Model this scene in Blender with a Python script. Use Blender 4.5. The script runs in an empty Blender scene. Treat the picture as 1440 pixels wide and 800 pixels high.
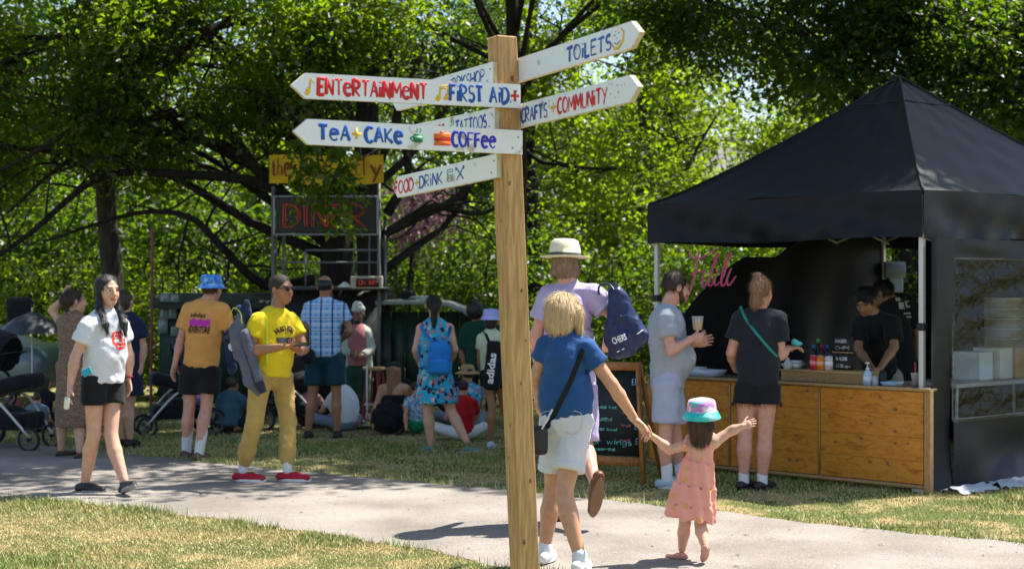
import bpy, math, random
import numpy as np
from mathutils import Vector, Matrix
from mathutils.bvhtree import BVHTree
random.seed(7); rng = np.random.default_rng(7)
S = bpy.context.scene
COL = S.collection
# ------------------------------------------------------------ camera, world, sun, exposure
F = 2200.0; HZ = 395.0; CH = 1.66          # focal length and horizon in photo pixels, eye height
cam_d = bpy.data.cameras.new('camera'); cam = bpy.data.objects.new('camera', cam_d); COL.objects.link(cam)
cam.location = (0, 0, CH); cam.rotation_euler = (math.radians(90), 0, 0)
cam_d.sensor_width = 36; cam_d.lens = F/1440*36; cam_d.shift_y = -(400-HZ)/1440
cam_d.clip_end = 1000; cam_d.clip_start = .1
cam_d.dof.use_dof = True; cam_d.dof.focus_distance = 8.2; cam_d.dof.aperture_fstop = 4.0
S.camera = cam
SUN_EL, SUN_AZ = 59.0, 61.0                 # azimuth clockwise from +Y
w = bpy.data.worlds.new('World'); S.world = w; w.use_nodes = True
nt = w.node_tree; nt.nodes.clear()
sky = nt.nodes.new('ShaderNodeTexSky'); sky.sky_type = 'NISHITA'; sky.sun_disc = False
sky.sun_elevation = math.radians(SUN_EL); sky.sun_rotation = math.radians(SUN_AZ)
bg = nt.nodes.new('ShaderNodeBackground'); bg.inputs[1].default_value = .10
wo = nt.nodes.new('ShaderNodeOutputWorld'); nt.links.new(sky.outputs[0], bg.inputs[0]); nt.links.new(bg.outputs[0], wo.inputs[0])
sl = bpy.data.lights.new('sun', 'SUN'); sl.energy = 5.0; sl.angle = math.radians(.5); sl.color = (1, .95, .87)
sun = bpy.data.objects.new('sun', sl); COL.objects.link(sun)
_e, _a = math.radians(SUN_EL), math.radians(SUN_AZ)
SUNV = Vector((math.sin(_a)*math.cos(_e), math.cos(_a)*math.cos(_e), math.sin(_e)))
sun.rotation_euler = SUNV.to_track_quat('Z', 'Y').to_euler(); sun.location = SUNV*60
S.view_settings.view_transform = 'Standard'; S.view_settings.look = 'None'; S.view_settings.exposure = 1.15; S.view_settings.gamma = 1
S.cycles.max_bounces = 6; S.cycles.transparent_max_bounces = 10
# ------------------------------------------------------------ helpers
def U(px, py, d): return np.array(((px-720)/F*d, d, CH+(HZ-py)/F*d))
def G(px, py):
    d = CH*F/(py-HZ); return np.array(((px-720)/F*d, d, 0.))
def nrm(v): v = np.asarray(v, float); return v/max(1e-9, np.linalg.norm(v))
V = lambda *a: np.array(a, float)
def lerp(a, b, t): return np.asarray(a)*(1-t)+np.asarray(b)*t
MATS = {}
def mat(name, col, rough=.8, col2=None, scale=20, bump=0, bscale=None, metal=0, spec=.4, emit=0, emitc=None, alpha=None, trans=0, detail=3, ramp=(.35, .65), build=None, sheen=0, stretch=None):
    if name in MATS: return MATS[name]
    m = bpy.data.materials.new(name); m.use_nodes = True; nt = m.node_tree; N = nt.nodes; L = nt.links
    b = N['Principled BSDF']; b.inputs['Base Color'].default_value = (*col, 1); b.inputs['Roughness'].default_value = rough
    b.inputs['Metallic'].default_value = metal; b.inputs['Specular IOR Level'].default_value = spec
    if sheen: b.inputs['Sheen Weight'].default_value = sheen; b.inputs['Sheen Roughness'].default_value = .4
    if emit: b.inputs['Emission Color'].default_value = (*(emitc or col), 1); b.inputs['Emission Strength'].default_value = emit
    if alpha is not None: b.inputs['Alpha'].default_value = alpha
    tc = N.new('ShaderNodeTexCoord'); co = tc.outputs['Object']
    if stretch:
        mp = N.new('ShaderNodeMapping'); mp.inputs['Scale'].default_value = stretch; L.new(co, mp.inputs[0]); co = mp.outputs[0]
    if col2 is not None:
        n = N.new('ShaderNodeTexNoise'); n.inputs['Scale'].default_value = scale; n.inputs['Detail'].default_value = detail; L.new(co, n.inputs['Vector'])
        r = N.new('ShaderNodeMapRange'); r.inputs[1].default_value = ramp[0]; r.inputs[2].default_value = ramp[1]; L.new(n.outputs[0], r.inputs[0])
        mx = N.new('ShaderNodeMix'); mx.data_type = 'RGBA'; mx.inputs[6].default_value = (*col, 1); mx.inputs[7].default_value = (*col2, 1)
        L.new(r.outputs[0], mx.inputs[0]); L.new(mx.outputs[2], b.inputs['Base Color'])
    if bump:
        n2 = N.new('ShaderNodeTexNoise'); n2.inputs['Scale'].default_value = bscale or scale*3; n2.inputs['Detail'].default_value = 4; L.new(co, n2.inputs['Vector'])
        bp = N.new('ShaderNodeBump'); bp.inputs['Strength'].default_value = bump; bp.inputs['Distance'].default_value = .01
        L.new(n2.outputs[0], bp.inputs['Height']); L.new(bp.outputs[0], b.inputs['Normal'])
    if build: build(nt, N, L, b, co)
    m.diffuse_color = (*col, 1); MATS[name] = m; return m
def cloth(name, col, v=.8, **k):
    c2 = tuple(c*v for c in col); k.setdefault('rough', .9); k.setdefault('bump', .25); k.setdefault('bscale', 55)
    return mat(name, col, col2=c2, scale=9, spec=.2, sheen=.15, **k)
def mkobj(name, verts, faces, material=None, parent=None, smooth=False, midx=None):
    me = bpy.data.meshes.new(name); verts = np.asarray(verts, dtype=np.float32)
    if parent is not None: verts = verts-np.array(world_loc(parent), dtype=np.float32)
    fa = np.asarray(faces) if not isinstance(faces, list) or len({len(f) for f in faces}) == 1 else None
    if fa is not None and len(fa):
        fa = fa.astype(np.int32); n, k = fa.shape
        me.vertices.add(len(verts)); me.vertices.foreach_set('co', verts.ravel())
        me.loops.add(n*k); me.loops.foreach_set('vertex_index', fa.ravel())
        me.polygons.add(n); me.polygons.foreach_set('loop_start', np.arange(0, n*k, k, dtype=np.int32))
        me.polygons.foreach_set('loop_total', np.full(n, k, dtype=np.int32)); me.update(calc_edges=True)
    else: me.from_pydata(verts.tolist(), [], [list(map(int, f)) for f in faces])
    if smooth: me.polygons.foreach_set('use_smooth', np.ones(len(me.polygons), dtype=bool))
    for m in (material if isinstance(material, (list, tuple)) else [material]):
        if m: me.materials.append(m)
    if midx is not None: me.polygons.foreach_set('material_index', np.asarray(midx, dtype=np.int32))
    me.update()
    o = bpy.data.objects.new(name, me); COL.objects.link(o)
    if parent is not None: o.parent = parent
    return o
def world_loc(o):
    l = Vector(o.location)
    while o.parent: o = o.parent; l += Vector(o.location)
    return l
def tag(o, label=None, cat=None, group=None, kind=None):
    if label: o['label'] = label
    if cat: o['category'] = cat
    if group: o['group'] = group
    if kind: o['kind'] = kind
    return o
def empty(name, loc, label, cat, group=None):
    o = bpy.data.objects.new(name, None); COL.objects.link(o); o.location = [float(c) for c in loc]; o.empty_display_size = .1
    return tag(o, label, cat, group)
class MB:                                   # mesh collector, world coordinates
    def __init__(s): s.v = []; s.f = []; s.m = []
    def add(s, v, f, mi=0):
        o = len(s.v); s.v.extend([tuple(map(float, p)) for p in v]); s.f.extend([[i+o for i in q] for q in f]); s.m.extend([mi]*len(f))
    def box(s, c, ax, h, mi=0, bev=0):      # centre, 3 axes, half sizes; bev chamfers the long edges
        c = np.asarray(c, float); X, Y, Z = [nrm(a) for a in ax]; hx, hy, hz = h
        if bev <= 0:
            P = [c+X*a*hx+Y*b*hy+Z*d*hz for a in (-1, 1) for b in (-1, 1) for d in (-1, 1)]
            s.add(P, [[0, 1, 3, 2], [4, 6, 7, 5], [0, 4, 5, 1], [2, 3, 7, 6], [0, 2, 6, 4], [1, 5, 7, 3]], mi); return
        e = bev; rings = []
        for zz, ins in ((-hz, e), (-hz+e, 0), (hz-e, 0), (hz, e)):
            x, y = hx-ins, hy-ins; q = e if ins == 0 else e*.5
            rings.append([c+X*a+Y*b+Z*zz for a, b in ((x-q, -y), (x, -y+q), (x, y-q), (x-q, y), (-x+q, y), (-x, y-q), (-x, -y+q), (-x+q, -y))])
        P = sum(rings, []); Fs = [list(range(8))[::-1], list(range(24, 32))]
        for r in range(3):
            for i in range(8): Fs.append([r*8+i, r*8+(i+1) % 8, (r+1)*8+(i+1) % 8, (r+1)*8+i])
        s.add(P, Fs, mi)
    def tube(s, pts, r, n=6, flat=None, mi=0, closed=False, caps=True):   # r number or list; flat=(normal, factor)
        pts = [np.asarray(p, float) for p in pts]; m = len(pts); o = []; fr = None
        rr = r if isinstance(r, (list, tuple, np.ndarray)) else [r]*m
        for i, p in enumerate(pts):
            a = pts[(i-1) % m] if (closed or i) else p; b = pts[(i+1) % m] if (closed or i < m-1) else p
            t = nrm(b-a)
            if flat is not None: z = nrm(flat[0]); x = nrm(np.cross(t, z)); k = flat[1]
            else:
                if fr is None: fr = np.cross(t, (0, 0, 1)) if abs(t[2]) < .9 else np.cross(t, (1, 0, 0))
                x = nrm(fr-t*np.dot(fr, t)); fr = x; z = np.cross(t, x); k = 1
            for j in range(n):
                an = 2*math.pi*j/n; o.append(p+x*math.cos(an)*rr[i]+z*math.sin(an)*rr[i]*k)
        fs = []
        for i in range(m if closed else m-1):
            for j in range(n):
                a, b = i*n+j, i*n+(j+1) % n; c, d = ((i+1) % m)*n+(j+1) % n, ((i+1) % m)*n+j; fs.append([a, b, c, d])
        if caps and not closed: fs.append(list(range(n))[::-1]); fs.append(list(range((m-1)*n, m*n)))
        s.add(o, fs, mi)
    def lathe(s, c, ax, prof, n=20, mi=0, sx=1., sy=1.):     # prof [(r, z)] around ax[2]
        c = np.asarray(c, float); X, Y, Z = [nrm(a) for a in ax]; P = []; m = len(prof)
        for r, z in prof:
            for j in range(n):
                an = 2*math.pi*j/n; P.append(c+X*math.cos(an)*r*sx+Y*math.sin(an)*r*sy+Z*z)
        Fs = [[i*n+j, i*n+(j+1) % n, (i+1)*n+(j+1) % n, (i+1)*n+j] for i in range(m-1) for j in range(n)]
        Fs.append(list(range(n))[::-1]); Fs.append(list(range((m-1)*n, m*n)))
        s.add(P, Fs, mi)
    def prism(s, poly, n, th, mi=0):        # polygon in 3D extruded along n by th
        poly = [np.asarray(p, float) for p in poly]; n = nrm(n)*th; k = len(poly)
        s.add(poly+[p+n for p in poly], [list(range(k))[::-1], list(range(k, 2*k))]+[[i, (i+1) % k, k+(i+1) % k, k+i] for i in range(k)], mi)
    def build(s, name, material, parent=None, smooth=False): return mkobj(name, s.v, s.f, material, parent, smooth, s.m if any(s.m) else None)
AX = (V(1, 0, 0), V(0, 1, 0), V(0, 0, 1))
def frame(z, hint=(0, 0, 1)):
    z = nrm(z); x = nrm(np.cross(hint, z)) if abs(np.dot(nrm(hint), z)) < .95 else nrm(np.cross((1, 0, 0), z)); return x, np.cross(z, x), z
def catmull(pts, n=6, closed=False):
    P = [np.asarray(p, float) for p in pts]; m = len(P); o = []
    for i in range(m if closed else m-1):
        p1, p2 = P[i], P[(i+1) % m]; p0 = P[i-1] if (closed or i) else p1*2-p2; p3 = P[(i+2) % m] if (closed or i < m-2) else p2*2-p1
        for k in range(n):
            t = k/n; o.append(.5*((2*p1)+(-p0+p2)*t+(2*p0-5*p1+4*p2-p3)*t*t+(-p0+3*p1-3*p2+p3)*t**3))
    if not closed: o.append(P[-1])
    return o
# ------------------------------------------------------------ implicit surfaces -> quad meshes
def _L(*p): return np.min(p, 0), np.max(p, 0)
def rcone(a, b, ra, rb=None, k=.02, op='u'):
    a, b = np.asarray(a, float), np.asarray(b, float); rb = ra if rb is None else rb; ba = b-a; l2 = max(1e-9, ba@ba)
    def fn(x, y, z):
        x, y, z = x-a[0], y-a[1], z-a[2]; t = np.clip((x*ba[0]+y*ba[1]+z*ba[2])/l2, 0, 1)
        return np.sqrt((x-t*ba[0])**2+(y-t*ba[1])**2+(z-t*ba[2])**2)-(ra+(rb-ra)*t)
    R = max(ra, rb); lo, hi = _L(a, b); return (op, k, fn, lo-R, hi+R)
def ccone(a, b, ra, rb, e=None, sq=1., k=.02, op='u'):       # flat caps; squashed by sq along unit e
    a, b = np.asarray(a, float), np.asarray(b, float); L = np.linalg.norm(b-a); wv = (b-a)/L
    ev = None if e is None else nrm(np.asarray(e)-wv*(np.asarray(e)@wv))
    def fn(x, y, z):
        x, y, z = x-a[0], y-a[1], z-a[2]; h = x*wv[0]+y*wv[1]+z*wv[2]
        rx, ry, rz = x-h*wv[0], y-h*wv[1], z-h*wv[2]; r2 = rx*rx+ry*ry+rz*rz
        if ev is not None:
            q = rx*ev[0]+ry*ev[1]+rz*ev[2]; r2 = r2-q*q+(q/sq)**2
        t = np.clip(h/L, 0, 1); dr = (np.sqrt(r2)-(ra+(rb-ra)*t))*(min(1, sq))
        return np.maximum(dr, np.abs(h-L/2)-L/2)
    R = max(ra, rb)*max(1, sq); lo, hi = _L(a, b); return (op, k, fn, lo-R, hi+R)
def ell(c, ax, r, k=.03, op='u'):
    c = np.asarray(c, float); A = [nrm(v) for v in ax]; r = np.asarray(r, float)
    def fn(x, y, z):
        x, y, z = x-c[0], y-c[1], z-c[2]; k0 = 0; k1 = 0
        for i in range(3):
            q = x*A[i][0]+y*A[i][1]+z*A[i][2]; k0 = k0+(q/r[i])**2; k1 = k1+(q/r[i]**2)**2
        k0 = np.sqrt(k0); return k0*(k0-1)/np.maximum(np.sqrt(k1), 1e-6)
    R = r.max(); return (op, k, fn, c-R, c+R)
def rbox(c, ax, h, rd=.01, k=.01, op='u'):
    c = np.asarray(c, float); A = [nrm(v) for v in ax]
    def fn(x, y, z):
        x, y, z = x-c[0], y-c[1], z-c[2]; s = 0; mx = None
        for i in range(3):
            q = np.abs(x*A[i][0]+y*A[i][1]+z*A[i][2])-h[i]+rd; s = s+np.maximum(q, 0)**2; mx = q if mx is None else np.maximum(mx, q)
        return np.sqrt(s)+np.minimum(mx, 0)-rd
    R = np.linalg.norm(h); return (op, k, fn, c-R, c+R)
def cut(p, n):                               # remove everything on the n side of p
    p = np.asarray(p, float); n = nrm(n)
    return ('c', 0, lambda x, y, z: -((x-p[0])*n[0]+(y-p[1])*n[1]+(z-p[2])*n[2]), None, None)
def wrinkle(amp, wl=.09, seed=0, ax=(0, 0, 1)):
    r = np.random.default_rng(seed); D = []
    for i in range(5):
        d = nrm(r.normal(size=3)+np.asarray(ax)*1.2*r.choice([-1, 1])); d = nrm(d*V(1, 1, .55)); D.append((d*2*math.pi/(wl*r.uniform(1.0, 2.6)), r.uniform(0, 6.3)))
    def fn(x, y, z):
        s = 0; wp = np.sin(x*9+z*5+seed)*1.1+np.sin(y*13-z*8+seed*2)*.6
        for i, (d, p) in enumerate(D):
            q = np.sin(x*d[0]+y*d[1]+z*d[2]+p+wp*(1 if i % 2 else -1)); s = s+(1-np.abs(q))**2-.35
        return s*amp*.45
    return fn
def sdf(prims, vox=.01, disp=None):
    los = [p[3] for p in prims if p[0] == 'u']; his = [p[4] for p in prims if p[0] == 'u']
    lo = np.min(los, 0)-4*vox; hi = np.max(his, 0)+4*vox; n = np.ceil((hi-lo)/vox).astype(int)+1
    ax = [(lo[i]+vox*np.arange(n[i])).astype(np.float32) for i in range(3)]
    Fd = np.full(n, .5, dtype=np.float32)
    for op, k, fn, pl, ph in prims:
        if pl is None: sl = tuple(slice(0, m) for m in n)
        else:
            mg = k+4*vox; i0 = np.maximum(0, np.floor((pl-mg-lo)/vox).astype(int)); i1 = np.minimum(n, np.ceil((ph+mg-lo)/vox).astype(int)+1)
            if (i1 <= i0).any(): continue
            sl = tuple(slice(a, b) for a, b in zip(i0, i1))
        d = fn(ax[0][sl[0]][:, None, None], ax[1][sl[1]][None, :, None], ax[2][sl[2]][None, None, :])
        sub = Fd[sl]
        if op == 'u':
            if k > 0:
                h = np.maximum(k-np.abs(sub-d), 0)/k; Fd[sl] = np.minimum(sub, d)-h*h*k*.25
            else: Fd[sl] = np.minimum(sub, d)
        else: Fd[sl] = np.maximum(sub, -d)
    if disp is not None: Fd = Fd-disp(ax[0][:, None, None], ax[1][None, :, None], ax[2][None, None, :]).astype(np.float32)
    sgn = Fd < 0; nx, ny, nz = n
    cnt = np.zeros((nx-1, ny-1, nz-1), np.int8)
    for a in (0, 1):
        for b in (0, 1):
            for c in (0, 1): cnt += sgn[a:nx-1+a, b:ny-1+b, c:nz-1+c]
    act = np.argwhere((cnt > 0) & (cnt < 8)); i, j, k_ = act.T
    cv = {(a, b, c): Fd[i+a, j+b, k_+c] for a in (0, 1) for b in (0, 1) for c in (0, 1)}
    acc = np.zeros((len(act), 3)); num = np.zeros(len(act))
    for A in cv:
        for d in range(3):
            if A[d]: continue
            B = list(A); B[d] = 1; fa, fb = cv[A], cv[tuple(B)]; m = (fa < 0) != (fb < 0)
            t = np.where(m, fa/np.where(m, fa-fb, 1), 0)
            for q in range(3): acc[:, q] += np.where(m, A[q]+(t if q == d else 0), 0)
            num += m
    verts = (act+acc/num[:, None])*vox+lo
    ids = np.full((nx-1, ny-1, nz-1), -1, np.int32); ids[i, j, k_] = np.arange(len(act)); Q = []
    for d in range(3):
        a = np.take(sgn, range(0, n[d]-1), axis=d); b = np.take(sgn, range(1, n[d]), axis=d); e = np.argwhere(a != b)
        o1, o2 = (d+1) % 3, (d+2) % 3; e = e[(e[:, o1] > 0) & (e[:, o2] > 0) & (e[:, o1] < n[o1]-1) & (e[:, o2] < n[o2]-1)]
        ins = a[tuple(e.T)]; cells = []
        for u, v in ((0, 0), (1, 0), (1, 1), (0, 1)):
            c = e.copy(); c[:, o1] -= u; c[:, o2] -= v; cells.append(ids[tuple(c.T)])
        q = np.stack(cells, 1); q[ins] = q[ins]; q[~ins] = q[~ins][:, ::-1]; Q.append(q)
    Q = np.concatenate(Q); Q = Q[(Q >= 0).all(1)]
    return verts, Q
def sobj(name, prims, material, parent=None, vox=.01, disp=None):
    v, f = sdf(prims, vox, disp)
    o = mkobj(name, v, f, material, parent, True); return o, v, f
# ------------------------------------------------------------ ground, path, grass
def b_grass(nt, N, L, b, co):
    def noise(s, d=4):
        n = N.new('ShaderNodeTexNoise'); n.inputs['Scale'].default_value = s; n.inputs['Detail'].default_value = d; L.new(co, n.inputs['Vector']); return n.outputs[0]
    def ramp(src, a, c): r = N.new('ShaderNodeMapRange'); r.inputs[1].default_value = a; r.inputs[2].default_value = c; L.new(src, r.inputs[0]); return r.outputs[0]
    def mix(f, a, c):
        m = N.new('ShaderNodeMix'); m.data_type = 'RGBA'; L.new(f, m.inputs[0])
        for i, q in ((6, a), (7, c)):
            if isinstance(q, tuple): m.inputs[i].default_value = (*q, 1)
            else: L.new(q, m.inputs[i])
        return m.outputs[2]
    g = mix(ramp(noise(30), .3, .7), (.06, .095, .02), (.13, .15, .045))
    s = mix(ramp(noise(45), .3, .7), (.36, .29, .13), (.24, .19, .09))
    c = mix(ramp(noise(2.2, 6), .47, .58), g, s); L.new(c, b.inputs['Base Color'])
M_ground = mat('grass_ground', (.1, .12, .04), rough=1, spec=.1, bump=1, bscale=90, build=b_grass)
def b_path(nt, N, L, b, co):
    n = N.new('ShaderNodeTexNoise'); n.inputs['Scale'].default_value = 170; n.inputs['Detail'].default_value = 3; L.new(co, n.inputs['Vector'])
    n2 = N.new('ShaderNodeTexNoise'); n2.inputs['Scale'].default_value = 1.1; n2.inputs['Detail'].default_value = 6; L.new(co, n2.inputs['Vector'])
    r = N.new('ShaderNodeValToRGB'); r.color_ramp.elements[0].position = .3; r.color_ramp.elements[0].color = (.13, .118, .10, 1)
    r.color_ramp.elements[1].position = .68; r.color_ramp.elements[1].color = (.41, .36, .315, 1); L.new(n.outputs[0], r.inputs[0])
    r2 = N.new('ShaderNodeMapRange'); r2.inputs[1].default_value = .35; r2.inputs[2].default_value = .65; r2.inputs[3].default_value = .70; r2.inputs[4].default_value = 1.12; L.new(n2.outputs[0], r2.inputs[0])
    m = N.new('ShaderNodeVectorMath'); m.operation = 'SCALE'; L.new(r.outputs[0], m.inputs[0]); L.new(r2.outputs[0], m.inputs['Scale']); v = N.new('ShaderNodeTexVoronoi'); v.feature = 'DISTANCE_TO_EDGE'; v.inputs['Scale'].default_value = .55; nz = N.new('ShaderNodeTexNoise'); nz.inputs['Scale'].default_value = 3; nz.inputs['Detail'].default_value = 6; L.new(co, nz.inputs[0])
    sc = N.new('ShaderNodeVectorMath'); sc.operation = 'SCALE'; sc.inputs['Scale'].default_value = .5; L.new(nz.outputs['Color'], sc.inputs[0]); ad = N.new('ShaderNodeVectorMath'); ad.operation = 'ADD'; L.new(co, ad.inputs[0]); L.new(sc.outputs[0], ad.inputs[1]); L.new(ad.outputs[0], v.inputs['Vector'])
    cr = N.new('ShaderNodeMapRange'); cr.inputs[1].default_value = .002; cr.inputs[2].default_value = .009; cr.inputs[3].default_value = .93; L.new(v.outputs['Distance'], cr.inputs[0])
    n3 = N.new('ShaderNodeTexNoise'); n3.inputs['Scale'].default_value = 7; n3.inputs['Detail'].default_value = 5; L.new(co, n3.inputs[0]); r3 = N.new('ShaderNodeMapRange'); r3.inputs[1].default_value = .62; r3.inputs[2].default_value = .75; r3.inputs[3].default_value = 1; r3.inputs[4].default_value = .78; L.new(n3.outputs[0], r3.inputs[0])
    mu = N.new('ShaderNodeMath'); mu.operation = 'MULTIPLY'; L.new(cr.outputs[0], mu.inputs[0]); L.new(r3.outputs[0], mu.inputs[1]); m2 = N.new('ShaderNodeVectorMath'); m2.operation = 'SCALE'; L.new(m.outputs[0], m2.inputs[0]); L.new(mu.outputs[0], m2.inputs['Scale']); L.new(m2.outputs[0], b.inputs['Base Color'])
M_path = mat('tarmac', (.28, .26, .25), rough=.95, spec=.2, bump=.35, bscale=150, build=b_path)
tag(mkobj('ground', [(-200, -60, 0), (200, -60, 0), (200, 300, 0), (-200, 300, 0)], [[0, 1, 2, 3]], M_ground), kind='structure')
NEAR = [(-40, 34.), (-8, 15.0)]+[tuple(G(*p)[:2]) for p in ((0, 699), (100, 706), (200, 717), (300, 729), (400, 743), (500, 757), (560, 767), (640, 782), (700, 796))]+[(.9, 8.3), (3, 6.9), (9, 3.0), (22, -6)]
FAR = [(-40, 44.), (-9, 18.4)]+[tuple(G(*p)[:2]) for p in ((0, 621), (190, 639), (330, 654), (480, 668), (600, 679), (710, 688), (850, 703), (1000, 718), (1170, 739), (1435, 764))]+[(8, 6.2), (22, -2)]
nx_, ny_ = zip(*NEAR); fx_, fy_ = zip(*FAR)
near_y = lambda x: np.interp(x, nx_, ny_)+.035*np.sin(x*9)+.02*np.sin(x*23+1)
far_y = lambda x: np.interp(x, fx_, fy_)+.03*np.sin(x*8+2)+.02*np.sin(x*21)
xs = np.linspace(-40, 22, 900); P = [(x, near_y(x), .004) for x in xs]+[(x, far_y(x), .004) for x in xs]; n_ = len(xs)
tag(mkobj('path', P, [[i, i+1, n_+i+1, n_+i] for i in range(n_-1)], M_path), kind='structure')
def grass(name, x0, x1, y0, y1, n, h0, h1, wd, seed):
    r = np.random.default_rng(seed); x = r.uniform(x0, x1, n); y = r.uniform(y0, y1, n)
    px = 720+x/y*F; e = r.uniform(-.05, .05, n)*(r.random(n) < .3)
    ok = (np.abs(px-720) < 780) & ((y < near_y(x)+e) | (y > far_y(x)+e)); x, y = x[ok], y[ok]; n = len(x)
    pt = np.sin(x*1.9+1)*np.sin(y*2.3)+np.sin(x*.8+y*1.7+2)+.6*np.sin(x*5.1-y*3.7)
    h = r.uniform(h0, h1, n)*(.7+.3*np.clip(pt, -1, 1.3)); a = r.uniform(0, 6.28, n); t = r.uniform(.2, 1.1, n)*h; ta = r.uniform(0, 6.28, n)
    big = r.random(n) < .012; h[big] *= 2.0
    v = np.zeros((n, 3, 3)); v[:, 0] = np.stack([x-np.cos(a)*wd, y-np.sin(a)*wd, 0*x], 1); v[:, 1] = np.stack([x+np.cos(a)*wd, y+np.sin(a)*wd, 0*x], 1)
    v[:, 2] = np.stack([x+np.cos(ta)*t, y+np.sin(ta)*t, h], 1)
    f = np.arange(n*3).reshape(n, 3); mi = (r.random(n)*.9+.26*pt+.05 < .66).astype(int)+(r.random(n) < .1)
    o = mkobj(name, v.reshape(-1, 3), f, [mat('grass_blade', (.20, .28, .05), rough=.7, col2=(.12, .20, .03), scale=6), mat('dry_grass', (.58, .48, .22), rough=.8, col2=(.45, .37, .16), scale=8), mat('straw', (.62, .54, .32), rough=.8)], midx=mi)
    return tag(o, kind='stuff')
tag(grass('lawn_grass', -5, .6, 8.2, 12.4, 175000, .012, .038, .0028, 1), 'sunlit lawn of green and straw dry blades in the near left corner', 'grass')
tag(grass('verge_grass', -7.5, 7.5, 9.5, 21, 330000, .015, .045, .004, 2), 'short lawn under the trees from the path back to the stalls', 'grass')
r_ = np.random.default_rng(15); vv = []
for i in range(9000):
    x = r_.uniform(-5.5, 5.5); nr = r_.random() < .5; y = (near_y(x)-.01 if nr else far_y(x)+.01)+r_.normal()*.025+.05*math.sin(x*13)*(r_.random() < .4)
    if math.sin(x*6.3)+math.sin(x*2.1+1)+r_.normal()*.7 < 0: continue
    h_ = r_.uniform(.02, .075); a = r_.uniform(0, 6.3); q = r_.uniform(.2, .9)*h_; vv += [(x-math.cos(a)*.003, y-math.sin(a)*.003, 0), (x+math.cos(a)*.003, y+math.sin(a)*.003, 0), (x+math.sin(a)*q, y-math.cos(a)*q, h_)]
tag(mkobj('edge_tufts', vv, np.arange(len(vv)).reshape(-1, 3), [MATS['grass_blade'], MATS['straw']], midx=(r_.random(len(vv)//3) < .4).astype(int)), 'longer grass tufts leaning over both edges of the tarmac path', 'grass', kind='stuff')
r_ = np.random.default_rng(5); mb = MB()   # twigs, crumbs and small leaves lying on the tarmac
for i in range(420):
    x = r_.uniform(-5, 5); y = r_.uniform(8.4, 16)
    if not (near_y(x) < y < far_y(x)): continue
    a = r_.uniform(0, 6.3); q = r_.uniform(.004, .016); c = V(x, y, .009)
    mb.add([c+V(math.cos(a)*q*1.6, math.sin(a)*q*1.6, 0), c+V(-math.sin(a)*q*.6, math.cos(a)*q*.6, .006), c-V(math.cos(a)*q*1.6, math.sin(a)*q*1.6, 0), c-V(-math.sin(a)*q*.6, math.cos(a)*q*.6, -.002)], [[0, 1, 2, 3]])
tag(mb.build('leaf_litter', mat('leaf_litter', (.16, .12, .06), col2=(.35, .3, .18), scale=3)), 'tiny dry leaves and crumbs scattered over the tarmac path', 'litter', kind='stuff')
# ------------------------------------------------------------ trees
def leaf_mat(name, c, c2, tr, k=.5):
    m = bpy.data.materials.new(name); m.use_nodes = True; nt = m.node_tree; N = nt.nodes; L = nt.links; N.clear()
    at = N.new('ShaderNodeAttribute'); at.attribute_name = 'tone'
    def mixc(a, b):
        x = N.new('ShaderNodeMix'); x.data_type = 'RGBA'; x.inputs[6].default_value = (*a, 1); x.inputs[7].default_value = (*b, 1); L.new(at.outputs['Fac'], x.inputs[0]); return x.outputs[2]
    p = N.new('ShaderNodeBsdfPrincipled'); p.inputs['Roughness'].default_value = .42; p.inputs['Specular IOR Level'].default_value = .5; L.new(mixc(c, c2), p.inputs['Base Color'])
    t = N.new('ShaderNodeBsdfTranslucent'); L.new(mixc(tuple(q*.75 for q in tr), tr), t.inputs[0])
    ms = N.new('ShaderNodeMixShader'); ms.inputs[0].default_value = k; L.new(p.outputs[0], ms.inputs[1]); L.new(t.outputs[0], ms.inputs[2])
    o = N.new('ShaderNodeOutputMaterial'); L.new(ms.outputs[0], o.inputs[0]); return m
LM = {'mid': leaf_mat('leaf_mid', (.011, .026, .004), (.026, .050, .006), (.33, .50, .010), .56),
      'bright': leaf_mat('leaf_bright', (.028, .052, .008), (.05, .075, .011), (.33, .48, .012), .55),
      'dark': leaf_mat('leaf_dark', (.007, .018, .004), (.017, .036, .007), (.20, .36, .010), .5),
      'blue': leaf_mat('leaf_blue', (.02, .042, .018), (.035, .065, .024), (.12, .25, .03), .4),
      'pink': leaf_mat('blossom_pink', (.40, .16, .25), (.5, .28, .38), (.5, .25, .35), .4)}
M_bark = mat('bark', (.028, .020, .015), rough=.95, col2=(.011, .008, .007), scale=7, bump=1, bscale=22, stretch=(3, 3, .5))
M_bark2 = mat('bark_grey', (.075, .06, .048), rough=.95, col2=(.03, .025, .02), scale=7, bump=1, bscale=22, stretch=(3, 3, .5))
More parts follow.
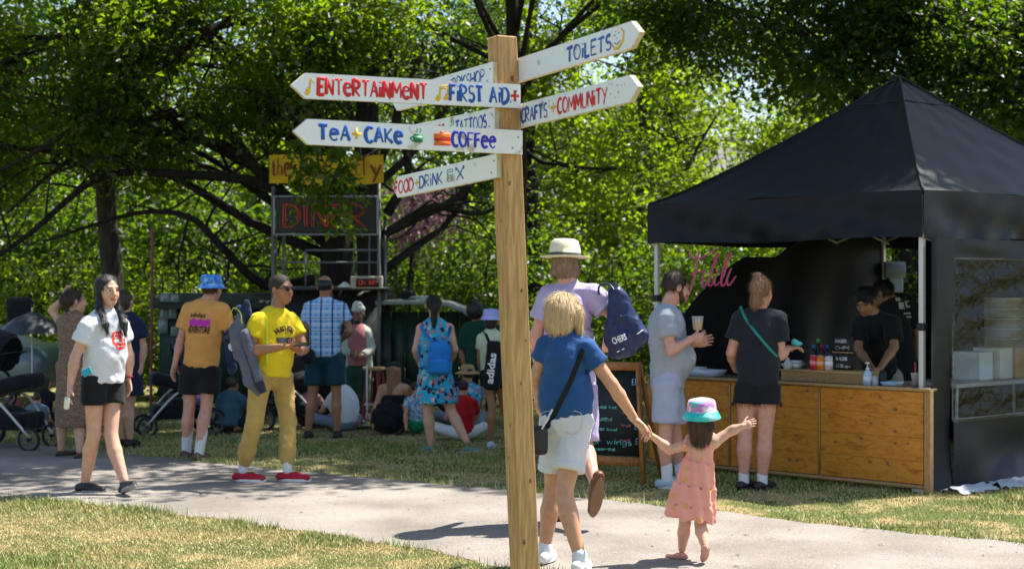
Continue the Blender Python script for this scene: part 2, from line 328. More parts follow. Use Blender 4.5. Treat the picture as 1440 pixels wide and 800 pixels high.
def leaf_arrays(C, D, per, rad, flat, size, r):
    """C cluster centres, D spray directions; per leaves each in flattened sprays"""
    n = len(C)*per; c = np.repeat(C, per, 0); d = np.repeat(D, per, 0); cl = np.repeat(r.random(len(C)), per)
    s = np.cross(d, (0, 0, 1.)); s /= np.linalg.norm(s, axis=1)[:, None]+1e-6; u = np.cross(s, d)
    a = r.uniform(-1, 1, n); b = r.normal(size=n)*.45*(1.15-np.abs(a)); h = r.normal(size=n)*flat
    p = c+d*(a*rad)[:, None]+s*(b*rad)[:, None]+u*(h*rad)[:, None]-np.array((0, 0, 1.))*(rad*.25*(a*a))[:, None]
    ld = d*r.uniform(-.3, 1, n)[:, None]+s*(np.sign(b)*r.uniform(.2, 1, n))[:, None]+r.normal(size=(n, 3))*.35; ld[:, 2] -= .25; ld /= np.linalg.norm(ld, axis=1)[:, None]
    nn = u+r.normal(size=(n, 3))*.55; sd = np.cross(ld, nn); sd /= np.linalg.norm(sd, axis=1)[:, None]+1e-6; up = np.cross(sd, ld)
    L = (size*(.7+.75*np.repeat(r.random(len(C))**1.5, per))*r.uniform(.6, 1.25, n))[:, None]; W = L*.3
    v = np.stack([p, p+ld*L*.45+sd*W+up*L*.08, p+ld*L, p+ld*L*.45-sd*W+up*L*.08], 1)
    return v.reshape(-1, 3), np.clip(cl*.6+r.random(n)*.4, 0, 1)
NP = 3
def vnoise(p, s, seed):
    r = np.random.default_rng(seed); o = 0
    for i in range(5):
        d = nrm(r.normal(size=3))*s*r.uniform(.6, 1.7); o = o+np.sin(p@d+r.uniform(0, 6.3)+1.5*np.sin(p@(d[[1, 2, 0]]*.6)))
    return o/2.2
def crown_mesh(name, lobes, lm, parent, seed, per=26, rad=.42, flat=.10, size=.085, gap=-.1, gs=2.2, fr=True, mul=1., keep=.06):
    r = np.random.default_rng(seed); vs = []; ts = []
    for c, R, n in lobes:
        n = int(n*mul); q = r.normal(size=(n, 3)); q /= np.linalg.norm(q, axis=1)[:, None]; q *= (r.random(n)**.45)[:, None]
        p = np.array(c)+q*np.array(R); p = p[vnoise(p, gs, seed+3) > gap+r.normal(size=n)*.25]
        if fr:      # keep what the picture can see or what can shade it
            px = 720+p[:, 0]/p[:, 1]*F; py = HZ-(p[:, 2]-CH)/p[:, 1]*F
            k = ((px > -150) & (px < 1600) & (py > -120)) | (r.random(len(p)) < keep); k &= ~((px > 978) & (px < 1056) & (py > 196) & (py < 246) & (r.random(len(p)) < .86)); p = p[k & (p[:, 2] > .15)]
        d = p-np.array(c); d[:, 2] *= .2; d += r.normal(size=d.shape)*.5; d[:, 2] -= .12; d /= np.linalg.norm(d, axis=1)[:, None]+1e-6
        if len(p): v, t = leaf_arrays(p, d, per, rad, flat, size, r); vs.append(v); ts.append(t)
    v = np.concatenate(vs); t = np.concatenate(ts); n = len(t)
    o = mkobj(name, v, np.arange(n*4).reshape(n, 4), lm, parent)
    a = o.data.attributes.new('tone', 'FLOAT', 'POINT'); a.data.foreach_set('value', np.repeat(t, 4).astype(np.float32))
    crown_mesh.total += n; return o
crown_mesh.total = 0
def limb(mb, a, b, ra, rb, r, sag=.12, n=7, mid=None):
    a, b = np.array(a, float), np.array(b, float); L = np.linalg.norm(b-a)
    m = lerp(a, b, .5)+r.normal(size=3)*L*.07+V(0, 0, L*sag) if mid is None else np.array(mid)
    pts = catmull([a, lerp(a, m, .5)+r.normal(size=3)*L*.02, m, lerp(m, b, .5)+r.normal(size=3)*L*.03, b], 3); k = len(pts)
    mb.tube(pts, [ra+(rb-ra)*(i/(k-1))**.8 for i in range(k)], n); return pts
def tree(name, label, base, top, r0, lobes, lm, seed, group=None, subs=7, limbs=(), bark=None, lean=(0, 0), **kw):
    r = np.random.default_rng(seed); root = empty(name, (*base[:2], 0), label, 'tree', group)
    b = V(base[0], base[1], -.1); t = V(base[0]+lean[0], base[1]+lean[1], top); mb = MB()
    k = 9; pts = [lerp(b, t, i/k)+V(math.sin(i*1.3+seed)*.06, math.cos(i*.9+seed)*.06, 0) for i in range(k+1)]
    mb.tube(pts, [r0*(1.35 if i == 0 else 1.1 if i == 1 else 1-.62*i/k) for i in range(k+1)], 14)
    bk = bark or M_bark; mb.build('trunk', bk, root, True); mb = MB(); tw = MB()
    for L in limbs:            # explicit limbs: list of points, start radius
        pts = catmull(L[0], 4); m = len(pts); rs = [L[1]*(1-.8*i/m) for i in range(m)]; mb.tube(pts, rs, 8)
        for j in range(2, m-1):
            for q in range(1):
                d = nrm(r.normal(size=3)*V(1, .8, .5)+V(0, 0, .1)); e = pts[j]+d*r.uniform(.5, 1.5); limb(tw, pts[j], e, rs[j]*.45, .008, r, .05, 5)
    for c, R, n in lobes:
        c = np.array(c); st = lerp(b, t, min(.97, max(.25, (c[2]*.6)/top))); ln = limb(mb, st, c, r0*.30, r0*.12, r, .1)
        for i in range(subs-3):
            q = nrm(r.normal(size=3))*r.uniform(.5, 1.0); e = c+q*np.array(R); s = ln[r.integers(len(ln)//2, len(ln))]
            sb = limb(mb, s, e, r0*.10, .012, r, .06, 5)
            for _ in range(4):
                s2 = sb[r.integers(3, len(sb))]; limb(tw, s2, s2+r.normal(size=3)*V(.7, .7, .45), .014, .004, r, .03, 4)
    if mb.v: mb.build('limbs', bk, root, True)
    if tw.v: tag(tw.build('twigs', bk, root, True), kind='stuff')
    tag(crown_mesh('crown', lobes, lm, root, seed, **kw), kind='stuff'); return root
def PL(px, py, d): return U(px, py, d)
TG = 'park trees behind the stalls'
# big spreading tree whose trunk stands behind the diner sign; its dark limbs reach left
tree('spreading_tree', 'broad tree with dark trunk behind the neon diner board, long limbs reaching left', (-2.4, 21.0), 8, .27,
     [((-6.2, 19.6, 4.7), (2.2, 1.4, 1.3), 1500), ((-3.9, 19.4, 4.9), (2.2, 1.4, 1.3), 1500), ((-2.6, 20.6, 3.9), (1.3, .8, .8), 300), ((-6.6, 20.2, 3.4), (1.5, 1.2, .8), 420), ((-4.6, 20.8, 3.6), (1.8, 1.0, .8), 560), ((-5.4, 19.4, 3.6), (2.4, .9, .5), 330)],
     LM['mid'], 11, TG, limbs=[([PL(455, 330, 20.8), PL(380, 262, 20.2), PL(250, 245, 19.8), PL(140, 250, 19.6), PL(40, 330, 19.4), PL(-60, 400, 19.4)], .085),
      ([PL(440, 395, 20.8), PL(370, 400, 20.4), PL(310, 345, 20), PL(265, 305, 19.8), PL(190, 300, 19.8), PL(60, 340, 19.6)], .075),
      ([PL(450, 160, 20.9), PL(330, 90, 20), PL(240, 22, 19.6), PL(110, 40, 19.4), PL(-40, 110, 19.3)], .07),
      ([PL(470, 120, 20.9), PL(420, 60, 20.2), PL(330, 30, 19.6), PL(230, 90, 19.2), PL(90, 190, 18.9), PL(0, 240, 18.8)], .085),
      ([PL(440, 240, 20.9), PL(380, 150, 20.5), PL(300, 60, 20), PL(260, -20, 19.8)], .09),
      ([PL(380, 262, 20.2), PL(300, 170, 20.0), PL(200, 170, 19.9), PL(90, 230, 19.6), PL(10, 300, 19.5)], .07)], gap=.12, gs=3.0)
tree('spreading_tree', 'grey trunk seen between the tall woman in the white top and the pink pole', (-5.55, 21.5), 8, .17,
     [((-7.6, 22.3, 4.6), (2.0, 1.4, 1.4), 500), ((-4.9, 23.0, 5.2), (2.4, 1.4, 1.4), 650)], LM['dark'], 12, TG, bark=M_bark2, gap=.1, gs=3)
tree('broad_tree', 'dark trunk right of the diner frame, carrying the crown over the white finger boards', (-1.8, 19.9), 9, .2,
     [((-1.5, 19.4, 4.5), (1.1, .9, .9), 420), ((.8, 21.5, 4.8), (1.7, 1.2, 1.2), 800), ((-2.2, 18.9, 4.3), (1.0, .6, .8), 300), ((1.2, 21.6, 3.2), (1.0, .8, .9), 160)], LM['mid'], 13, TG, gap=.05, gs=3,
     limbs=[([PL(540, 330, 19.8), PL(610, 290, 20.2), PL(680, 300, 20.6), PL(760, 250, 21)], .06), ([PL(545, 300, 19.8), PL(575, 240, 19.6), PL(560, 160, 19.3), PL(600, 60, 19)], .07), ([PL(520, 395, 19.8), PL(580, 350, 20.2), PL(640, 300, 20.6), PL(700, 180, 21)], .07)])
tree('light_tree', 'yellow green tree filling the gap between the wooden post and the black gazebo', (2.2, 26.5), 9, .17,
     [((1.2, 25.6, 5.0), (2.4, 1.3, 1.6), 1000), ((3.4, 26, 4.4), (2.2, 1.3, 1.7), 1100), ((1.8, 25.4, 6.0), (2.3, 1.2, .9), 900), ((1.0, 25.2, 2.6), (1.8, 1.0, 1.1), 520)], LM['bright'], 14, TG, gap=.12, bark=M_bark2, size=.1)
tree('layered_tree', 'dense dark tree with flat layered sprays behind the gazebo roof', (5.2, 20.3), 9, .26,
     [((4.4, 19.6, 5.0), (2.0, 1.2, 1.3), 1400), ((6.6, 20.0, 4.7), (1.9, 1.2, 1.6), 1500), ((2.6, 20.0, 5.3), (1.4, .9, .8), 500), ((2.8, 20.4, 5.2), (1.3, .9, .8), 330), ((6.6, 21, 2.6), (1.8, 1.0, 1.0), 320)], LM['dark'], 15, TG, flat=.05, rad=.5, gap=-.1)
tree('gazebo_shade_tree', 'tall tree on the right, its unseen high crown added to shade the gazebo', (9.8, 18.8), 13, .3,  # crown stays above the frame, placed to keep sun off the gazebo roof
     [((7.9, 17.75, 11.5), (3.1, 2.3, .6), 3000), ((10.5, 17.6, 10.5), (1.8, 1.6, .8), 300)], LM['mid'], 16, TG, gap=-.7, size=.16, keep=1, rad=.5)
tree('shade_tree', 'slender tree behind the wooden post, its unseen high crown added to shade the lawn', (.05, 20.8), 10, .13,  # lobes above the frame, added to dapple the path and block sky light
     [((2.3, 18.3, 6.8), (2.4, 1.9, .8), 1300), ((-.5, 17.6, 6.9), (2.0, 1.6, .7), 850), ((-2.9, 17.0, 7.0), (2.0, 2.0, .7), 420), ((-6.0, 18.0, 7.5), (2.5, 2.5, .7), 500), ((0, 22, 9.5), (3, 2, .7), 500), ((3.9, 19, 7.4), (2, 1.6, .5), 200), ((1.0, 15.9, 8.3), (2.6, 1.5, .5), 460), ((-1.6, 15.6, 7.6), (1.8, 1.6, .5), 300), ((-4.6, 21.6, 9.0), (3.6, 1.9, .7), 950), ((7.4, 22.0, 9.0), (2.6, 1.6, .7), 380)], LM['mid'], 17, TG, gap=-.15, size=.14, keep=1, rad=.5, subs=4)
tree('feathery_tree', 'blue green feathery tree directly behind the top of the wooden post', (.3, 24.0), 9, .13,
     [((.7, 22.8, 5.2), (1.4, .9, 1.0), 800), ((-.9, 23.4, 4.8), (1.5, 1.0, 1.5), 750)], LM['blue'], 18, TG, gap=-.05, size=.075)
tree('blossom_tree', 'small tree with pink blossom glimpsed left of the post under the food board', (-1.6, 24.8), 3.6, .08,
     [((-1.3, 24.2, 2.6), (.8, .5, .7), 100)], LM['pink'], 19, size=.07, gap=-.3, per=30)
def far_tree(x, y, h, lm, seed, wh, R=2.7):
    return tree('far_tree', {'dark': 'dark green', 'mid': 'mid green', 'bright': 'yellow green'}[lm]+' tree in the far row, '+wh, (x, y), h, .16,
        [((x+.2, y, h*.66), (R, 1.6, h*.25), int(260*R)), ((x-.3, y-.3, h*.27), (R, 1.4, h*.22), int(200*R))], LM[lm], seed, 'far row of trees', size=.13, per=22, rad=.55, gap=-.1, gs=1.7, subs=3)
for i, (x, y, h, lm, wh) in enumerate([(-10.6, 30, 7.5, 'mid', 'leftmost of the row'), (-7.4, 29, 8, 'bright', 'left of the pink pole'), (-4.0, 30, 8, 'bright', 'between pink pole and diner board'),
    (-.6, 33, 8, 'mid', 'behind the food and drink board'), (3.0, 34, 7, 'bright', 'left of the house roof'), (9.6, 29, 8, 'dark', 'behind the gazebo peak'), (12.6, 30, 8, 'mid', 'rightmost of the row')]): far_tree(x, y, h, lm, 40+i, wh)
def hedge(name, label, x0, x1, y0, y1, z1, n, lm, seed, size=.08):
    r = np.random.default_rng(seed); root = empty(name, ((x0+x1)/2, y0, 0), label, 'hedge'); mb = MB()
    for i in range(int((x1-x0)*2.2)):
        x = r.uniform(x0, x1); y = r.uniform(y0, y1); limb(mb, (x, y, 0), (x+r.normal()*.3, y, z1*.8), .03, .01, r, 0, 5)
    tag(mb.build('stems', M_bark, root), kind='stuff')
    k = max(2, int((x1-x0)/1.6)); lob = [((x0+(i+.5)*(x1-x0)/k, (y0+y1)/2, z1*r.uniform(.42, .55)), ((x1-x0)/k*.75, (y1-y0)/2+.3, z1*.52), n//k) for i in range(k)]
    tag(crown_mesh('foliage', lob, lm, root, seed, size=size, per=24, rad=size*4, flat=.2, gap=-.55 if z1 < 5 else -.15, gs=2.5 if z1 < 5 else 1.1), kind='stuff')
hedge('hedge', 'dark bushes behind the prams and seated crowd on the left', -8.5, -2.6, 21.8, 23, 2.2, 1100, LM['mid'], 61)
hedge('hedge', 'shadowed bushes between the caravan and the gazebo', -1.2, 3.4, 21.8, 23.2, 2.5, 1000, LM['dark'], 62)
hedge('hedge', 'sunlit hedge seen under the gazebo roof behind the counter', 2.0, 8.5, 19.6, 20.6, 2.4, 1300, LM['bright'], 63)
hedge('hedge', 'low undergrowth beyond the wagon and the diner frame', -9.5, -1.0, 25.5, 27, 3.4, 1500, LM['dark'], 65, .12)
hedge('hedge', 'low undergrowth beyond the wooden post', -1.5, 6.5, 28, 29.5, 3.2, 1100, LM['mid'], 66, .12)
hedge('hedge', 'tall dark hedge half way to the park boundary', -13, 12, 33.5, 35, 5.2, 2600, LM['mid'], 67, .16)
hedge('hedge', 'tall distant boundary hedge closing the park', -13.5, 14, 37, 39.5, 8.5, 5600, LM['mid'], 64, .18)
print('leaves', crown_mesh.total)
# far house with pitched roof glimpsed through the trees
hr = empty('house', (5.9, 45, 0), 'house with grey tiled roof glimpsed above the left slope of the gazebo', 'house'); mb = MB()
hx, hy = 6.1, 45.0
mb.box((hx, hy+3, 2.1), AX, (2.6, 3, 2.1)); mb.build('wall', mat('brick', (.30, .15, .10), col2=(.22, .11, .08), scale=30), hr)
mb = MB(); R0 = [(hx-2.9, hy-.4, 4.1), (hx+2.9, hy-.4, 4.1), (hx+2.9, hy+6.4, 4.1), (hx-2.9, hy+6.4, 4.1), (hx-1.0, hy+3, 6.1), (hx+1.0, hy+3, 6.1)]
mb.add(R0, [[0, 1, 5, 4], [1, 2, 5], [2, 3, 4, 5], [3, 0, 4], [3, 2, 1, 0]]); rf = mb.build('roof', mat('roof_tile', (.22, .20, .19), col2=(.14, .125, .12), scale=14, bump=.5), hr)
mb = MB(); mb.box((hx-1.2, hy+3, 6.2), AX, (.3, .3, .6)); mb.build('chimney', mat('brick'.replace('brick', 'chimney_brick'), (.3, .13, .1)), rf)
mb = MB(); mb.box((hx-1, hy-.02, 2.2), AX, (.5, .05, .6)); wi = mb.build('window', mat('dark_glass', (.02, .03, .04), rough=.1), hr)
# ------------------------------------------------------------ brush lettering
def arc(cx, cy, rx, ry, a0, a1, n=9): return [(cx+rx*math.cos(math.radians(a0+(a1-a0)*i/(n-1))), cy+ry*math.sin(math.radians(a0+(a1-a0)*i/(n-1)))) for i in range(n)]
GL = {  # width, strokes on a unit cap height
 'A': (.62, [[(0, 0), (.3, 1), (.6, 0)], [(.12, .36), (.5, .38)]]), 'B': (.55, [[(0, 0), (0, 1)], [(0, 1)]+arc(.2, .76, .3, .24, 90, -90)+[(0, .52)], [(0, .52)]+arc(.22, .26, .33, .26, 90, -90)+[(0, 0)]]),
 'C': (.55, [arc(.33, .5, .33, .5, 50, 310, 13)]), 'D': (.6, [[(0, 0), (0, 1)], [(0, 1)]+arc(.15, .5, .45, .5, 90, -90, 11)+[(0, 0)]]),
 'E': (.5, [[(.5, 1), (0, 1), (0, 0), (.5, 0)], [(0, .52), (.4, .54)]]), 'e': (.58, [[(.08, .45), (.52, .5)]+arc(.3, .4, .28, .38, 20, 320, 13)]),
 'F': (.5, [[(.5, 1), (0, .97), (0, 0)], [(0, .52), (.4, .55)]]), 'G': (.6, [arc(.33, .5, .33, .5, 50, 340, 13)+[(.62, .42), (.38, .42)]]), 'H': (.58, [[(0, 0), (0, 1)], [(.56, 0), (.56, 1)], [(0, .5), (.56, .5)]]),
 'i': (.14, [[(.07, 0), (.07, .66)], [(.07, .9), (.08, .97)]]), 'I': (.1, [[(.05, 0), (.05, 1)]]), 'K': (.55, [[(0, 0), (0, 1)], [(.5, 1), (.05, .48), (.55, 0)]]),
 'L': (.45, [[(0, 1), (0, 0), (.45, .02)]]), 'M': (.75, [[(0, 0), (.06, 1), (.37, .3), (.68, 1), (.75, 0)]]), 'N': (.6, [[(0, 0), (.02, 1), (.56, 0), (.58, 1)]]),
 'O': (.64, [arc(.32, .5, .32, .5, 95, 455, 15)]), 'P': (.5, [[(0, 0), (0, 1)]+arc(.18, .73, .32, .27, 90, -90)+[(0, .46)]]), 'R': (.56, [[(0, 0), (0, 1)]+arc(.18, .74, .32, .26, 90, -90)+[(.05, .48), (.55, 0)]]),
 'S': (.5, [arc(.27, .74, .22, .25, 40, 260, 9)+arc(.25, .26, .24, .26, 80, -150, 9)]), 'T': (.6, [[(0, .97), (.6, 1)], [(.3, .98), (.3, 0)]]),
 'U': (.58, [[(0, 1)]+arc(.28, .3, .28, .3, 180, 360)+[(.56, 1)]]), 'V': (.55, [[(0, 1), (.27, 0), (.54, 1)]]), 'W': (.8, [[(0, 1), (.2, 0), (.4, .7), (.6, 0), (.8, 1)]]), 'Y': (.55, [[(0, 1), (.28, .48)], [(.58, 1), (.18, -.05)]]),
 '0': (.45, [arc(.22, .5, .22, .5, 95, 455, 13)]), 'Z': (.5, [[(0, 1), (.5, 1), (0, 0), (.5, 0)]]), '+': (.5, [[(.25, .2), (.25, .8)], [(0, .5), (.5, .5)]]), ' ': (.35, []), "'": (.1, [[(.05, 1), (.05, .8)]]), '.': (.1, [[(.05, 0), (.05, .04)]]), '-': (.4, [[(0, .45), (.4, .45)]]),
 '£': (.5, [arc(.3, .78, .18, .2, 20, 180, 6)+[(.13, 0)], [(0, 0), (.5, 0)], [(.02, .45), (.35, .45)]]), '7': (.45, [[(0, 1), (.45, 1), (.15, 0)]]), '8': (.45, [arc(.22, .75, .2, .24, 0, 360), arc(.22, .26, .22, .26, 0, 360)]), '2': (.45, [arc(.22, .75, .2, .23, 160, -20, 7)+[(0, 0), (.45, 0)]]), '5': (.45, [[(.42, 1), (.05, 1), (.03, .58)]+arc(.2, .3, .22, .3, 100, -130, 8)]),
 'a': (.45, [arc(.2, .28, .2, .28, 20, 380, 11), [(.42, .55), (.42, 0)]]), 'b': (.45, [[(0, 1), (0, 0)], arc(.2, .28, .2, .28, 180, -160, 11)]), 'c': (.4, [arc(.22, .28, .22, .28, 50, 310, 9)]), 'd': (.45, [arc(.2, .28, .2, .28, 20, 380, 11), [(.42, 1), (.42, 0)]]),
 'f': (.35, [[(.35, .95), (.2, 1), (.14, .8), (.14, 0)], [(0, .55), (.3, .55)]]), 'g': (.45, [arc(.2, .28, .2, .28, 20, 380, 11), [(.42, .55), (.42, -.2), (.2, -.35), (.02, -.22)]]), 'h': (.45, [[(0, 1), (0, 0)], [(0, .35)]+arc(.2, .32, .2, .22, 160, 0, 6)+[(.41, 0)]]),
 'l': (.12, [[(.06, 1), (.06, 0)]]), 'm': (.7, [[(0, .55), (0, 0)], [(0, .35)]+arc(.17, .34, .15, .2, 150, 0, 6)+[(.32, 0)], [(.32, .35)]+arc(.49, .34, .15, .2, 150, 0, 6)+[(.66, 0)]]), 'n': (.42, [[(0, .55), (0, 0)], [(0, .35)]+arc(.2, .32, .2, .22, 160, 0, 6)+[(.41, 0)]]),
 'o': (.45, [arc(.22, .28, .22, .28, 90, 450, 11)]), 'p': (.45, [[(0, .55), (0, -.35)], arc(.2, .28, .2, .28, 180, -160, 11)]), 'r': (.32, [[(0, .55), (0, 0)], [(0, .32)]+arc(.18, .34, .17, .2, 150, 50, 5)]), 's': (.35, [arc(.18, .42, .15, .13, 40, 250, 7)+arc(.17, .14, .16, .14, 70, -150, 7)]),
 't': (.35, [[(.15, .85), (.15, .08), (.32, 0)], [(0, .56), (.32, .56)]]), 'u': (.42, [[(0, .55)]+arc(.2, .22, .2, .22, 180, 360, 7)+[(.4, .55)], [(.4, .55), (.41, 0)]]), 'v': (.42, [[(0, .55), (.2, 0), (.4, .55)]]), 'k': (.42, [[(0, 1), (0, 0)], [(.36, .55), (.03, .26), (.4, 0)]]), 'w': (.6, [[(0, .55), (.14, 0), (.29, .5), (.44, 0), (.58, .55)]]), 'y': (.42, [[(0, .55), (.2, .05)], [(.42, .55), (.1, -.35)]])}
def letters(mb, text, fr, u0, u1, v0, h, th, r, gap=.16, depth=.25, jit=.012, each=None):
    """fr = (origin, u, v, n); text fitted between u0 and u1, baseline v0, cap height h, brush width th"""
    o, u, v, n = fr; W = sum(GL[c][0]+gap for c in text)-gap; sx = (u1-u0)/W; x = u0
    for c in text:
        wd, st = GL[c]; dv = r.normal()*jit*h; rot = r.normal()*.02
        for k, s in enumerate(st):
            pts = [o+u*(x+(a*1.0)*sx+rot*b*h)+v*(v0+dv+b*h)+n*(.0004*k) for a, b in s]
            if len(pts) > 5: pts = catmull(pts, 2)
            else: # square-ish strokes: refine for slight brush wobble
                q = []
                for i in range(len(pts)-1): q += [lerp(pts[i], pts[i+1], t) for t in (0, .06, .5, .94)]
                pts = q+[pts[-1]]
            m = len(pts); rr = [th*.5*(.8+.3*math.sin(3*i/m+x*50)) for i in range(m)]; rr[0] *= .75; rr[-1] *= .7
            mb.tube(pts, rr, 8, flat=(n, depth))
        x += (wd+gap)*sx
        if each and mb.v: each(mb); mb.v, mb.f, mb.m = [], [], []
# ------------------------------------------------------------ finger post
M_post = mat('post_wood', (.60, .36, .15), col2=(.38, .21, .08), rough=.8, scale=9, bump=.3, bscale=30, stretch=(9, 9, .7))
M_knot = mat('wood_knot', (.15, .075, .03), col2=(.28, .15, .06), scale=120, rough=.8)
def b_white(nt, N, L, b, co):
    n = N.new('ShaderNodeTexNoise'); n.inputs['Scale'].default_value = 14; n.inputs['Detail'].default_value = 8; L.new(co, n.inputs['Vector'])
    r = N.new('ShaderNodeValToRGB'); e = r.color_ramp.elements; e[0].position = .31; e[0].color = (.5, .43, .34, 1); e[1].position = .38; e[1].color = (.84, .85, .88, 1)
    L.new(n.outputs[0], r.inputs[0]); L.new(r.outputs[0], b.inputs['Base Color'])
M_white = mat('board_paint', (.76, .76, .76), rough=.55, bump=.25, bscale=45, build=b_white)
M_edge = mat('board_edge', (.55, .40, .24), col2=(.6, .55, .48), scale=40, rough=.8)
M_screw = mat('screw_steel', (.3, .29, .28), metal=.9, rough=.4)
PT = {c: mat('sign_paint_'+c, v, rough=.45, col2=tuple(q*.8 for q in v), scale=60) for c, v in {'red': (.72, .018, .02), 'blue': (.01, .10, .46), 'royal': (.03, .03, .55), 'teal': (.02, .22, .40), 'yellow': (.90, .50, .02), 'green': (.02, .22, .08), 'orange': (.85, .17, .03), 'cream': (.9, .75, .5), 'black': (.02, .02, .03)}.items()}
def postc(z): return V(.073-.0428*z, 6.3, z)
NA = nrm(V(.47, -.883, 0)); NB = nrm(V(-.883, -.47, 0)); HW = .045
sp = empty('finger_post', postc(0), 'sawn timber finger post carrying seven white hand painted direction boards', 'signpost')
mb = MB(); ct, cb = postc(2.64), postc(-.2); upv = nrm(ct-cb); mb.box((ct+cb)/2, (NA, NB, upv), (HW, HW, np.linalg.norm(ct-cb)/2), bev=.004); post = mb.build('post', M_post, sp)
r = np.random.default_rng(3); kn = MB()
for z, nn, tt, sz in ((2.47, NA, .3, .014), (2.05, NA, -.4, .01), (1.62, NA, .35, .009), (1.25, NA, -.1, .008), (.86, NA, .4, .011), (.62, NA, -.5, .013), (1.9, NB, .2, .007), (.95, NB, -.3, .009), (1.42, NA, .55, .006), (1.08, NB, .3, .008)):
    c = postc(z)+nn*(HW+.0006)+np.cross(upv, nn)*tt*HW; kn = MB(); tx_ = np.cross(upv, nn); kn.add([c+nn*.0002+tx_*math.cos(t)*sz*r.uniform(.45, .75)+upv*math.sin(t)*sz*r.uniform(.7, 1.2) for t in np.linspace(0, 6.283, 14)[:-1]], [list(range(13))]); kn.build('knot', M_knot, post)
BH = .0475; LEN = .965; TH = .011
def board(zr, nface, dirn, label, off=0, side=1, L=LEN, ext=.036):
    """board fixed to the post face with normal nface*side; its painted face looks along nface; zr is its centre height"""
    d = nrm(dirn); pc = postc(zr); base = pc+nface*side*(HW+TH+.0015)+nface*off; st = base-d*ext; n = nface
    R = []; t = L; p = [(0, -BH), (t-.055, -BH), (t, 0), (t-.055, BH), (0, BH)]
    mb = MB(); q = [st+d*a+V(0, 0, b)-n*TH for a, b in p]; mb.prism(q, n, 2*TH)
    for m_ in range(len(mb.m)): mb.m[m_] = 1
    mb.m[0] = 0; mb.m[1] = 0; o = mb.build('sign_board', [M_white, M_edge], sp); o['label'] = label
    ln = (-d[1]*0); f = st+n*(TH+.0008)
    def upx(px):            # distance along the board whose face point projects to photo column px
        k = (px-720)/F; return (k*f[1]-f[0])/(d[0]-k*d[1])
    sc = MB()
    for a, b in ((.02, .02), (.045, -.024)):
        c = f+d*a+V(0, 0, b); sc = MB(); sc.tube([c, c+n*.003], [.004, .003], 8); sc.build('screw', M_screw, o)
    return o, f, d, n, upx
def paint(bd, color, items, nm='painted_mark'):
    o, f, d, n, upx = bd; mb = MB(); rr = np.random.default_rng(len(items)+int(f[2]*100)); flip = 1
    rd = d if d[0] > 0 else -d
    for kind, a, b, c in items:
        ua, ub = upx(a), upx(b); org = f+d*ua; L = abs(ub-ua)
        fr = (org, rd, V(0, 0, 1), n)
        if kind == 'T': letters(mb, c[0], fr, 0, L, c[1], c[2], c[3]*1.5, rr, c[4] if len(c) > 4 else .17, each=lambda q: q.build('letter', PT[color], o, True))
        else:
            for s in c:
                mb = MB(); mb.tube([org+rd*(x*L)+V(0, 0, y)+n*.0003 for x, y in (catmull([V(*q, 0)[:2] for q in s[0]], 3) if s[2] else s[0])], s[1] if not isinstance(s[1], tuple) else list(s[1]), 8, flat=(n, .25)); mb.build(nm, PT[color], o, True)
D1 = -np.cross(NA, (0, 0, 1)); D1 = D1 if D1[0] < 0 else -D1
D2 = np.cross(NB, (0, 0, 1)); D2 = D2 if D2[1] > 0 else -D2     # away and left
b1 = board(2.397, NA, D1+V(0, 0, -.012), 'long board lettered entertainment and first aid')
paint(b1, 'red', [('T', 447.5, 600, ('ENTeRTAiNMeNT', -.03, .06, .0095)), ('P', 718.5, 730, [([(.5, -.022), (.5, .022)], .0055, 0), ([(.0, 0), (1, 0)], .0055, 0)])])
paint(b1, 'yellow', [('P', 428, 442, [([(.1, -.022), (.3, -.03), (.45, -.018), (.2, -.012)], .006, 1), ([(.5, -.02), (.6, .03), (1, .012)], .0035, 0)]),
                     ('P', 613, 631, [([(.0, -.022), (.15, -.03), (.3, -.02), (.1, -.014)], .006, 1), ([(.3, -.02), (.35, .024), (.95, .028), (.9, -.014)], .0035, 0), ([(.36, .014), (.93, .018)], .003, 0), ([(.65, -.018), (.8, -.025), (.92, -.014), (.75, -.01)], .006, 1)])], 'music_note')
paint(b1, 'blue', [('T', 633, 715, ('FiRST AiD', -.031, .062, .0095)), ])
b2 = board(2.213, NA, D1+V(0, 0, .003), 'long board lettered tea and cake with a cup and a cake slice, coffee')
paint(b2, 'blue', [('T', 448, 492, ('TeA', -.028, .056, .010)), ('T', 514, 566, ('CAKe', -.028, .056, .010))])
paint(b2, 'yellow', [('P', 495, 508, [([(.5, -.018), (.5, .022)], .005, 0), ([(0, 0), (1, 0)], .005, 0)])], 'plus_sign')
paint(b2, 'royal', [('T', 636, 697, ('COFFee', -.028, .056, .0085))])
paint(b2, 'green', [('P', 578, 598, [([(.5, .004), (.5, -.02)], (.024, .018), 0), ([(.2, .006), (.8, .006)], .006, 0), ([(.2, 0), (-.05, -.004), (.15, -.018)], .003, 1), ([(.35, .018), (.45, .026), (.38, .034)], .0015, 1), ([(.6, .018), (.7, .026), (.62, .036)], .0015, 1)])], 'tea_cup')
paint(b2, 'orange', [('P', 609, 634, [([(.05, .008), (.95, .012)], .010, 0), ([(.08, -.018), (.98, -.016)], .0085, 0), ([(.4, .022), (.6, .022)], .006, 0)])], 'cake_slice')
paint(b2, 'red', [('P', 609, 634, [([(.05, -.005), (1, -.003)], .004, 0), ([(.05, -.026), (.95, -.025)], .0022, 0)])], 'cake_filling')
b3 = board(2.118, NB, D2+V(0, 0, -.035), 'lowest board lettered food and drink', L=1.03)
paint(b3, 'red', [('T', 554.5, 581, ('FOOD', -.03, .054, .009, .14))]); paint(b3, 'yellow', [('P', 583, 589, [([(.5, -.014), (.5, .014)], .004, 0), ([(0, 0), (1, 0)], .004, 0)])], 'plus_sign')
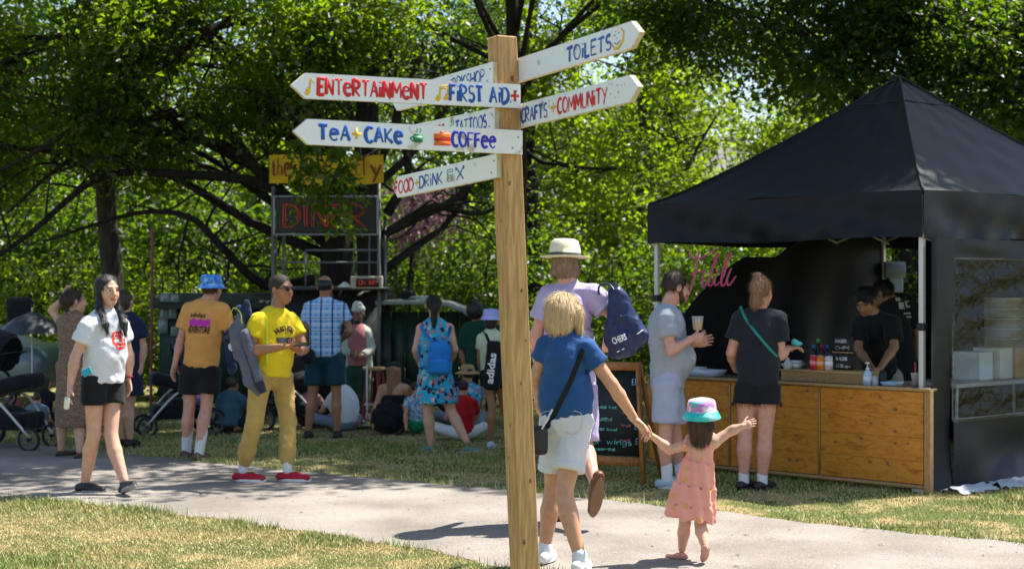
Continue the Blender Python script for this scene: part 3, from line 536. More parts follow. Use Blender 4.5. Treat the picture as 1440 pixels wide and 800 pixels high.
paint(b3, 'blue', [('T', 590, 622, ('DRiNK', -.026, .05, .007, .14)), ('P', 641, 652, [([(.1, -.024), (.95, .024)], .0035, 0), ([(.95, -.024), (.1, .024)], .0035, 0), ([(.95, .018), (1, .03)], .007, 0), ([(.02, .016), (0, .03)], .005, 0)])])
paint(b3, 'teal', [('P', 628, 637, [([(.1, .026), (.2, -.024), (.8, -.024), (.95, .026), (.1, .026)], .0018, 0), ([(.1, .016), (.9, .016)], .0015, 0), ([(.3, .0), (.7, .0)], .0015, 0), ([(.3, -.01), (.7, -.01)], .0015, 0)])], 'drink_glass')
b4 = board(2.485, NB, D2+V(0, 0, -.01), 'highest left board lettered workshop', L=1.0)
paint(b4, 'blue', [('T', 627, 681, ('WORKSHOP', -.024, .05, .0065, .15))]); paint(b4, 'red', [('T', 600, 622, ('ARTS', -.026, .05, .0065, .15))])
b5 = board(2.303, NB, D2+V(0, 0, .0), 'middle left board lettered tattoos', L=1.0)
paint(b5, 'royal', [('T', 640, 684, ('TATTOOS', -.026, .05, .0065, .15))]); paint(b5, 'red', [('T', 600, 625, ('WiNGS', -.024, .046, .006, .15))])
paint(b5, 'green', [('P', 633, 639, [([(.2, .02), (.4, .03)], .003, 0), ([(.6, .012), (.9, .026)], .003, 0), ([(.1, .006), (.3, .012)], .003, 0)])], 'green_mark')
b6 = board(2.505, NB, -D2+V(0, 0, .03), 'highest right board lettered toilets, ending in a painted moon face', side=-1, L=.98, ext=.04)
paint(b6, 'blue', [('T', 797, 859, ('TOiLETS', -.03, .054, .0085, .17))])
paint(b6, 'yellow', [('P', 860, 877, [([(.0, -.014), (.25, -.034), (.6, -.034), (.95, -.01), (1, .018), (.75, .036)], (.002, .005, .0065, .006, .005, .002)*1, 0)])], 'moon')
paint(b6, 'green', [('P', 861, 875, [([(.2, .014), (.3, .016)], .0025, 0), ([(.6, .02), (.7, .02)], .0025, 0), ([(.45, .004), (.5, .0)], .002, 0), ([(.2, -.012), (.5, -.02), (.8, -.01)], .002, 0), ([(.3, .028), (.36, .028)], .002, 0)])], 'face')
b7 = board(2.322, NB, -D2+V(0, 0, .025), 'lower right board lettered crafts and community with coloured dots', side=-1, L=.955, ext=.04)
paint(b7, 'blue', [('T', 733, 769, ('CRAFTS', -.03, .054, .008, .16))]); paint(b7, 'red', [('T', 784, 853, ('COMMUNiTY', -.03, .056, .0085, .15)), ('P', 856, 886, [([(.15, .03), (.16, .031)], .0045, 0), ([(.45, -.004), (.46, -.004)], .005, 0)]), ('P', 769, 772, [([(.1, -.03), (.2, -.03)], .004, 0)])])
paint(b7, 'yellow', [('P', 774, 782, [([(.5, -.018), (.5, .018)], .0045, 0), ([(0, 0), (1, 0)], .0045, 0)]), ('P', 856, 886, [([(.08, -.002), (.1, -.004)], .005, 0), ([(.4, .02), (.41, .024)], .0045, 0), ([(.75, .018), (.76, .02)], .0045, 0), ([(.45, -.02), (.46, -.02)], .003, 0)])], 'yellow_mark')
paint(b7, 'green', [('P', 856, 886, [([(.02, .034), (.03, .034)], .003, 0), ([(.3, -.02), (.31, -.02)], .003, 0), ([(.6, .018), (.61, .018)], .003, 0)]), ('P', 771, 775, [([(.4, .026), (.5, .028)], .0035, 0), ([(.2, .01), (.3, .01)], .003, 0)])], 'green_mark')
# ------------------------------------------------------------ text helper for printed lettering
def text_mesh(s, size=1., extrude=0., offset=0., sx=1.):
    c = bpy.data.curves.new('t', 'FONT'); c.body = s; c.size = size; c.align_x = 'CENTER'; c.align_y = 'CENTER'; c.extrude = extrude; c.offset = offset; c.resolution_u = 2
    o = bpy.data.objects.new('t', c); COL.objects.link(o); dg = bpy.context.evaluated_depsgraph_get(); me = bpy.data.meshes.new_from_object(o.evaluated_get(dg))
    v = np.array([tuple(p.co) for p in me.vertices]); f = [list(p.vertices) for p in me.polygons]; bpy.data.objects.remove(o); bpy.data.curves.remove(c); bpy.data.meshes.remove(me)
    v[:, 0] *= sx; return v, f
def text_on(name, s, org, u, v, n, size, m, parent, extrude=.001, offset=0., sx=1., hit=None, lift=.004, width=None):
    """flat print; hit = BVH of a cloth mesh to lay it on (rays run along -n)"""
    P, f = text_mesh(s, size, extrude if hit is None else 0, offset, sx)
    if width: P[:, 0] *= width/(P[:, 0].max()-P[:, 0].min())
    W = np.asarray(org)+np.outer(P[:, 0], nrm(u))+np.outer(P[:, 1], nrm(v))+np.outer(P[:, 2], nrm(n))
    if hit is not None:
        nn = nrm(n)
        for i in range(len(W)):
            h = hit.ray_cast(Vector(W[i]+nn*.4), Vector(-nn))
            if h[0] is not None: W[i] = np.array(h[0])+nn*lift
    return mkobj(name, W, f, m, parent)
# ------------------------------------------------------------ gazebo
M_canvas = mat('black_canvas', (.0085, .009, .016), rough=.5, col2=(.0065, .0075, .012), scale=6, bump=.15, bscale=40, spec=.22)
M_alu = mat('aluminium', (.62, .62, .6), metal=.35, rough=.45)
M_dark = mat('black_plastic', (.015, .015, .017), rough=.5)
FR = V(3.215, 12.25, 0); th = math.radians(51); uL = V(-math.cos(th), math.sin(th), 0); vB = V(math.sin(th), math.cos(th), 0); WL, WB = 3.02, 3.42
gz = empty('gazebo', FR, 'black pop up gazebo with pyramid roof sheltering the food counter', 'gazebo')
EZ, VZ, AZ = 2.37, 2.0, 3.55
cor = [FR, FR+uL*WL, FR+uL*WL+vB*WB, FR+vB*WB]; cen = sum(cor)/4
ov = lambda c: cen+(c-cen)*1.02
mb = MB(); n1, n2 = 28, 22; rr = np.random.default_rng(8)
for i in range(4):
    a, b = ov(cor[i]), ov(cor[(i+1) % 4]); P = []
    for r_i in range(n2+1):
        t = r_i/n2; z = EZ+(AZ-EZ)*(t**1.16)*(1 if t < .93 else 1)-(.03*max(0, (t-.93)/.07)**2)
        for s_i in range(n1+1):
            s = s_i/n1; p = lerp(lerp(a, b, s), cen, t); sag = -.035*math.sin(math.pi*s)*(1-t)**2*0+(.03*math.sin(math.pi*s)**.7)*(-t*(1-t)*1.6); wr = .006*math.sin(s*37+i*3+t*5)*(1-t)+.005*math.sin(s*15-t*22+i)
            P.append((p[0], p[1], z+sag+wr*math.sin(math.pi*s)))
    mb.add(P, [[r_i*(n1+1)+s_i, r_i*(n1+1)+s_i+1, (r_i+1)*(n1+1)+s_i+1, (r_i+1)*(n1+1)+s_i] for r_i in range(n2) for s_i in range(n1)])
mb.build('roof_canopy', M_canvas, gz, True)
mb = MB()
for i in range(4):
    a = ov(cor[i]); pts = []
    for k in range(15):
        t = k/14; p = lerp(a, cen, t); pts.append((p[0], p[1], EZ+(AZ-EZ)*t**1.16+.006))
    mb.tube(pts, .009, 6)
for t in (.80,):
    ring = []
    for i in range(4):
        a, b = ov(cor[i]), ov(cor[(i+1) % 4])
        for s in np.linspace(0, 1, 8)[:-1]: p = lerp(lerp(a, b, s), cen, t); ring.append((p[0], p[1], EZ+(AZ-EZ)*t**1.16+.004-.03*math.sin(math.pi*s)**.7*t*(1-t)*1.6))
    mb.tube(ring, .006, 5, closed=True)
mb.build('seam', mat('canvas_seam', (.018, .018, .022), rough=.7), gz, True)
for i in range(4):
    a, b = ov(cor[i]), ov(cor[(i+1) % 4]); nn = nrm(np.cross(b-a, (0, 0, 1))); nn = nn if nn@(a-cen) > 0 else -nn; P = []; m = 70
    for r_i in range(9):
        t = r_i/8
        for s_i in range(m+1):
            s = s_i/m; f = (.014*math.sin(s*25+i*2+t*3)+.012*math.sin(s*53-t*5+i)+.02*math.sin(s*9+t*6)+.022*math.sin(6*t+s*38)*math.exp(-min(s, 1-s)*14))*(.15+t)*math.sin(math.pi*min(1, max(0, s*1.0)))**.4
            p = lerp(a, b, s)+nn*(.008+f); z = EZ-(EZ-VZ)*t+.012*math.sin(s*9+i)*t+.006*math.sin(math.pi*s*3)*(1-t); P.append((p[0], p[1], z))
    o = mkobj('valance', P, [[r_i*(m+1)+s_i, r_i*(m+1)+s_i+1, (r_i+1)*(m+1)+s_i+1, (r_i+1)*(m+1)+s_i] for r_i in range(8) for s_i in range(m)], M_canvas, gz, True)
for i in range(4):
    c = cor[i]+nrm(cen-cor[i])*.04; mb = MB(); mb.box(c+V(0, 0, 1.17), (uL, vB, AX[2]), (.021, .021, 1.17), bev=.005); p = mb.build('leg', M_alu, gz)
    mb = MB(); mb.box(c+V(0, 0, .02), (uL, vB, AX[2]), (.06, .06, .018), bev=.01); mb.build('foot_plate', M_alu, p)
    mb = MB(); mb.box(c+V(0, 0, 1.30 if i == 0 else 1.5), (uL, vB, AX[2]), (.035, .035, .03), bev=.01); mb.build('clamp', M_dark, p)
for i in range(4):           # scissor trusses below the eaves
    a, b = cor[i], cor[(i+1) % 4]; mb = MB()
    for k in range(4):
        p, q = lerp(a, b, k/4), lerp(a, b, (k+1)/4); ins = nrm(cen-(a+b)/2)*.06
        for za, zb_, f_ in ((2.05, 2.3, 1), (2.3, 2.05, 1.3)): mb = MB(); mb.tube([p+ins*f_+V(0, 0, za), q+ins*f_+V(0, 0, zb_)], .011, 4); mb.build('truss_bar', M_alu, gz)
def drape(name, a, b, zt, parent, m, nseg=60, rows=26, amp=.03, zb=.01, seed=0, holes=None, thick=True):
    """hanging cloth from a to b, top height zt(s)"""
    nn = nrm(np.cross(b-a, (0, 0, 1))); P = []; Fs = []; q_ = np.linalg.norm(b-a)/3.2
    for r_i in range(rows+1):
        t = r_i/rows
        for s_i in range(nseg+1):
            s = s_i/nseg; z = zt(s)*(1-t)+zb*t; f = amp*(math.sin(s*q_*22+seed+t*4.5)*.35+math.sin(s*q_*9-t*4+seed)*.8+math.sin(s*q_*45+t*11)*.12*t+math.sin((s*q_*7+t*6))*.6*t)*min(1, 8*s+.05)
            P.append(lerp(a, b, s)+nn*f*(.3+t)+V(0, 0, z))
    for r_i in range(rows):
        for s_i in range(nseg):
            if holes and holes(s_i/nseg, P[r_i*(nseg+1)+s_i][2]): continue
            Fs.append([r_i*(nseg+1)+s_i, r_i*(nseg+1)+s_i+1, (r_i+1)*(nseg+1)+s_i+1, (r_i+1)*(nseg+1)+s_i])
    return mkobj(name, P, Fs, m, parent, True)
a, b = V(3.275, 12.215, 0), cor[3]
w0, w1, wz0, wz1 = None, None, .56, 1.84
# side wall with clear window: four cloth strips round the pane
def onwall(s, z, off=0): return lerp(a, b, s)+nrm(np.cross(b-a, (0, 0, 1)))*off+V(0, 0, z)
S0 = .088; S1 = .93
drape('side_wall', lerp(a, b, .0), lerp(a, b, S0), lambda s: VZ-.004, gz, M_canvas, 14, 40, .035, seed=1)
drape('side_wall', lerp(a, b, S0), lerp(a, b, S1), lambda s: wz0, gz, M_canvas, 60, 14, .045, seed=4)
drape('side_wall', lerp(a, b, S0), lerp(a, b, S1), lambda s: VZ-.004, gz, M_canvas, 60, 6, .012, zb=wz1, seed=2)
drape('side_wall', lerp(a, b, S1), b, lambda s: VZ-.004, gz, M_canvas, 8, 40, .012, seed=3)
mp = bpy.data.materials.new('clear_plastic'); mp.use_nodes = True; nt = mp.node_tree; N = nt.nodes; N.clear(); L = nt.links
gl = N.new('ShaderNodeBsdfGlossy'); gl.inputs['Roughness'].default_value = .08; tr = N.new('ShaderNodeBsdfTransparent'); tr.inputs[0].default_value = (.9, .92, .9, 1)
no = N.new('ShaderNodeTexNoise'); no.inputs['Scale'].default_value = 16; no.inputs['Detail'].default_value = 5; tcc = N.new('ShaderNodeTexCoord'); L.new(tcc.outputs['Object'], no.inputs[0])
bp = N.new('ShaderNodeBump'); bp.inputs['Distance'].default_value = .03; bp.inputs['Strength'].default_value = 1; L.new(no.outputs[0], bp.inputs['Height']); L.new(bp.outputs[0], gl.inputs['Normal'])
ms = N.new('ShaderNodeMixShader'); ms.inputs[0].default_value = .05; L.new(tr.outputs[0], ms.inputs[1]); L.new(gl.outputs[0], ms.inputs[2]); oo = N.new('ShaderNodeOutputMaterial'); L.new(ms.outputs[0], oo.inputs[0])
P = []; m1, m2 = 60, 40
for i in range(m2+1):
    for j in range(m1+1):
        s = S0-.01+(S1-S0+.02)*j/m1; z = wz0-.02+(wz1-wz0+.03)*i/m2; e = min(j, m1-j, i, m2-i)/6; P.append(onwall(s, z, .006+.010*min(1, e)*(math.sin(j*.9+i*.35)+math.sin(j*.33-i*.8)+.6*math.sin(i*1.3))))
mkobj('window_pane', P, [[i*(m1+1)+j, i*(m1+1)+j+1, (i+1)*(m1+1)+j+1, (i+1)*(m1+1)+j] for i in range(m2) for j in range(m1)], mp, gz, True)
mb = MB()
for za in (wz0, wz1): mb.tube([onwall(s, za, -.012) for s in np.linspace(S0, S1, 12)], .006, 5)
mb.tube([onwall(S0, z, -.012) for z in np.linspace(wz0, wz1, 8)], .006, 5); mb.build('window_hem', mat('hem_grey', (.12, .12, .13), rough=.5), gz)
# left side wall hangs loose, its front end drooping
def lz(s): return 1.10+.78*min(1, s/.30)**.6 if s < .30 else 1.88+.24*min(1, max(0, (s-.46)/.12))
drape('side_wall', cor[1]+vB*.30, cor[2], lz, gz, M_canvas, 70, 30, .05, seed=6)
mb = MB(); mb.tube([cor[1]+vB*(.30+(WB-.3)*s)+V(0, 0, lz(s)) for s in np.linspace(0, 1, 30)], .02, 6); mb.build('rolled_hem', M_canvas, gz, True)
drape('side_wall', lerp(cor[2], cor[3], .18), cor[3], lambda s: 2.1, gz, M_canvas, 40, 20, .03, seed=9)
mb = MB()                     # loose sheet bunched at the foot of the side wall
rg = np.random.default_rng(4)
for k, (s, wd, ln_) in enumerate(((.1, .10, .32), (.26, .13, .30), (.40, .08, .55), (.62, .11, .5))):
    c = lerp(a, b, s)-nrm(np.cross(b-a, (0, 0, 1)))*(-1)*.0; nn = nrm(np.cross(b-a, (0, 0, 1))); nn = nn if nn@(a-cen) > 0 else -nn; c = c+nn*.12; P = []
    for i in range(9):
        for j in range(15): P.append(c+nrm(b-a)*(j/14-.5)*ln_*1.5+nn*(i/8-.5)*wd*2*(1+.3*math.sin(j*1.1+k))+V(0, 0, .012+.05*abs(math.sin(i*1.4+j*.5+k))*math.sin(math.pi*i/8)))
    mb.add(P, [[i*15+j, i*15+j+1, (i+1)*15+j+1, (i+1)*15+j] for i in range(8) for j in range(14)])
tag(mb.build('ground_sheet', mat('pale_plastic_sheet', (.42, .48, .52), rough=.35), None, True), 'crumpled pale plastic sheet on the grass at the foot of the gazebo side wall', 'plastic sheet')
# ------------------------------------------------------------ timber counter
def b_plank(nt, N, L, b, co):
    oi = N.new('ShaderNodeObjectInfo'); mp = N.new('ShaderNodeMapping'); mp.inputs['Rotation'].default_value = (0, 0, math.radians(43)); mp.inputs['Scale'].default_value = (1.6, 10, 22); ad = N.new('ShaderNodeVectorMath'); ad.operation = 'ADD'
    sc = N.new('ShaderNodeVectorMath'); sc.operation = 'SCALE'; cb_ = N.new('ShaderNodeCombineXYZ'); L.new(oi.outputs['Random'], cb_.inputs[0]); L.new(oi.outputs['Random'], cb_.inputs[2]); L.new(cb_.outputs[0], sc.inputs[0]); sc.inputs['Scale'].default_value = 37
    L.new(co, ad.inputs[0]); L.new(sc.outputs[0], ad.inputs[1]); L.new(ad.outputs[0], mp.inputs[0])
    n = N.new('ShaderNodeTexNoise'); n.inputs['Scale'].default_value = 1.2; n.inputs['Detail'].default_value = 6; n.inputs['Distortion'].default_value = 1.2; L.new(mp.outputs[0], n.inputs[0])
    r = N.new('ShaderNodeValToRGB'); e = r.color_ramp.elements; e[0].position = .28; e[0].color = (.36, .125, .010, 1); e[1].position = .72; e[1].color = (.66, .28, .035, 1); e2 = r.color_ramp.elements.new(.45); e2.color = (.55, .21, .020, 1)
    L.new(n.outputs[0], r.inputs[0]); L.new(r.outputs[0], b.inputs['Base Color'])
M_plank = mat('varnished_plank', (.3, .14, .03), rough=.5, spec=.3, build=b_plank)
M_batten = mat('pale_batten', (.42, .27, .11), col2=(.32, .19, .08), scale=20, rough=.6, stretch=(4, 4, 1))
CR = V(3.262, 12.17, 0); CL = V(1.225, 14.06, 0); cu = nrm(CL-CR); cn = nrm(np.cross(cu, (0, 0, 1))); cn = cn if cn[1] < 0 else -cn; CW = np.linalg.norm(CL-CR); CT = .815
ctr = empty('counter', (CR+CL)/2, 'long serving counter faced with varnished knotty planks under the gazebo', 'counter')
def col_u(px, base=CR, dr=cu): k = (px-720)/F; return (k*base[1]-base[0])/(dr[0]-k*dr[1])
br = [.055]+[col_u(x) for x in (1152, 1026)]+[CW]
for i in range(3):
    zz = [.07, .25, .43, .61, .79]
    if i == 2: zz = [.07, .31, .55, .79]
    for j in range(len(zz)-1):
        mb = MB(); u0, u1 = br[i]+.012, br[i+1]-.012; zc = (zz[j]+zz[j+1])/2; mb.box(CR+cu*(u0+u1)/2+V(0, 0, zc)-cn*(.012+.001*((i+j) % 2)), (cu, cn, AX[2]), ((u1-u0)/2, .012, (zz[j+1]-zz[j])/2-.0008), bev=.0012); pk = mb.build('plank', M_plank, ctr)
        kk = MB(); rk = np.random.default_rng(i*7+j+2)
        for q in range(rk.integers(2, 5)):
            c = CR+cu*rk.uniform(u0+.05, u1-.05)+V(0, 0, zc+rk.uniform(-.06, .06))+cn*(.0006-.001*((i+j) % 2)); s_ = rk.uniform(.006, .017); P = [c+cn*.0008+cu*math.cos(t)*s_*rk.uniform(1.1, 1.7)+V(0, 0, math.sin(t)*s_*rk.uniform(.7, 1.1)) for t in np.linspace(0, 6.28, 11)[:-1]]; kk = MB(); kk.add(P, [list(range(10))]); kk.build('knot', M_knot, pk)
for u_ in br[1:3]:
    mb = MB(); mb.box(CR+cu*u_+V(0, 0, .43), (cu, cn, AX[2]), (.008, .004, .365)); mb.build('batten', M_batten, ctr)
mb = MB(); mb.box(CR+cu*.027+V(0, 0, .41)-cn*.01, (cu, cn, AX[2]), (.027, .028, .40), bev=.004); mb.build('corner_post', M_batten, ctr)
mb = MB(); mb.box(CR+cu*(CW-.0)+V(0, 0, .41)-cn*.02, (cu, cn, AX[2]), (.012, .018, .38)); mb.build('corner_post', M_batten, ctr)
mb = MB(); mb.box(CR+cu*(CW/2+.03)+V(0, 0, .05)-cn*.005, (cu, cn, AX[2]), (CW/2-.03, .016, .014)); mb.build('bottom_rail', M_batten, ctr)
mb = MB(); mb.prism([CR+V(0, 0, CT-.022), CL+V(0, 0, CT-.022), CL-cn*.6+V(0, 0, CT-.022), CR+vB*.5+uL*.2+V(0, 0, CT-.022)], AX[2], .02); mb.build('top', mat('counter_top', (.24, .15, .08), col2=(.16, .1, .05), scale=14, rough=.45), ctr)
mb = MB(); mb.box(CR+cu*CW/2+V(0, 0, CT-.004)+cn*.024, (cu, cn, AX[2]), (CW/2+.002, .006, .013)); mb.build('top_edge', M_batten, ctr)
def onc(px, back=.15, z=CT): u_ = col_u(px, CR-cn*back); return CR-cn*back+cu*u_+V(0, 0, z)
rsr = empty('riser_box', onc(1150, .3), 'low wooden plinth standing on the counter top under the cans', 'box'); u0, u1 = col_u(1214, CR-cn*.12), col_u(1098, CR-cn*.12)
mb = MB(); mb.box(CR-cn*.26+cu*(u0+u1)/2+V(0, 0, CT+.045), (cu, cn, AX[2]), ((u1-u0)/2, .14, .042), bev=.003); mb.build('carcass', M_batten, rsr)
mb = MB(); mb.box(CR-cn*.26+cu*(u0+u1)/2+V(0, 0, CT+.093), (cu, cn, AX[2]), ((u1-u0)/2+.006, .148, .006)); mb.build('lid', mat('riser_top', (.5, .33, .16), rough=.6), rsr)
RZ = CT+.10
def can(px, col, col2, label, back=.2, z=RZ, cap=None):
    c = onc(px, back, z); t = empty('drink_can', c, label, 'can', 'drink cans on the plinth'); mb = MB()
    mb.lathe(c, AX, [(.026, 0), (.033, .006), (.033, .108), (.027, .118)], 18); mb.build('body', mat('can_'+label.split()[0], col, col2=col2, scale=25, ramp=(.5, .55), rough=.3), t, True)
    mb = MB(); mb.lathe(c+V(0, 0, .1185), AX, [(.026, 0), (.0265, .003), (.022, .002)], 18); mb.build('lid', M_alu, t)
    mb = MB(); mb.lathe(c+V(0, 0, .04), AX, [(.0336, 0), (.0336, .035)], 18); mb.build('band', mat('can_band_'+label.split()[0], tuple(min(1, q*1.2+.3) for q in col), rough=.3), t, True)
can(1144.5, (.6, .01, .04), (.75, .1, .1), 'red drink can on the plinth, leftmost of the three'); can(1154, (.85, .2, .01), (.9, .4, .05), 'orange drink can on the plinth, between the red and the silver one'); can(1165.5, (.65, .66, .68), (.7, .5, .2), 'silver and orange drink can on the plinth beside the menu boards')
def bottle(name, c, prof, m, label, cat, capm=None, capprof=None, group=None, lab=None):
    t = empty(name, c, label, cat, group); mb = MB(); mb.lathe(c, AX, prof, 18); mb.build('body', m, t, True)
    if capm: mb = MB(); mb.lathe(c+V(0, 0, prof[-1][1]), AX, capprof, 14); mb.build('cap', capm, t, True)
    if lab: mb = MB(); mb.lathe(c+V(0, 0, lab[0]), AX, [(lab[2], 0), (lab[2], lab[1])], 18); mb.build('wrapper', lab[3], t, True)
    return t
BP = [(.028, 0), (.034, .006), (.034, .12), (.028, .15), (.012, .19)]
for px, cm, lb, bk in ((1144, (.01, .16, .45), 'blue capped dark bottle behind the red can', .31), (1156, (.3, .02, .1), 'maroon capped dark bottle behind the orange can', .33), (1150.5, (.02, .3, .08), 'tall green capped dark bottle behind the cans', .37), (1163, (.02, .1, .35), 'dark bottle with pale neck behind the silver can', .35)):
    bottle('sauce_bottle', onc(px, bk, RZ), [(a_, b_*(1.15 if 'tall' in lb else .9)) for a_, b_ in BP], mat('dark_bottle', (.03, .015, .01), rough=.15), lb, 'bottle', mat('cap_'+lb.split()[0]+lb[5:8].strip(), cm, rough=.4), [(.014, 0), (.014, .03), (.012, .034)], 'bottles behind the cans')
def mb_board(px, z, w_, h_, lines, label, back=.20):
    c = onc(px, back, z); t = empty('menu_board', c, label, 'menu board', 'small black menu boards'); ub = nrm(nrm(-cu)+V(0, 0, 0)); nb = cn; mb = MB()
    mb.box(c+V(0, 0, h_/2), (ub, nb, AX[2]), (w_/2, .006, h_/2)); mb.build('panel', mat('slate', (.012, .012, .014), rough=.6), t); tm = MB(); rr = np.random.default_rng(9)
    for k, s in enumerate(lines): letters(tm, s, (c+nb*.007, ub, V(0, 0, 1), nb), -w_*.40, w_*(.35 if k else .2), h_*(.62-.42*k), h_*.2, .0035, rr)
    tag(tm.build('lettering', mat('chalk_white', (.8, .8, .78), rough=.9), t, True), kind='stuff'); mb = MB(); mb.box(c+nb*.012+V(0, 0, .004), (ub, nb, AX[2]), (w_/2+.004, .012, .005)); mb.build('ledge', M_batten, t)
mb_board(1187, RZ, .175, .145, ('No ALCOHOL', '£5.00 cans'), 'lower black menu board standing on the plinth, lettered in white'); mb_board(1186, RZ+.150, .175, .135, ('BURGERS', 'CHIPS'), 'upper black menu board standing above the other one', .215)
M_foil = mat('paper_roll_blue', (.5, .68, .8), rough=.6)
bottle('sanitiser_bottle', onc(1220, .12), [(.030, 0), (.036, .008), (.036, .085), (.026, .11), (.012, .125)], mat('pale_blue_bottle', (.42, .62, .75), rough=.25), 'pale blue pump bottle of sanitiser standing on the counter top', 'bottle', mat('white_plastic', (.8, .8, .8), rough=.35), [(.014, 0), (.014, .018), (.004, .02), (.004, .05), (.02, .052), (.02, .06), (.004, .062)], None, (.02, .05, .0368, mat('sticker', (.75, .8, .85))))
bottle('sauce_pot', onc(1231, .13), [(.022, 0), (.025, .005), (.025, .06), (.02, .065)], mat('glass_jar', (.5, .5, .52), rough=.15), 'small steel lidded pot right of the pump bottle', 'pot', M_alu, [(.022, 0), (.022, .012)])
bottle('sauce_pot', onc(1241, .16), [(.028, 0), (.031, .005), (.031, .10), (.024, .11)], M_dark, 'taller dark pot between the steel pot and the paper tray', 'pot', M_dark, [(.024, 0), (.02, .014)])
bottle('squeezy_bottle', onc(1108, .16, RZ), [(.030, 0), (.033, .006), (.033, .055), (.02, .075), (.006, .10)], mat('clear_squeezy', (.5, .5, .48), rough=.3), 'clear squeezy bottle with nozzle beside the woman in black', 'bottle')
# cup with straw
cc = onc(1288, .12); t = empty('iced_drink', cc, 'clear cup of iced brown drink with red striped straw beside the gazebo leg', 'cup')
mcl = mat('clear_cup', (.75, .78, .78), rough=.1, alpha=.35)
mb = MB(); mb.lathe(cc, AX, [(.028, 0), (.040, .11), (.042, .112), (.042, .118)], 18); mb.build('cup', mcl, t, True); mb = MB(); mb.lathe(cc+V(0, 0, .002), AX, [(.026, 0), (.034, .07)], 18); mb.build('drink', mat('cola_brown', (.14, .05, .02), rough=.2), t, True)
mb = MB(); mb.tube([cc+V(0, 0, .03), cc+V(-.006, 0, .20)], .005, 8); mb.build('straw', mat('straw_red', (.7, .05, .06), rough=.5), t)
def tray(c, w_, d_, h_, m, label, cat='tray'):
    t = empty('food_tray', c, label, cat, 'trays on the counter'); mb = MB(); P = []
    for k, (z, e) in enumerate(((0, .8), (h_, 1), (h_, .94), (.006, .74))): P += [c+cu*sx*w_/2*e+cn*sy*d_/2*e+V(0, 0, z) for sx, sy in ((-1, -1), (1, -1), (1, 1), (-1, 1))]
    mb.add(P, [[r_*4+i, r_*4+(i+1) % 4, r_*4+4+(i+1) % 4, r_*4+4+i] for r_ in range(3) for i in range(4)]+[[3, 2, 1, 0], [12, 13, 14, 15]]); mb.build('tray', m, t); return t
tray(onc(1255, .2), .13, .16, .035, M_foil, 'pale blue paper tray right of the dark pot'); tray(onc(995, .2), .28, .2, .06, mat('clear_tub', (.55, .62, .68), rough=.3), 'clear plastic tub on the counter left of the woman in black'); tray(onc(972, .22), .2, .2, .075, mat('white_tub', (.7, .74, .78), rough=.4), 'white plastic tub at the left end of the counter'); tray(onc(1117, .26, RZ), .16, .16, .045, M_alu, 'steel tray of napkins on the plinth behind the squeezy bottle')
mb = MB()
for k in range(5): mb.box(onc(1118, .26, RZ+.05+.004*k), (nrm(cu+cn*.1*k), nrm(cn-cu*.1*k), AX[2]), (.06, .05, .0018))
tag(mb.build('napkins', mat('napkin_white', (.7, .72, .75))), 'white paper napkins in the steel tray', 'napkins')
# roll dispenser on the far gazebo leg
c = cor[2]+V(0, 0, 1.83)+nrm(V(*(-cor[2][:2]), 0))*.12; c = U(1258, 390, np.linalg.norm(cor[2][:2])-.55)
t = empty('roll_dispenser', c-V(0, 0, .15), 'grey blue paper towel roll holder fixed to the rear gazebo leg', 'dispenser'); mb = MB(); mb.lathe(c+V(-.11, 0, .08), (AX[1], AX[2], AX[0]), [(.085, 0), (.088, .01), (.088, .20), (.085, .21)], 20); mb.build('roll_cover', mat('grey_blue_plastic', (.22, .27, .33), rough=.4), t, True)
mb = MB(); mb.box(c+V(.02, .02, -.07), AX, (.07, .03, .09), bev=.01); mb.build('paper', mat('paper_blue', (.32, .4, .48)), t); mb = MB(); mb.box(c+V(-.02, .09, .06), AX, (.06, .02, .1)); mb.build('bracket', M_dark, t)
# neon word hung under the eaves
nd = 13.9
NS = [[(85, 105), (90, 170), (150, 195), (250, 160), (350, 95), (375, 80)], [(185, 105), (160, 195), (145, 330), (110, 450), (60, 600), (35, 680)], [(85, 370), (150, 345), (230, 330)], [(250, 315), (220, 430), (218, 495), (260, 480), (330, 320), (400, 150), (375, 160), (300, 400), (285, 480), (330, 485), (395, 320), (355, 440), (370, 495), (440, 420), (500, 250), (545, 140), (512, 150), (450, 330), (430, 470), (470, 485), (540, 300), (495, 430), (515, 495), (560, 440), (592, 390)]]
t = empty('neon_sign', U(1005, 415, nd), 'pink neon tube sign with a handwritten word hanging under the gazebo eaves', 'neon sign')
mn = mat('neon_pink', (.5, .04, .13), rough=.3, emit=.03, emitc=(1, .1, .28)); mn2 = mat('neon_back', (.55, .5, .52), rough=.3)
for s in NS:
    pts = catmull([U(960+x/8, 340+y/8, nd) for x, y in s], 4); mb = MB(); mb.tube(pts, .0065, 8); mb.build('tube', mn, t, True); mb = MB(); mb.tube([p+V(.010, .02, .004) for p in pts], .005, 6); mb.build('clear_backing', mn2, t, True)
mb = MB(); mb.tube([U(1008, 358, nd), U(1014, 380, nd)], .006, 5); mb.tube([U(1006, 352, nd), U(1006, 340, nd)], .003, 5); mb.tube([U(968, 354, nd), U(975, 338, nd)], .003, 5); mb.build('cable', M_dark, t)
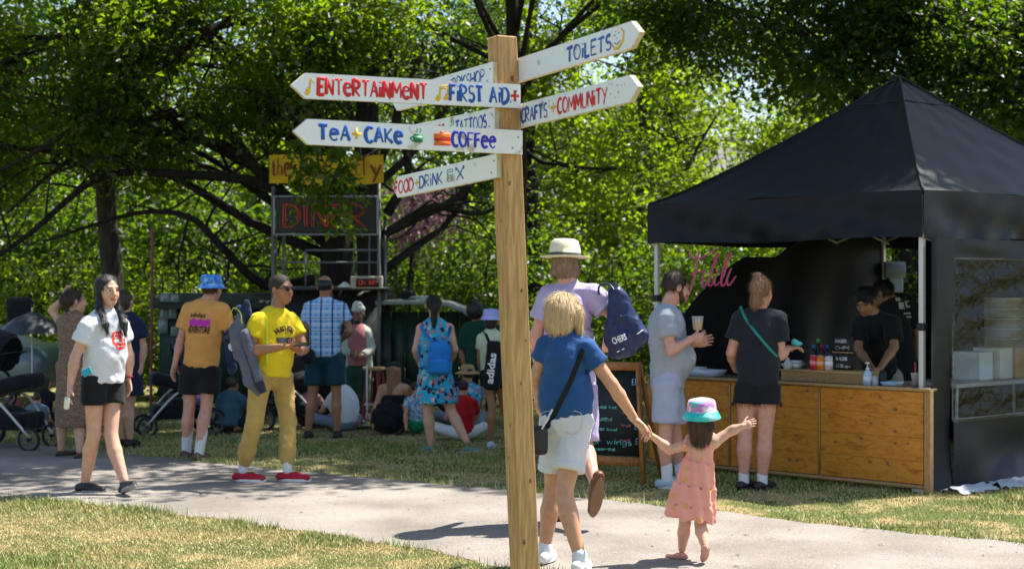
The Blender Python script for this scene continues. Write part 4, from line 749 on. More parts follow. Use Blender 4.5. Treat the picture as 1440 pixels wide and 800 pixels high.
# table, steamers and boxes seen through the window
tcn = lerp(cor[0], cor[3], .62)-uL*-.55; tcn = tcn+uL*.62+vB*.46
t = empty('trestle_table', tcn, 'trestle table inside the gazebo behind the clear window', 'table'); mb = MB(); mb.box(tcn+V(0, 0, .72), (vB, uL, AX[2]), (.9, .3, .018), bev=.004); mb.build('table_top', mat('table_grey', (.45, .44, .42), rough=.5), t)
for sx in (-1, 1):
    for sy in (-1, 1): mb = MB(); mb.tube([tcn+vB*sx*.8+uL*sy*.22+V(0, 0, 0), tcn+vB*sx*.78+uL*sy*.22+V(0, 0, .70)], .014, 8); mb.build('leg', M_alu, t)
M_steel = mat('steamer_steel', (.55, .53, .46), metal=.5, rough=.35)
sc_ = tcn+vB*.32+V(0, 0, 1.03); t = empty('steamer_stack', sc_, 'stack of round steel steamer baskets seen through the clear window', 'steamer')
for k in range(5): mb = MB(); mb.lathe(sc_+V(0, 0, .095*k), AX, [(.19, 0), (.20, .005), (.20, .075), (.21, .078), (.21, .09)], 28); mb.build('basket', M_steel, t, True)
for k, (o_, cc_, hh, lb) in enumerate(((-.22, (.72, .74, .74), .26, 'white cardboard box nearest the counter behind the clear window'), (.10, (.75, .72, .66), .29, 'white cardboard box under the steamers'), (.37, (.60, .40, .2), .29, 'brown cardboard box under the steamers, behind the clear window'))):
    c = tcn+vB*o_+V(0, 0, .74+hh/2); t = empty('cardboard_box', c-V(0, 0, hh/2), lb, 'box', 'boxes behind the clear window'); mb = MB(); mb.box(c, (nrm(vB+uL*.1), nrm(uL-vB*.1), AX[2]), (.12, .14, hh/2), bev=.004); mb.build('carton', mat('carton%d' % k, cc_, rough=.8), t)
    mb = MB(); mb.box(c+V(0, 0, hh/2), (nrm(vB+uL*.1), nrm(uL-vB*.1), AX[2]), (.12, .02, .0015)); mb.build('tape', mat('tape', (.5, .42, .3), rough=.3), t)
# ------------------------------------------------------------ A-frame chalkboard
ad = 13.0; aL, aR = U(800, 640, ad), U(905, 662, 12.75); aL[2] = 0; aR[2] = 0; au = nrm(aR-aL); an = nrm(np.cross(au, (0, 0, 1))); an = an if an[1] < 0 else -an
t = empty('chalkboard_stand', (aL+aR)/2, 'wooden A frame chalkboard with coloured chalk menu beside the man in lavender', 'chalkboard'); AW = np.linalg.norm(aR-aL); tilt = .22; Hh = .98
M_frame = mat('oiled_pine', (.45, .19, .05), col2=(.32, .12, .03), scale=14, rough=.5, stretch=(5, 5, 1))
lean = lambda u_, z, o=0: aL+au*u_+V(0, 0, z)-an*(z*tilt)+an*o
for s, nm in ((0, 0), (1, 0)):
    b_, tp = lean(AW if s else 0, 0), lean(AW-.12 if s else .12, Hh); mb = MB(); mb.box((b_+tp)/2, frame(tp-b_, an), (.014, .026, np.linalg.norm(tp-b_)/2)) ; mb.build('leg', M_frame, t)
    b_, tp = b_-an*.5, tp-an*.04; mb = MB(); mb.box((b_+tp)/2, frame(tp-b_, an), (.014, .022, np.linalg.norm(tp-b_)/2)); mb.build('leg', M_frame, t)
for z in (.18, Hh-.03): mb = MB(); mb.box(lean(AW/2, z, .004), (au, nrm(V(0, 0, 1)-an*tilt), an), (AW/2-.02-.1*z, .035, .012)); mb.build('crossbar', M_frame, t)
mb = MB(); q = [lean(.05, .22, -.01), lean(AW-.05, .22, -.01), lean(AW-.13, Hh-.06, -.01), lean(.13, Hh-.06, -.01)]; mb.prism(q, -an, .008); bo = mb.build('slate', mat('slate_board', (.012, .016, .016), rough=.7, col2=(.02, .026, .026), scale=5), t)
for cname, colr, items in (('chalk_teal', (.2, .62, .55), [('for wings', .16, .62, .31, .05), ('seasoned', .16, .45, .26, .025), ('loaded', .16, .4, .50, .03), ('falafel bowl', .16, .46, .42, .024), ('served hot', .16, .44, .60, .024)]), ('chalk_blue', (.25, .55, .75), [('£7', .66, .72, .32, .05), ('£8', .64, .70, .44, .05), ('£8', .58, .64, .80, .05)]), ('chalk_pink', (.5, .12, .18), [('small', .5, .6, .34, .02), ('large', .5, .6, .46, .02), ('large', .5, .6, .56, .02)])):
    tm = MB(); rr = np.random.default_rng(2); vv = nrm(V(0, 0, 1)-an*tilt)
    for s, x0, x1, z, h in items: letters(tm, s, (lean(0, z, -.008), au, vv, an), x0*AW/.62*.8, x1*AW/.62*.8, 0, h, .006, rr)
    tag(tm.build('chalk_writing', mat(cname, colr, rough=.9), bo, True), kind='stuff')
# ------------------------------------------------------------ people
def skinm(n, c):
    def bs(nt, N, L, b, co):
        b.inputs['Subsurface Weight'].default_value = .08; b.inputs['Subsurface Radius'].default_value = (.02, .008, .004)
    return mat('skin_'+n, c, col2=tuple(q*.86 for q in c), scale=25, rough=.5, spec=.35, build=bs)
SK = {'fair': skinm('fair', (.68, .38, .26)), 'warm': skinm('warm', (.60, .31, .18)), 'tan': skinm('tan', (.40, .19, .10)), 'brown': skinm('brown', (.20, .10, .06)), 'pink': skinm('pink', (.66, .34, .25))}
M_lip = mat('lips', (.42, .13, .11), rough=.4); M_brow = mat('brow_hair', (.05, .03, .02), rough=.8); M_eye = mat('eye_white', (.75, .72, .68), rough=.2); M_iris = mat('iris', (.04, .025, .015), rough=.15)
def hairm(n, c, c2): return mat('hair_'+n, c, col2=c2, scale=30, rough=.45, spec=.4, bump=.6, bscale=60, stretch=(2.2, 2.2, .18), ramp=(.3, .7))
HR = {'black': hairm('black', (.012, .010, .010), (.03, .025, .022)), 'dark': hairm('dark', (.035, .02, .012), (.07, .04, .025)), 'brown': hairm('brown', (.10, .05, .025), (.05, .025, .014)), 'blonde': hairm('blonde', (.80, .60, .34), (.50, .33, .16)), 'ginger': hairm('ginger', (.42, .20, .09), (.26, .12, .05)), 'greyginger': hairm('greyginger', (.36, .24, .16), (.24, .15, .09)), 'lightbrown': hairm('lightbrown', (.36, .19, .09), (.20, .10, .05))}
class HF:                                   # head frame
    def __init__(s, c, f, up, k): s.c = np.array(c); s.y = nrm(f); s.x = nrm(np.cross(s.y, up)); s.z = np.cross(s.x, s.y); s.k = k; s.ax = (s.x, s.y, s.z)
    def __call__(s, x, y, z): return s.c+(s.x*x+s.y*y+s.z*z)*s.k
    def r(s, *a): return [q*s.k for q in a]
def head_prims(h):
    k = h.k; E = lambda x, y, z, a, b, c, kk=.02, op='u': ell(h(x, y, z), h.ax, h.r(a, b, c), kk*k, op)
    P = [E(0, -.012, .03, .074, .094, .085), E(0, .03, -.03, .060, .062, .085, .03), E(0, .052, -.088, .036, .032, .028, .03), E(.036, .05, -.03, .028, .03, .035, .02), E(-.036, .05, -.03, .028, .03, .035, .02),
         rcone(h(-.036, .078, .026), h(.036, .078, .026), .011*k, .011*k, .015*k), E(.033, .098, .007, .017, .016, .011, .012, 's'), E(-.033, .098, .007, .017, .016, .011, .012, 's'),
         rcone(h(0, .088, .015), h(0, .108, -.026), .008*k, .0135*k, .012*k), E(.012, .096, -.03, .009, .01, .008, .008), E(-.012, .096, -.03, .009, .01, .008, .008), E(0, .086, -.056, .024, .013, .0065, .006), E(0, .084, -.066, .021, .013, .0075, .006),
         E(.077, -.008, -.005, .012, .022, .033, .008), E(-.077, -.008, -.005, .012, .022, .033, .008)]
    return P
def hand_mesh(wr, d, nrmv, thumb, k=1., curl=.35, spread=1., vox=.0042, point=None):
    """wr wrist, d direction, nrmv palm side, thumb side vector"""
    d = nrm(d); n = nrm(np.asarray(nrmv)-d*np.dot(nrmv, d)); t = np.cross(d, n); t = t if t@np.asarray(thumb) > 0 else -t
    w = np.asarray(wr); P = [rcone(w-d*.03*k, w+d*.02*k, .025*k, .024*k), ell(w+d*.045*k, (d, t, n), (.052*k, .041*k, .0165*k), .012*k), ell(w+d*.07*k, (d, t, n), (.028*k, .042*k, .014*k), .01*k), ell(w+d*.03*k+t*.022*k+n*.008*k, (d, t, n), (.032*k, .018*k, .015*k), .012*k)]
    for i, (o, ln, r0) in enumerate(((-.032, .058, .0078), (-.011, .073, .0086), (.011, .080, .0088), (.032, .070, .0086))):
        a = w+d*(.084-.006*(i == 0))*k+t*o*k; q = nrm(d+t*o*3*spread); c = curl*(1.15-.08*i)
        if point is not None and i == 3: c = .05
        for j, fr in enumerate((.44, .31, .25)):
            ang = c*(.6 if j == 0 else 1.); q = nrm(q*math.cos(ang)+n*math.sin(ang)) if j == 0 else nrm(q+n*math.tan(min(1.2, ang))*1.0); b = a+q*ln*fr*k; P.append(rcone(a, b, (r0-.0006*j)*k, (r0-.0012*(j+.5))*k, .004*k)); a = b
    a = w+d*.028*k+t*.03*k+n*.004*k; q = nrm(d*.62+t*.72+n*.25)
    for ln, r0 in ((.036, .0115), (.03, .0098), (.022, .0088)): b = a+q*ln*k; P.append(rcone(a, b, r0*k, r0*.88*k, .006*k)); a = b; q = nrm(q+d*.28+n*curl*.4)
    return sdf(P, vox*k)
PEOPLE = []
def VK(d): return 1.08 if d < 11 else 1.25 if d < 13.2 else 1.6 if d < 15.4 else 1.95
def person(label, d, J, f=(0, 1), s=1., skin='fair', hf=None, hup=(0, 0, 1), group=None, vox=.011, hvox=.0055, hands='', legr=1., armr=1., curl=(.35, .35), hdir=(None, None), hn=(None, None), ht=(None, None), hk=1., belly=1., eyes=True, brow=M_brow, face=True, cat='person', bodyk=1., root=None, noleg=False):
    """J: joints as photo columns/rows (px, py[, depth offset]) on a figure standing d metres away"""
    fw = nrm(V(f[0], f[1], 0)); rx = nrm(np.cross(fw, (0, 0, 1)))           # the figure's right-hand side
    sgn = 1 if rx[0] >= 0 else -1; A2B = rx*sgn                               # from picture left to picture right
    pc = (J['shA'][0]+J['shB'][0])/2
    def dd(px, q): 
        if abs(A2B[0]) < .3: return 0
        return max(-.22, min(.22, (px-q)/F*d*A2B[1]/A2B[0]))
    off = {'A': dd(J['shA'][0], pc), 'B': dd(J['shB'][0], pc)}
    hc = (J['hipA'][0]+J['hipB'][0])/2; offh = {'A': dd(J['hipA'][0], hc), 'B': dd(J['hipB'][0], hc)}
    W = {}
    for k_, v in J.items():
        o = (off if k_[:2] in ('sh', 'el', 'wr') else offh).get(k_[-1], 0) if k_ not in ('head', 'neck') else 0
        W[k_] = U(v[0], v[1], d+o+(v[2] if len(v) > 2 else 0))
    cs = (W['shA']+W['shB'])/2; dr_ = V(0, 0, .012*s)
    for q in 'AB': W['sh'+q] = lerp(cs, W['sh'+q], .86)-dr_; W['el'+q] = W['el'+q]+(cs-W['sh'+q])*V(.06, .06, 0)
    W['hip'] = (W['hipA']+W['hipB'])/2
    rt = empty('person', (W['hip'][0], W['hip'][1], 0), label, cat, group) if root is None else root
    up = nrm(W['neck']-W['hip']); sx = nrm(W['shB']-W['shA']-up*np.dot(W['shB']-W['shA'], up)) if np.linalg.norm(W['shB']-W['shA']) > .05 else A2B
    sx = nrm(sx*.5+A2B*.5); sy = nrm(np.cross(up, sx)); sy = sy if sy@fw > 0 else -sy; B = (sx, sy, up)
    W.update(up=up, x=sx, y=sy, B=B, s=s, root=rt, f=fw, d=d)
    tl = np.linalg.norm(W['neck']-W['hip']); W['tl'] = tl; T = lambda t, o=0: lerp(W['hip'], W['neck'], t)+sy*o
    swd = np.linalg.norm(W['shB']-W['shA'])/2; W['sw'] = swd; k = s*bodyk
    P = [ell(T(.70, -.005), B, (max(.11*s, swd*.84)*bodyk, .098*k, .20*s), .04), ell(T(.36, .01*belly), B, (.122*k*(belly*.5+.5), .090*k*belly, .17*s), .04), ell(T(.02, -.01), B, (.145*k, .10*k, .12*s), .04),
         rcone(T(1.0), W['head']-V(0, 0, .06*s), .056*s, .05*s, .03), rcone(T(.95), W['shA'], .046*s, .050*s*armr, .035), rcone(T(.95), W['shB'], .046*s, .050*s*armr, .035)]
    for q in 'AB':
        sh, el, wr = W['sh'+q], W['el'+q], W['wr'+q]; a = s*armr
        P += [rcone(sh, el, .050*a, .037*a, .02), rcone(el, lerp(el, wr, .3), .038*a, .040*a, .015), rcone(lerp(el, wr, .3), wr, .040*a, .026*a, .015)]
        if not noleg:
            hp, kn, an = W['hip'+q], W['kn'+q], W['an'+q]; l = s*legr; back = -nrm(np.cross(np.cross(an-kn, fw), an-kn)); back = back if back@fw < 0 else -back
            P += [rcone(hp, kn, .082*l, .051*l, .02), rcone(kn, lerp(kn, an, .34)+back*.012*s, .052*l, .056*l, .012), rcone(lerp(kn, an, .34)+back*.012*s, an, .056*l, .034*l, .012)]
    k_h = s*hk; h = HF(W['head'], hf if hf is not None else (*f, 0), hup, k_h); W['h'] = h
    v, q = sdf(P, vox*VK(d)); VS, FS, MI = [v], [q], [np.zeros(len(q), int)]; off_ = len(v)
    def addm(v, q, mi):
        nonlocal off_
        if q.shape[1] == 3: q = np.concatenate([q, q[:, 2:]], 1)
        VS.append(v); FS.append(q+off_); MI.append(mi); off_ += len(v)
    v, q = sdf(head_prims(h)+[rcone(h(0, -.02, -.05), T(1.0), .052*s, .055*s, .02)], hvox if d < 13.5 else max(hvox, .008))
    c = v[q].mean(1)-h.c; lx, ly, lz = c@h.x/k_h, c@h.y/k_h, c@h.z/k_h; mi = np.zeros(len(q), int)
    if face:
        mi[(np.abs(lx) < .024) & (ly > .082) & (lz > -.072) & (lz < -.050)] = 1; mi[(np.abs(lx) > .013) & (np.abs(lx) < .05) & (ly > .068) & (lz > .023-.1*(np.abs(lx)-.03)**1) & (lz < .031)] = 2
    addm(v, q, mi)
    if face and eyes:
        for sgx in (-1, 1):
            m = MB(); e = h(.032*sgx, .077, .006); m.lathe(e, (h.x, -h.z, h.y), [(.0125*k_h*math.sin(t), .0125*k_h*-math.cos(t)) for t in np.linspace(.2, math.pi-.05, 9)], 12)
            vv = np.array(m.v); f4 = np.array([z for z in m.f if len(z) == 4]); cc = vv[f4].mean(1)-e; fwd = cc@h.y/k_h; addm(vv, f4, np.where(fwd > .0098, 4, 3))
    for i, q_ in enumerate('AB'):
        if q_ in hands:
            wr, el = W['wr'+q_], W['el'+q_]; hd = hdir[i] if hdir[i] is not None else wr-el; nn = hn[i] if hn[i] is not None else (sx if q_ == 'A' else -sx); tt = ht[i] if ht[i] is not None else sy
            v, q = hand_mesh(wr, hd, nn, tt, s*1.0, curl[i], vox=.0042*min(1.35, VK(d))); addm(v, q, np.zeros(len(q), int))
        else:
            pass
    o = mkobj('body', np.concatenate(VS), np.concatenate(FS), [SK[skin], M_lip, brow, M_eye, M_iris], rt, True, np.concatenate(MI)); W['body'] = o
    return W
def part(W, name, prims, m, vox=.011, disp=None, label=None, bvh=False):
    o, v, f = sobj(name, prims, m, W['root'], vox*(VK(W['d']) if vox > .007 or W['d'] > 13 else 1), disp)
    if label: o['label'] = label
    return (o, BVHTree.FromPolygons([Vector(p) for p in v], f.tolist())) if bvh else o
def TT(W, t, o=0, x=0): return lerp(W['hip'], W['neck'], t)+W['y']*o+W['x']*x
def tee(W, m, hem=-.02, sl=.5, fat=1., wide=1., deep=1., slr=(.072, .078), name='shirt', amp=.006, belly=None, seed=1, vox=.010, shoulder=1., neck=True, bvh=True, hemw=1.0, collar=False, kk=.05):
    s = W['s']; B = W['B']; sw = W['sw']; up = W['up']
    sr = slr[0]*.84*s; se = slr[1]*.86*s
    P = [ccone(TT(W, hem), TT(W, .55), max(.145*s, sw*.92)*wide*hemw, max(.145*s, sw*.94)*wide, W['y'], min(.92, .76*deep), .03), ell(TT(W, .70, -.005), B, (max(.125*s, sw*.98)*wide, .120*s*deep, .215*s), .04),
         rcone(TT(W, .95), W['shA'], .060*s, sr*.95, .035), rcone(TT(W, .95), W['shB'], .060*s, sr*.95, .035)]
    if belly: P.append(ell(TT(W, belly[0], belly[1]), B, (belly[2], belly[3], belly[4]), .05))
    if collar: P.append(ccone(TT(W, .92), TT(W, 1.06), .085*s, .062*s, k=.02))
    else: P.append(ccone(TT(W, .90), TT(W, 1.0), .09*s, .068*s, k=.03))
    for q in 'AB':
        if sl > 0:
            e = lerp(W['sh'+q], W['el'+q], sl); st = W['sh'+q]; P.append(ccone(st, e, sr, se, k=.02)); P.append(rcone(st, lerp(st, e, .6), sr, sr, .02))
    P.append(cut(TT(W, hem), -up)) if False else None
    P = [p for p in P if p]
    w = wrinkle(amp*s, .10*s, seed)
    return part(W, name, P, m, vox, w, bvh=bvh)
def shorts(W, m, top=.10, leg=.55, r=(.10, .105), name='shorts', amp=.005, seed=3, vox=.011, k=.02, waist=.155):
    s = W['s']; P = [ell(TT(W, .03, -.012), W['B'], (.160*s, .120*s, .13*s), .03), ccone(TT(W, .0), TT(W, top+.1), .150*s, (waist-.015)*s, W['y'], .72, .04)]
    for q in 'AB': P.append(ccone(W['hip'+q]+W['up']*.03, lerp(W['hip'+q], W['kn'+q], leg), r[0]*.93*s, r[1]*.95*s, k=k))
    return part(W, name, P, m, vox, wrinkle(amp*s, .09*s, seed))
def trousers(W, m, r=(.105, .08, .065), cuff=.97, top=.1, name='trousers', amp=.008, seed=5, vox=.011):
    s = W['s']; r = [q*.93 for q in r]; P = [ell(TT(W, .03, -.012), W['B'], (.160*s, .120*s, .13*s), .03), ccone(TT(W, .0), TT(W, top+.1), .150*s, .140*s, W['y'], .72, .04)]
    for q in 'AB':
        an = lerp(W['kn'+q], W['an'+q], cuff); P += [rcone(W['hip'+q], W['kn'+q], r[0]*s, r[1]*s, .03), rcone(W['kn'+q], lerp(W['kn'+q], an, .75), r[1]*s, r[2]*s*1.12, .02), ccone(lerp(W['kn'+q], an, .6), an, r[2]*1.15*s, r[2]*.8*s, k=.02)]
    return part(W, name, P, m, vox, wrinkle(amp*s, .08*s, seed))
def skirt_prims(W, t0, t1_pt, r0, r1, sq=.75): return ccone(TT(W, t0), t1_pt, r0, r1, W['y'], sq, .04)
def shoe(W, q, m, sole=None, fd=None, pitch=0, L=.26, name='shoe', sandal=False, low=False, an=None, roll=None, wide=1.):
    s = W['s']; an = W['an'+q] if an is None else an; fd = nrm(fd if fd is not None else W['f']); fd = nrm(V(fd[0], fd[1], 0)); up = V(0, 0, 1)
    if pitch: c, sn = math.cos(pitch), math.sin(pitch); fd, up = fd*c-up*sn, up*c+fd*sn
    side = np.cross(fd, up); ax = (side, fd, up); b = an-up*.075*s; L = L*s
    heel, toe = b-fd*L*.22, b+fd*L*.70
    P = [rcone(heel+up*.035*s, lerp(heel, toe, .5)+up*.035*s, .037*s, .036*s, .03), rcone(lerp(heel, toe, .5)+up*.032*s, toe-fd*.03*s+up*.022*s, .040*s*wide, .033*s*wide, .03), ccone(b-up*0+up*.03*s-fd*.005, b+up*(.06 if low else .085)*s, .042*s, .036*s, k=.02), cut_half(b+up*.012*s, -up, ax, L)]
    if sandal: P = [ell(lerp(heel, toe, .5)+up*.025*s, ax, (.036*s, L*.48, .022*s), .02), ell(b+up*.03*s, ax, (.036*s, .045*s, .03*s), .03), cut_half(b+up*.010*s, -up, ax, L)]
    mm = m; o = part(W, name, [p for p in P if p], mm, .0065, wrinkle(.0012, .04, 2))
    so = MB(); pr = []
    for z, e in ((0, .97), (.022*s, 1.0)):
        pr += [lerp(heel, toe, .5)+up*z+fd*math.cos(t)*L*.51*e+side*math.sin(t)*(.041*wide-.007*math.cos(t*1.0+2.6))*s*e*(1 if abs(math.cos(t)) < .8 else .93) for t in np.linspace(0, 2*math.pi, 21)[:-1]]
    so.add(pr, [list(range(20))[::-1], list(range(20, 40))]+[[i, (i+1) % 20, 20+(i+1) % 20, 20+i] for i in range(20)])
    so.build('sole', sole or M_dark, o, False); return o, ax, b, fd, up
def cut_half(p, n, ax, L): return rbox(np.asarray(p)+nrm(n)*.06, ax, (.12, L, .06), .002, .0, 's')
def socks(W, q, m, t0=.55, r=.045): s = W['s']; return part(W, 'sock', [rcone(lerp(W['kn'+q], W['an'+q], t0), W['an'+q]-V(0, 0, .03), r*s*1.1, r*s, .01)], m, .009)
def hair_cap(h, k=.012, top=0, back=.0): return ell(h(0, -.02, .034), h.ax, h.r(.084, .098, .093), .015)
def hair(W, prims, m, seed=4, amp=.006, vox=.006, name='hair', face_cut=True, sl_=1.):
    h = W['h']; P = [ell(h(0, -.022, .036), h.ax, h.r(.085, .100, .092), .015)]+prims
    if face_cut: P.append(ell(h(0, .085, -.045), h.ax, h.r(.066, .075, .098), .01, 's'))
    o, v, f = sobj(name, P, m, W['root'], vox*(VK(W['d']) if W['d'] > 13 else 1), strands(h, amp, seed))
    if W['d'] < 15.4 and amp > .002:         # loose strands lying over the mass of hair
        r = np.random.default_rng(seed+5); n = int(2600 if W['d'] < 11 else 1300); q = f[r.integers(0, len(f), n)]; a, b, c = v[q[:, 0]], v[q[:, 1]], v[q[:, 2]]; nn = np.cross(b-a, c-a); nn /= np.linalg.norm(nn, axis=1)[:, None]+1e-9
        dn = np.tile(-h.z, (n, 1))+r.normal(size=(n, 3))*.22; top_ = np.clip(nn@h.z, 0, 1)[:, None]; dn += top_*(np.sign((a-h.c)@h.x)[:, None]*h.x*.9-h.y*.5); dn -= nn*(dn*nn).sum(1)[:, None]; dn /= np.linalg.norm(dn, axis=1)[:, None]+1e-9; L = r.uniform(.03, .08, n)[:, None]*h.k*sl_; sd = np.cross(nn, dn)*.0011
        p = (a+c)/2+nn*.001; m1 = p+dn*L*.5+nn*r.uniform(.002, .007, n)[:, None]; e = p+dn*L+nn*r.uniform(-.002, .010, n)[:, None]+sd*r.normal(size=(n, 1))*3
        V5 = np.stack([p-sd, p+sd, m1+sd, m1-sd, e], 1).reshape(-1, 3); base = np.arange(n)*5
        fs = np.concatenate([np.stack([base, base+1, base+2, base+3], 1), np.stack([base+3, base+2, base+4, base+4], 1)]); F3 = [list(x[:3]) if x[2] == x[3] else list(x) for x in fs.tolist()]
        tag(mkobj('hair_strands', V5, F3, m, o), kind='stuff')
    return o
def strands(h, amp, seed):
    w = wrinkle(amp*h.k*.5, .06*h.k, seed)
    def fn(x, y, z):
        a = (x-h.c[0])*h.x[0]+(y-h.c[1])*h.x[1]; b = (x-h.c[0])*h.y[0]+(y-h.c[1])*h.y[1]; th_ = np.arctan2(a, -b+.02)
        return w(x, y, z)+amp*h.k*.35*(np.sin(th_*19+seed+np.sin(z*40)*.8)*.6+np.sin(th_*33+2*seed+np.sin(z*23)*1.0)*.4)
    return fn
def bucket_hat(W, m, m2=None, drop=.0, r=1., name='bucket_hat', tilt=0, brim=None):
    h = W['h']; k = h.k*r; z = nrm(h.z+h.y*tilt); y = nrm(np.cross(z, h.x)); ax = (h.x, y, z); c = h(0, -.015, .028)
    mb = MB(); mb.lathe(c, ax, [(.128*k, -.030*k), (.126*k, -.028*k), (.099*k, .022*k), (.094*k, .068*k), (.085*k, .088*k), (.06*k, .096*k), (.01*k, .098*k)], 32, sy=1.12); o = mb.build(name, m, W['root'], True)
    if brim: mb = MB(); mb.lathe(c, ax, [(.127*k, -.031*k), (.129*k, -.029*k), (.1015*k, .022*k), (.099*k, .022*k)], 32, sy=1.12); mb.build('brim', brim, o, True)
    mb2 = MB(); mb2.tube([c+(ax[0]*math.cos(t)+ax[1]*math.sin(t)*1.12)*.100*k+z*.021*k for t in np.linspace(0, 6.283, 33)[:-1]], .0022*k, 5, closed=True); mb2.build('hat_seam', m2 or m, o, True); return o
def cap(W, m, back=False, peak=True):
    h = W['h']; P = [ell(h(0, -.015, .045), h.ax, h.r(.088, .105, .078), .01), rbox(h(0, 0, -.035), h.ax, h.r(.15, .15, .06), .002, .004, 's')]
    if peak: sgn = -1 if back else 1; P.insert(1, ell(h(0, sgn*.10-.01, .024), h.ax, h.r(.07, .08, .008), .008))
    return part(W, 'cap', P, m, .006)
def strap(name, pts, r, m, parent, n=None, flat=.3, closed=False):
    mb = MB(); mb.tube(catmull(pts, 6, closed), r, 8, flat=(n, flat) if n is not None else None, closed=closed); return mb.build(name, m, parent, True)
def surf(bvh, p, n, lift=.008):            # drop p onto a cloth surface along -n
    n = nrm(n); h = bvh.ray_cast(Vector(np.asarray(p)+n*.5), Vector(-n)); return np.array(h[0])+n*lift if h[0] is not None else np.asarray(p)
M_blackc = cloth('black_cloth', (.016, .016, .019)); M_whitec = cloth('white_cotton', (.72, .73, .76), .93); M_shoeb = mat('black_shoe', (.02, .02, .022), rough=.5); M_solew = mat('white_sole', (.7, .7, .7), rough=.6)
# --- woman in white T-shirt walking
W = person('woman in white T-shirt with red print and black shorts walking along the path', 12.3, dict(head=(151, 409), neck=(149, 440), shA=(121, 455), shB=(172, 455), elA=(104, 503, -.02), wrA=(99, 541, -.06), elB=(183, 500), wrB=(180, 532),
    hipA=(132, 532), hipB=(158, 532), knA=(132, 612, .02), knB=(156, 611, -.12), anA=(120, 677, .12), anB=(175, 677, -.24)), f=(.75, -.66), s=.98, skin='fair', hf=(.72, -.69, -.02), hands='AB', curl=(.45, .4), hvox=.0045, bodyk=1.08, legr=1.04, armr=1.05, hn=(V(.9, .3, 0), None), ht=(V(.5, -.8, 0), None), hk=1.05)
sh, bv = tee(W, M_whitec, hem=-.06, sl=.55, wide=1.08, deep=1.12, slr=(.085, .10), belly=(.38, .045, .165, .12, .15), amp=.009, hemw=1.08)
shorts(W, M_blackc, leg=.46, r=(.108, .112))
h = W['h']
hair(W, [rcone(h(-.07, -.01, .02), h(-.078, .02, -.14), .028, .026), rcone(h(-.078, .02, -.14), h(-.075, .115, -.25), .030, .030), rcone(h(-.075, .115, -.25), h(-.07, .15, -.33), .030, .014), rcone(h(.07, -.01, .02), h(.085, .03, -.13), .026, .024), rcone(h(.085, .03, -.13), h(.088, .125, -.25), .028, .026), rcone(h(.088, .125, -.25), h(.085, .15, -.31), .026, .012), rcone(h(0, -.07, .0), h(0, -.08, -.13), .06, .04), ], HR['black'])
tx = TT(W, .66, .3, 0); bl = surf(bv, TT(W, .60, .2, .035), W['y'], .006); mred = mat('print_red', (.72, .03, .02), rough=.7); P = []; nn = W['y']
for i in range(40):
    t = 2*math.pi*i/40; r_ = .085*(1+.07*math.sin(t*6)+.05*math.sin(t*3+1)); P.append(surf(bv, TT(W, .60, .2, .035)+W['x']*math.cos(t)*r_*.95+W['up']*math.sin(t)*r_*.85, nn, .005))
mkobj('print_blot', [surf(bv, TT(W, .60, .2, .035), nn, .006)]+P, [[0, 1+i, 1+(i+1) % 40] for i in range(40)], mred, sh)
for k_, (s_, z, wd, hh) in enumerate((('COUNT', .030, .11, .05), ('YOU', -.008, .075, .045), ('me in today', -.045, .085, .022))):
    text_on('shirt_print', s_, TT(W, .60, .2, .035)+W['up']*z, -W['x'] if W['x']@V(1, 0, 0) < 0 else W['x'], W['up'], nn, hh, mat('print_white', (.85, .85, .85)), sh, hit=bv, lift=.010, width=wd)
for q, pt, fd in (('A', 0, V(.95, -.3, 0)), ('B', .35, V(.6, -.8, 0))): shoe(W, q, M_shoeb, mat('grey_sole', (.3, .3, .3)), fd=fd, pitch=pt*-1, an=W['an'+q]+V(0, 0, -.01))
c = W['wrA']+nrm(W['wrA']-W['elA'])*.13+V(.0, -.02, -.01); mb = MB(); mb.box(c, frame(V(.15, -.2, 1), (1, .3, 0)), (.03, .02, .045), bev=.008); tag(mb.build('phone', mat('cream_case', (.75, .78, .62), rough=.4)), 'cream coloured phone held low in the hand of the woman in the white T-shirt', 'phone')
c = U(122, 523, 12.02); mb = MB(); mb.box(c, (nrm(V(1, .2, .5)), nrm(V(-.5, -.1, 1)), nrm(V(.2, -1, 0))), (.036, .028, .008), bev=.003); tag(mb.build('pouch', mat('teal_pouch', (.02, .35, .45), rough=.5)), 'teal wallet sticking out of the pocket of the walking woman', 'wallet')
strap('wristband', [W['wrB']+V(math.cos(t)*.032, math.sin(t)*.032, .015) for t in np.linspace(0, 6.28, 9)[:-1]], .007, mat('red_band', (.35, .02, .03)), W['root'], closed=True)
# --- man in yellow T-shirt
W = person('man in yellow T-shirt, sunglasses and baggy tan trousers looking up from his phone', 13.0, dict(head=(396, 407), neck=(388, 437), shA=(359, 449), shB=(412, 449), elA=(350, 494, -.03), wrA=(396, 488, -.25), elB=(429, 490, -.05), wrB=(420, 494, -.18),
    hipA=(366, 530), hipB=(396, 530), knA=(358, 592, -.02), knB=(405, 592), anA=(342, 655, .05), anB=(404, 655, -.12)), f=(.72, -.69), s=1.0, skin='tan', hf=(.8, -.6, .0), hands='AB', curl=(.8, .75), hvox=.0045, armr=1.15, eyes=False, hdir=(V(.9, -.35, .12), V(-.4, -.5, .35)), hn=(V(0, -.2, 1), V(-.3, 0, 1)), ht=(V(0, -1, .3), V(1, 0, .5)), bodyk=1.08)
my = cloth('yellow_cotton', (.80, .60, .02), .92)
sh, bv = tee(W, my, hem=.01, sl=.55, wide=1.06, deep=1.1, slr=(.085, .098), belly=(.35, .05, .15, .11, .14), amp=.008)
trousers(W, cloth('tan_cotton', (.50, .34, .10), .85), r=(.103, .078, .070), amp=.010, cuff=.98)
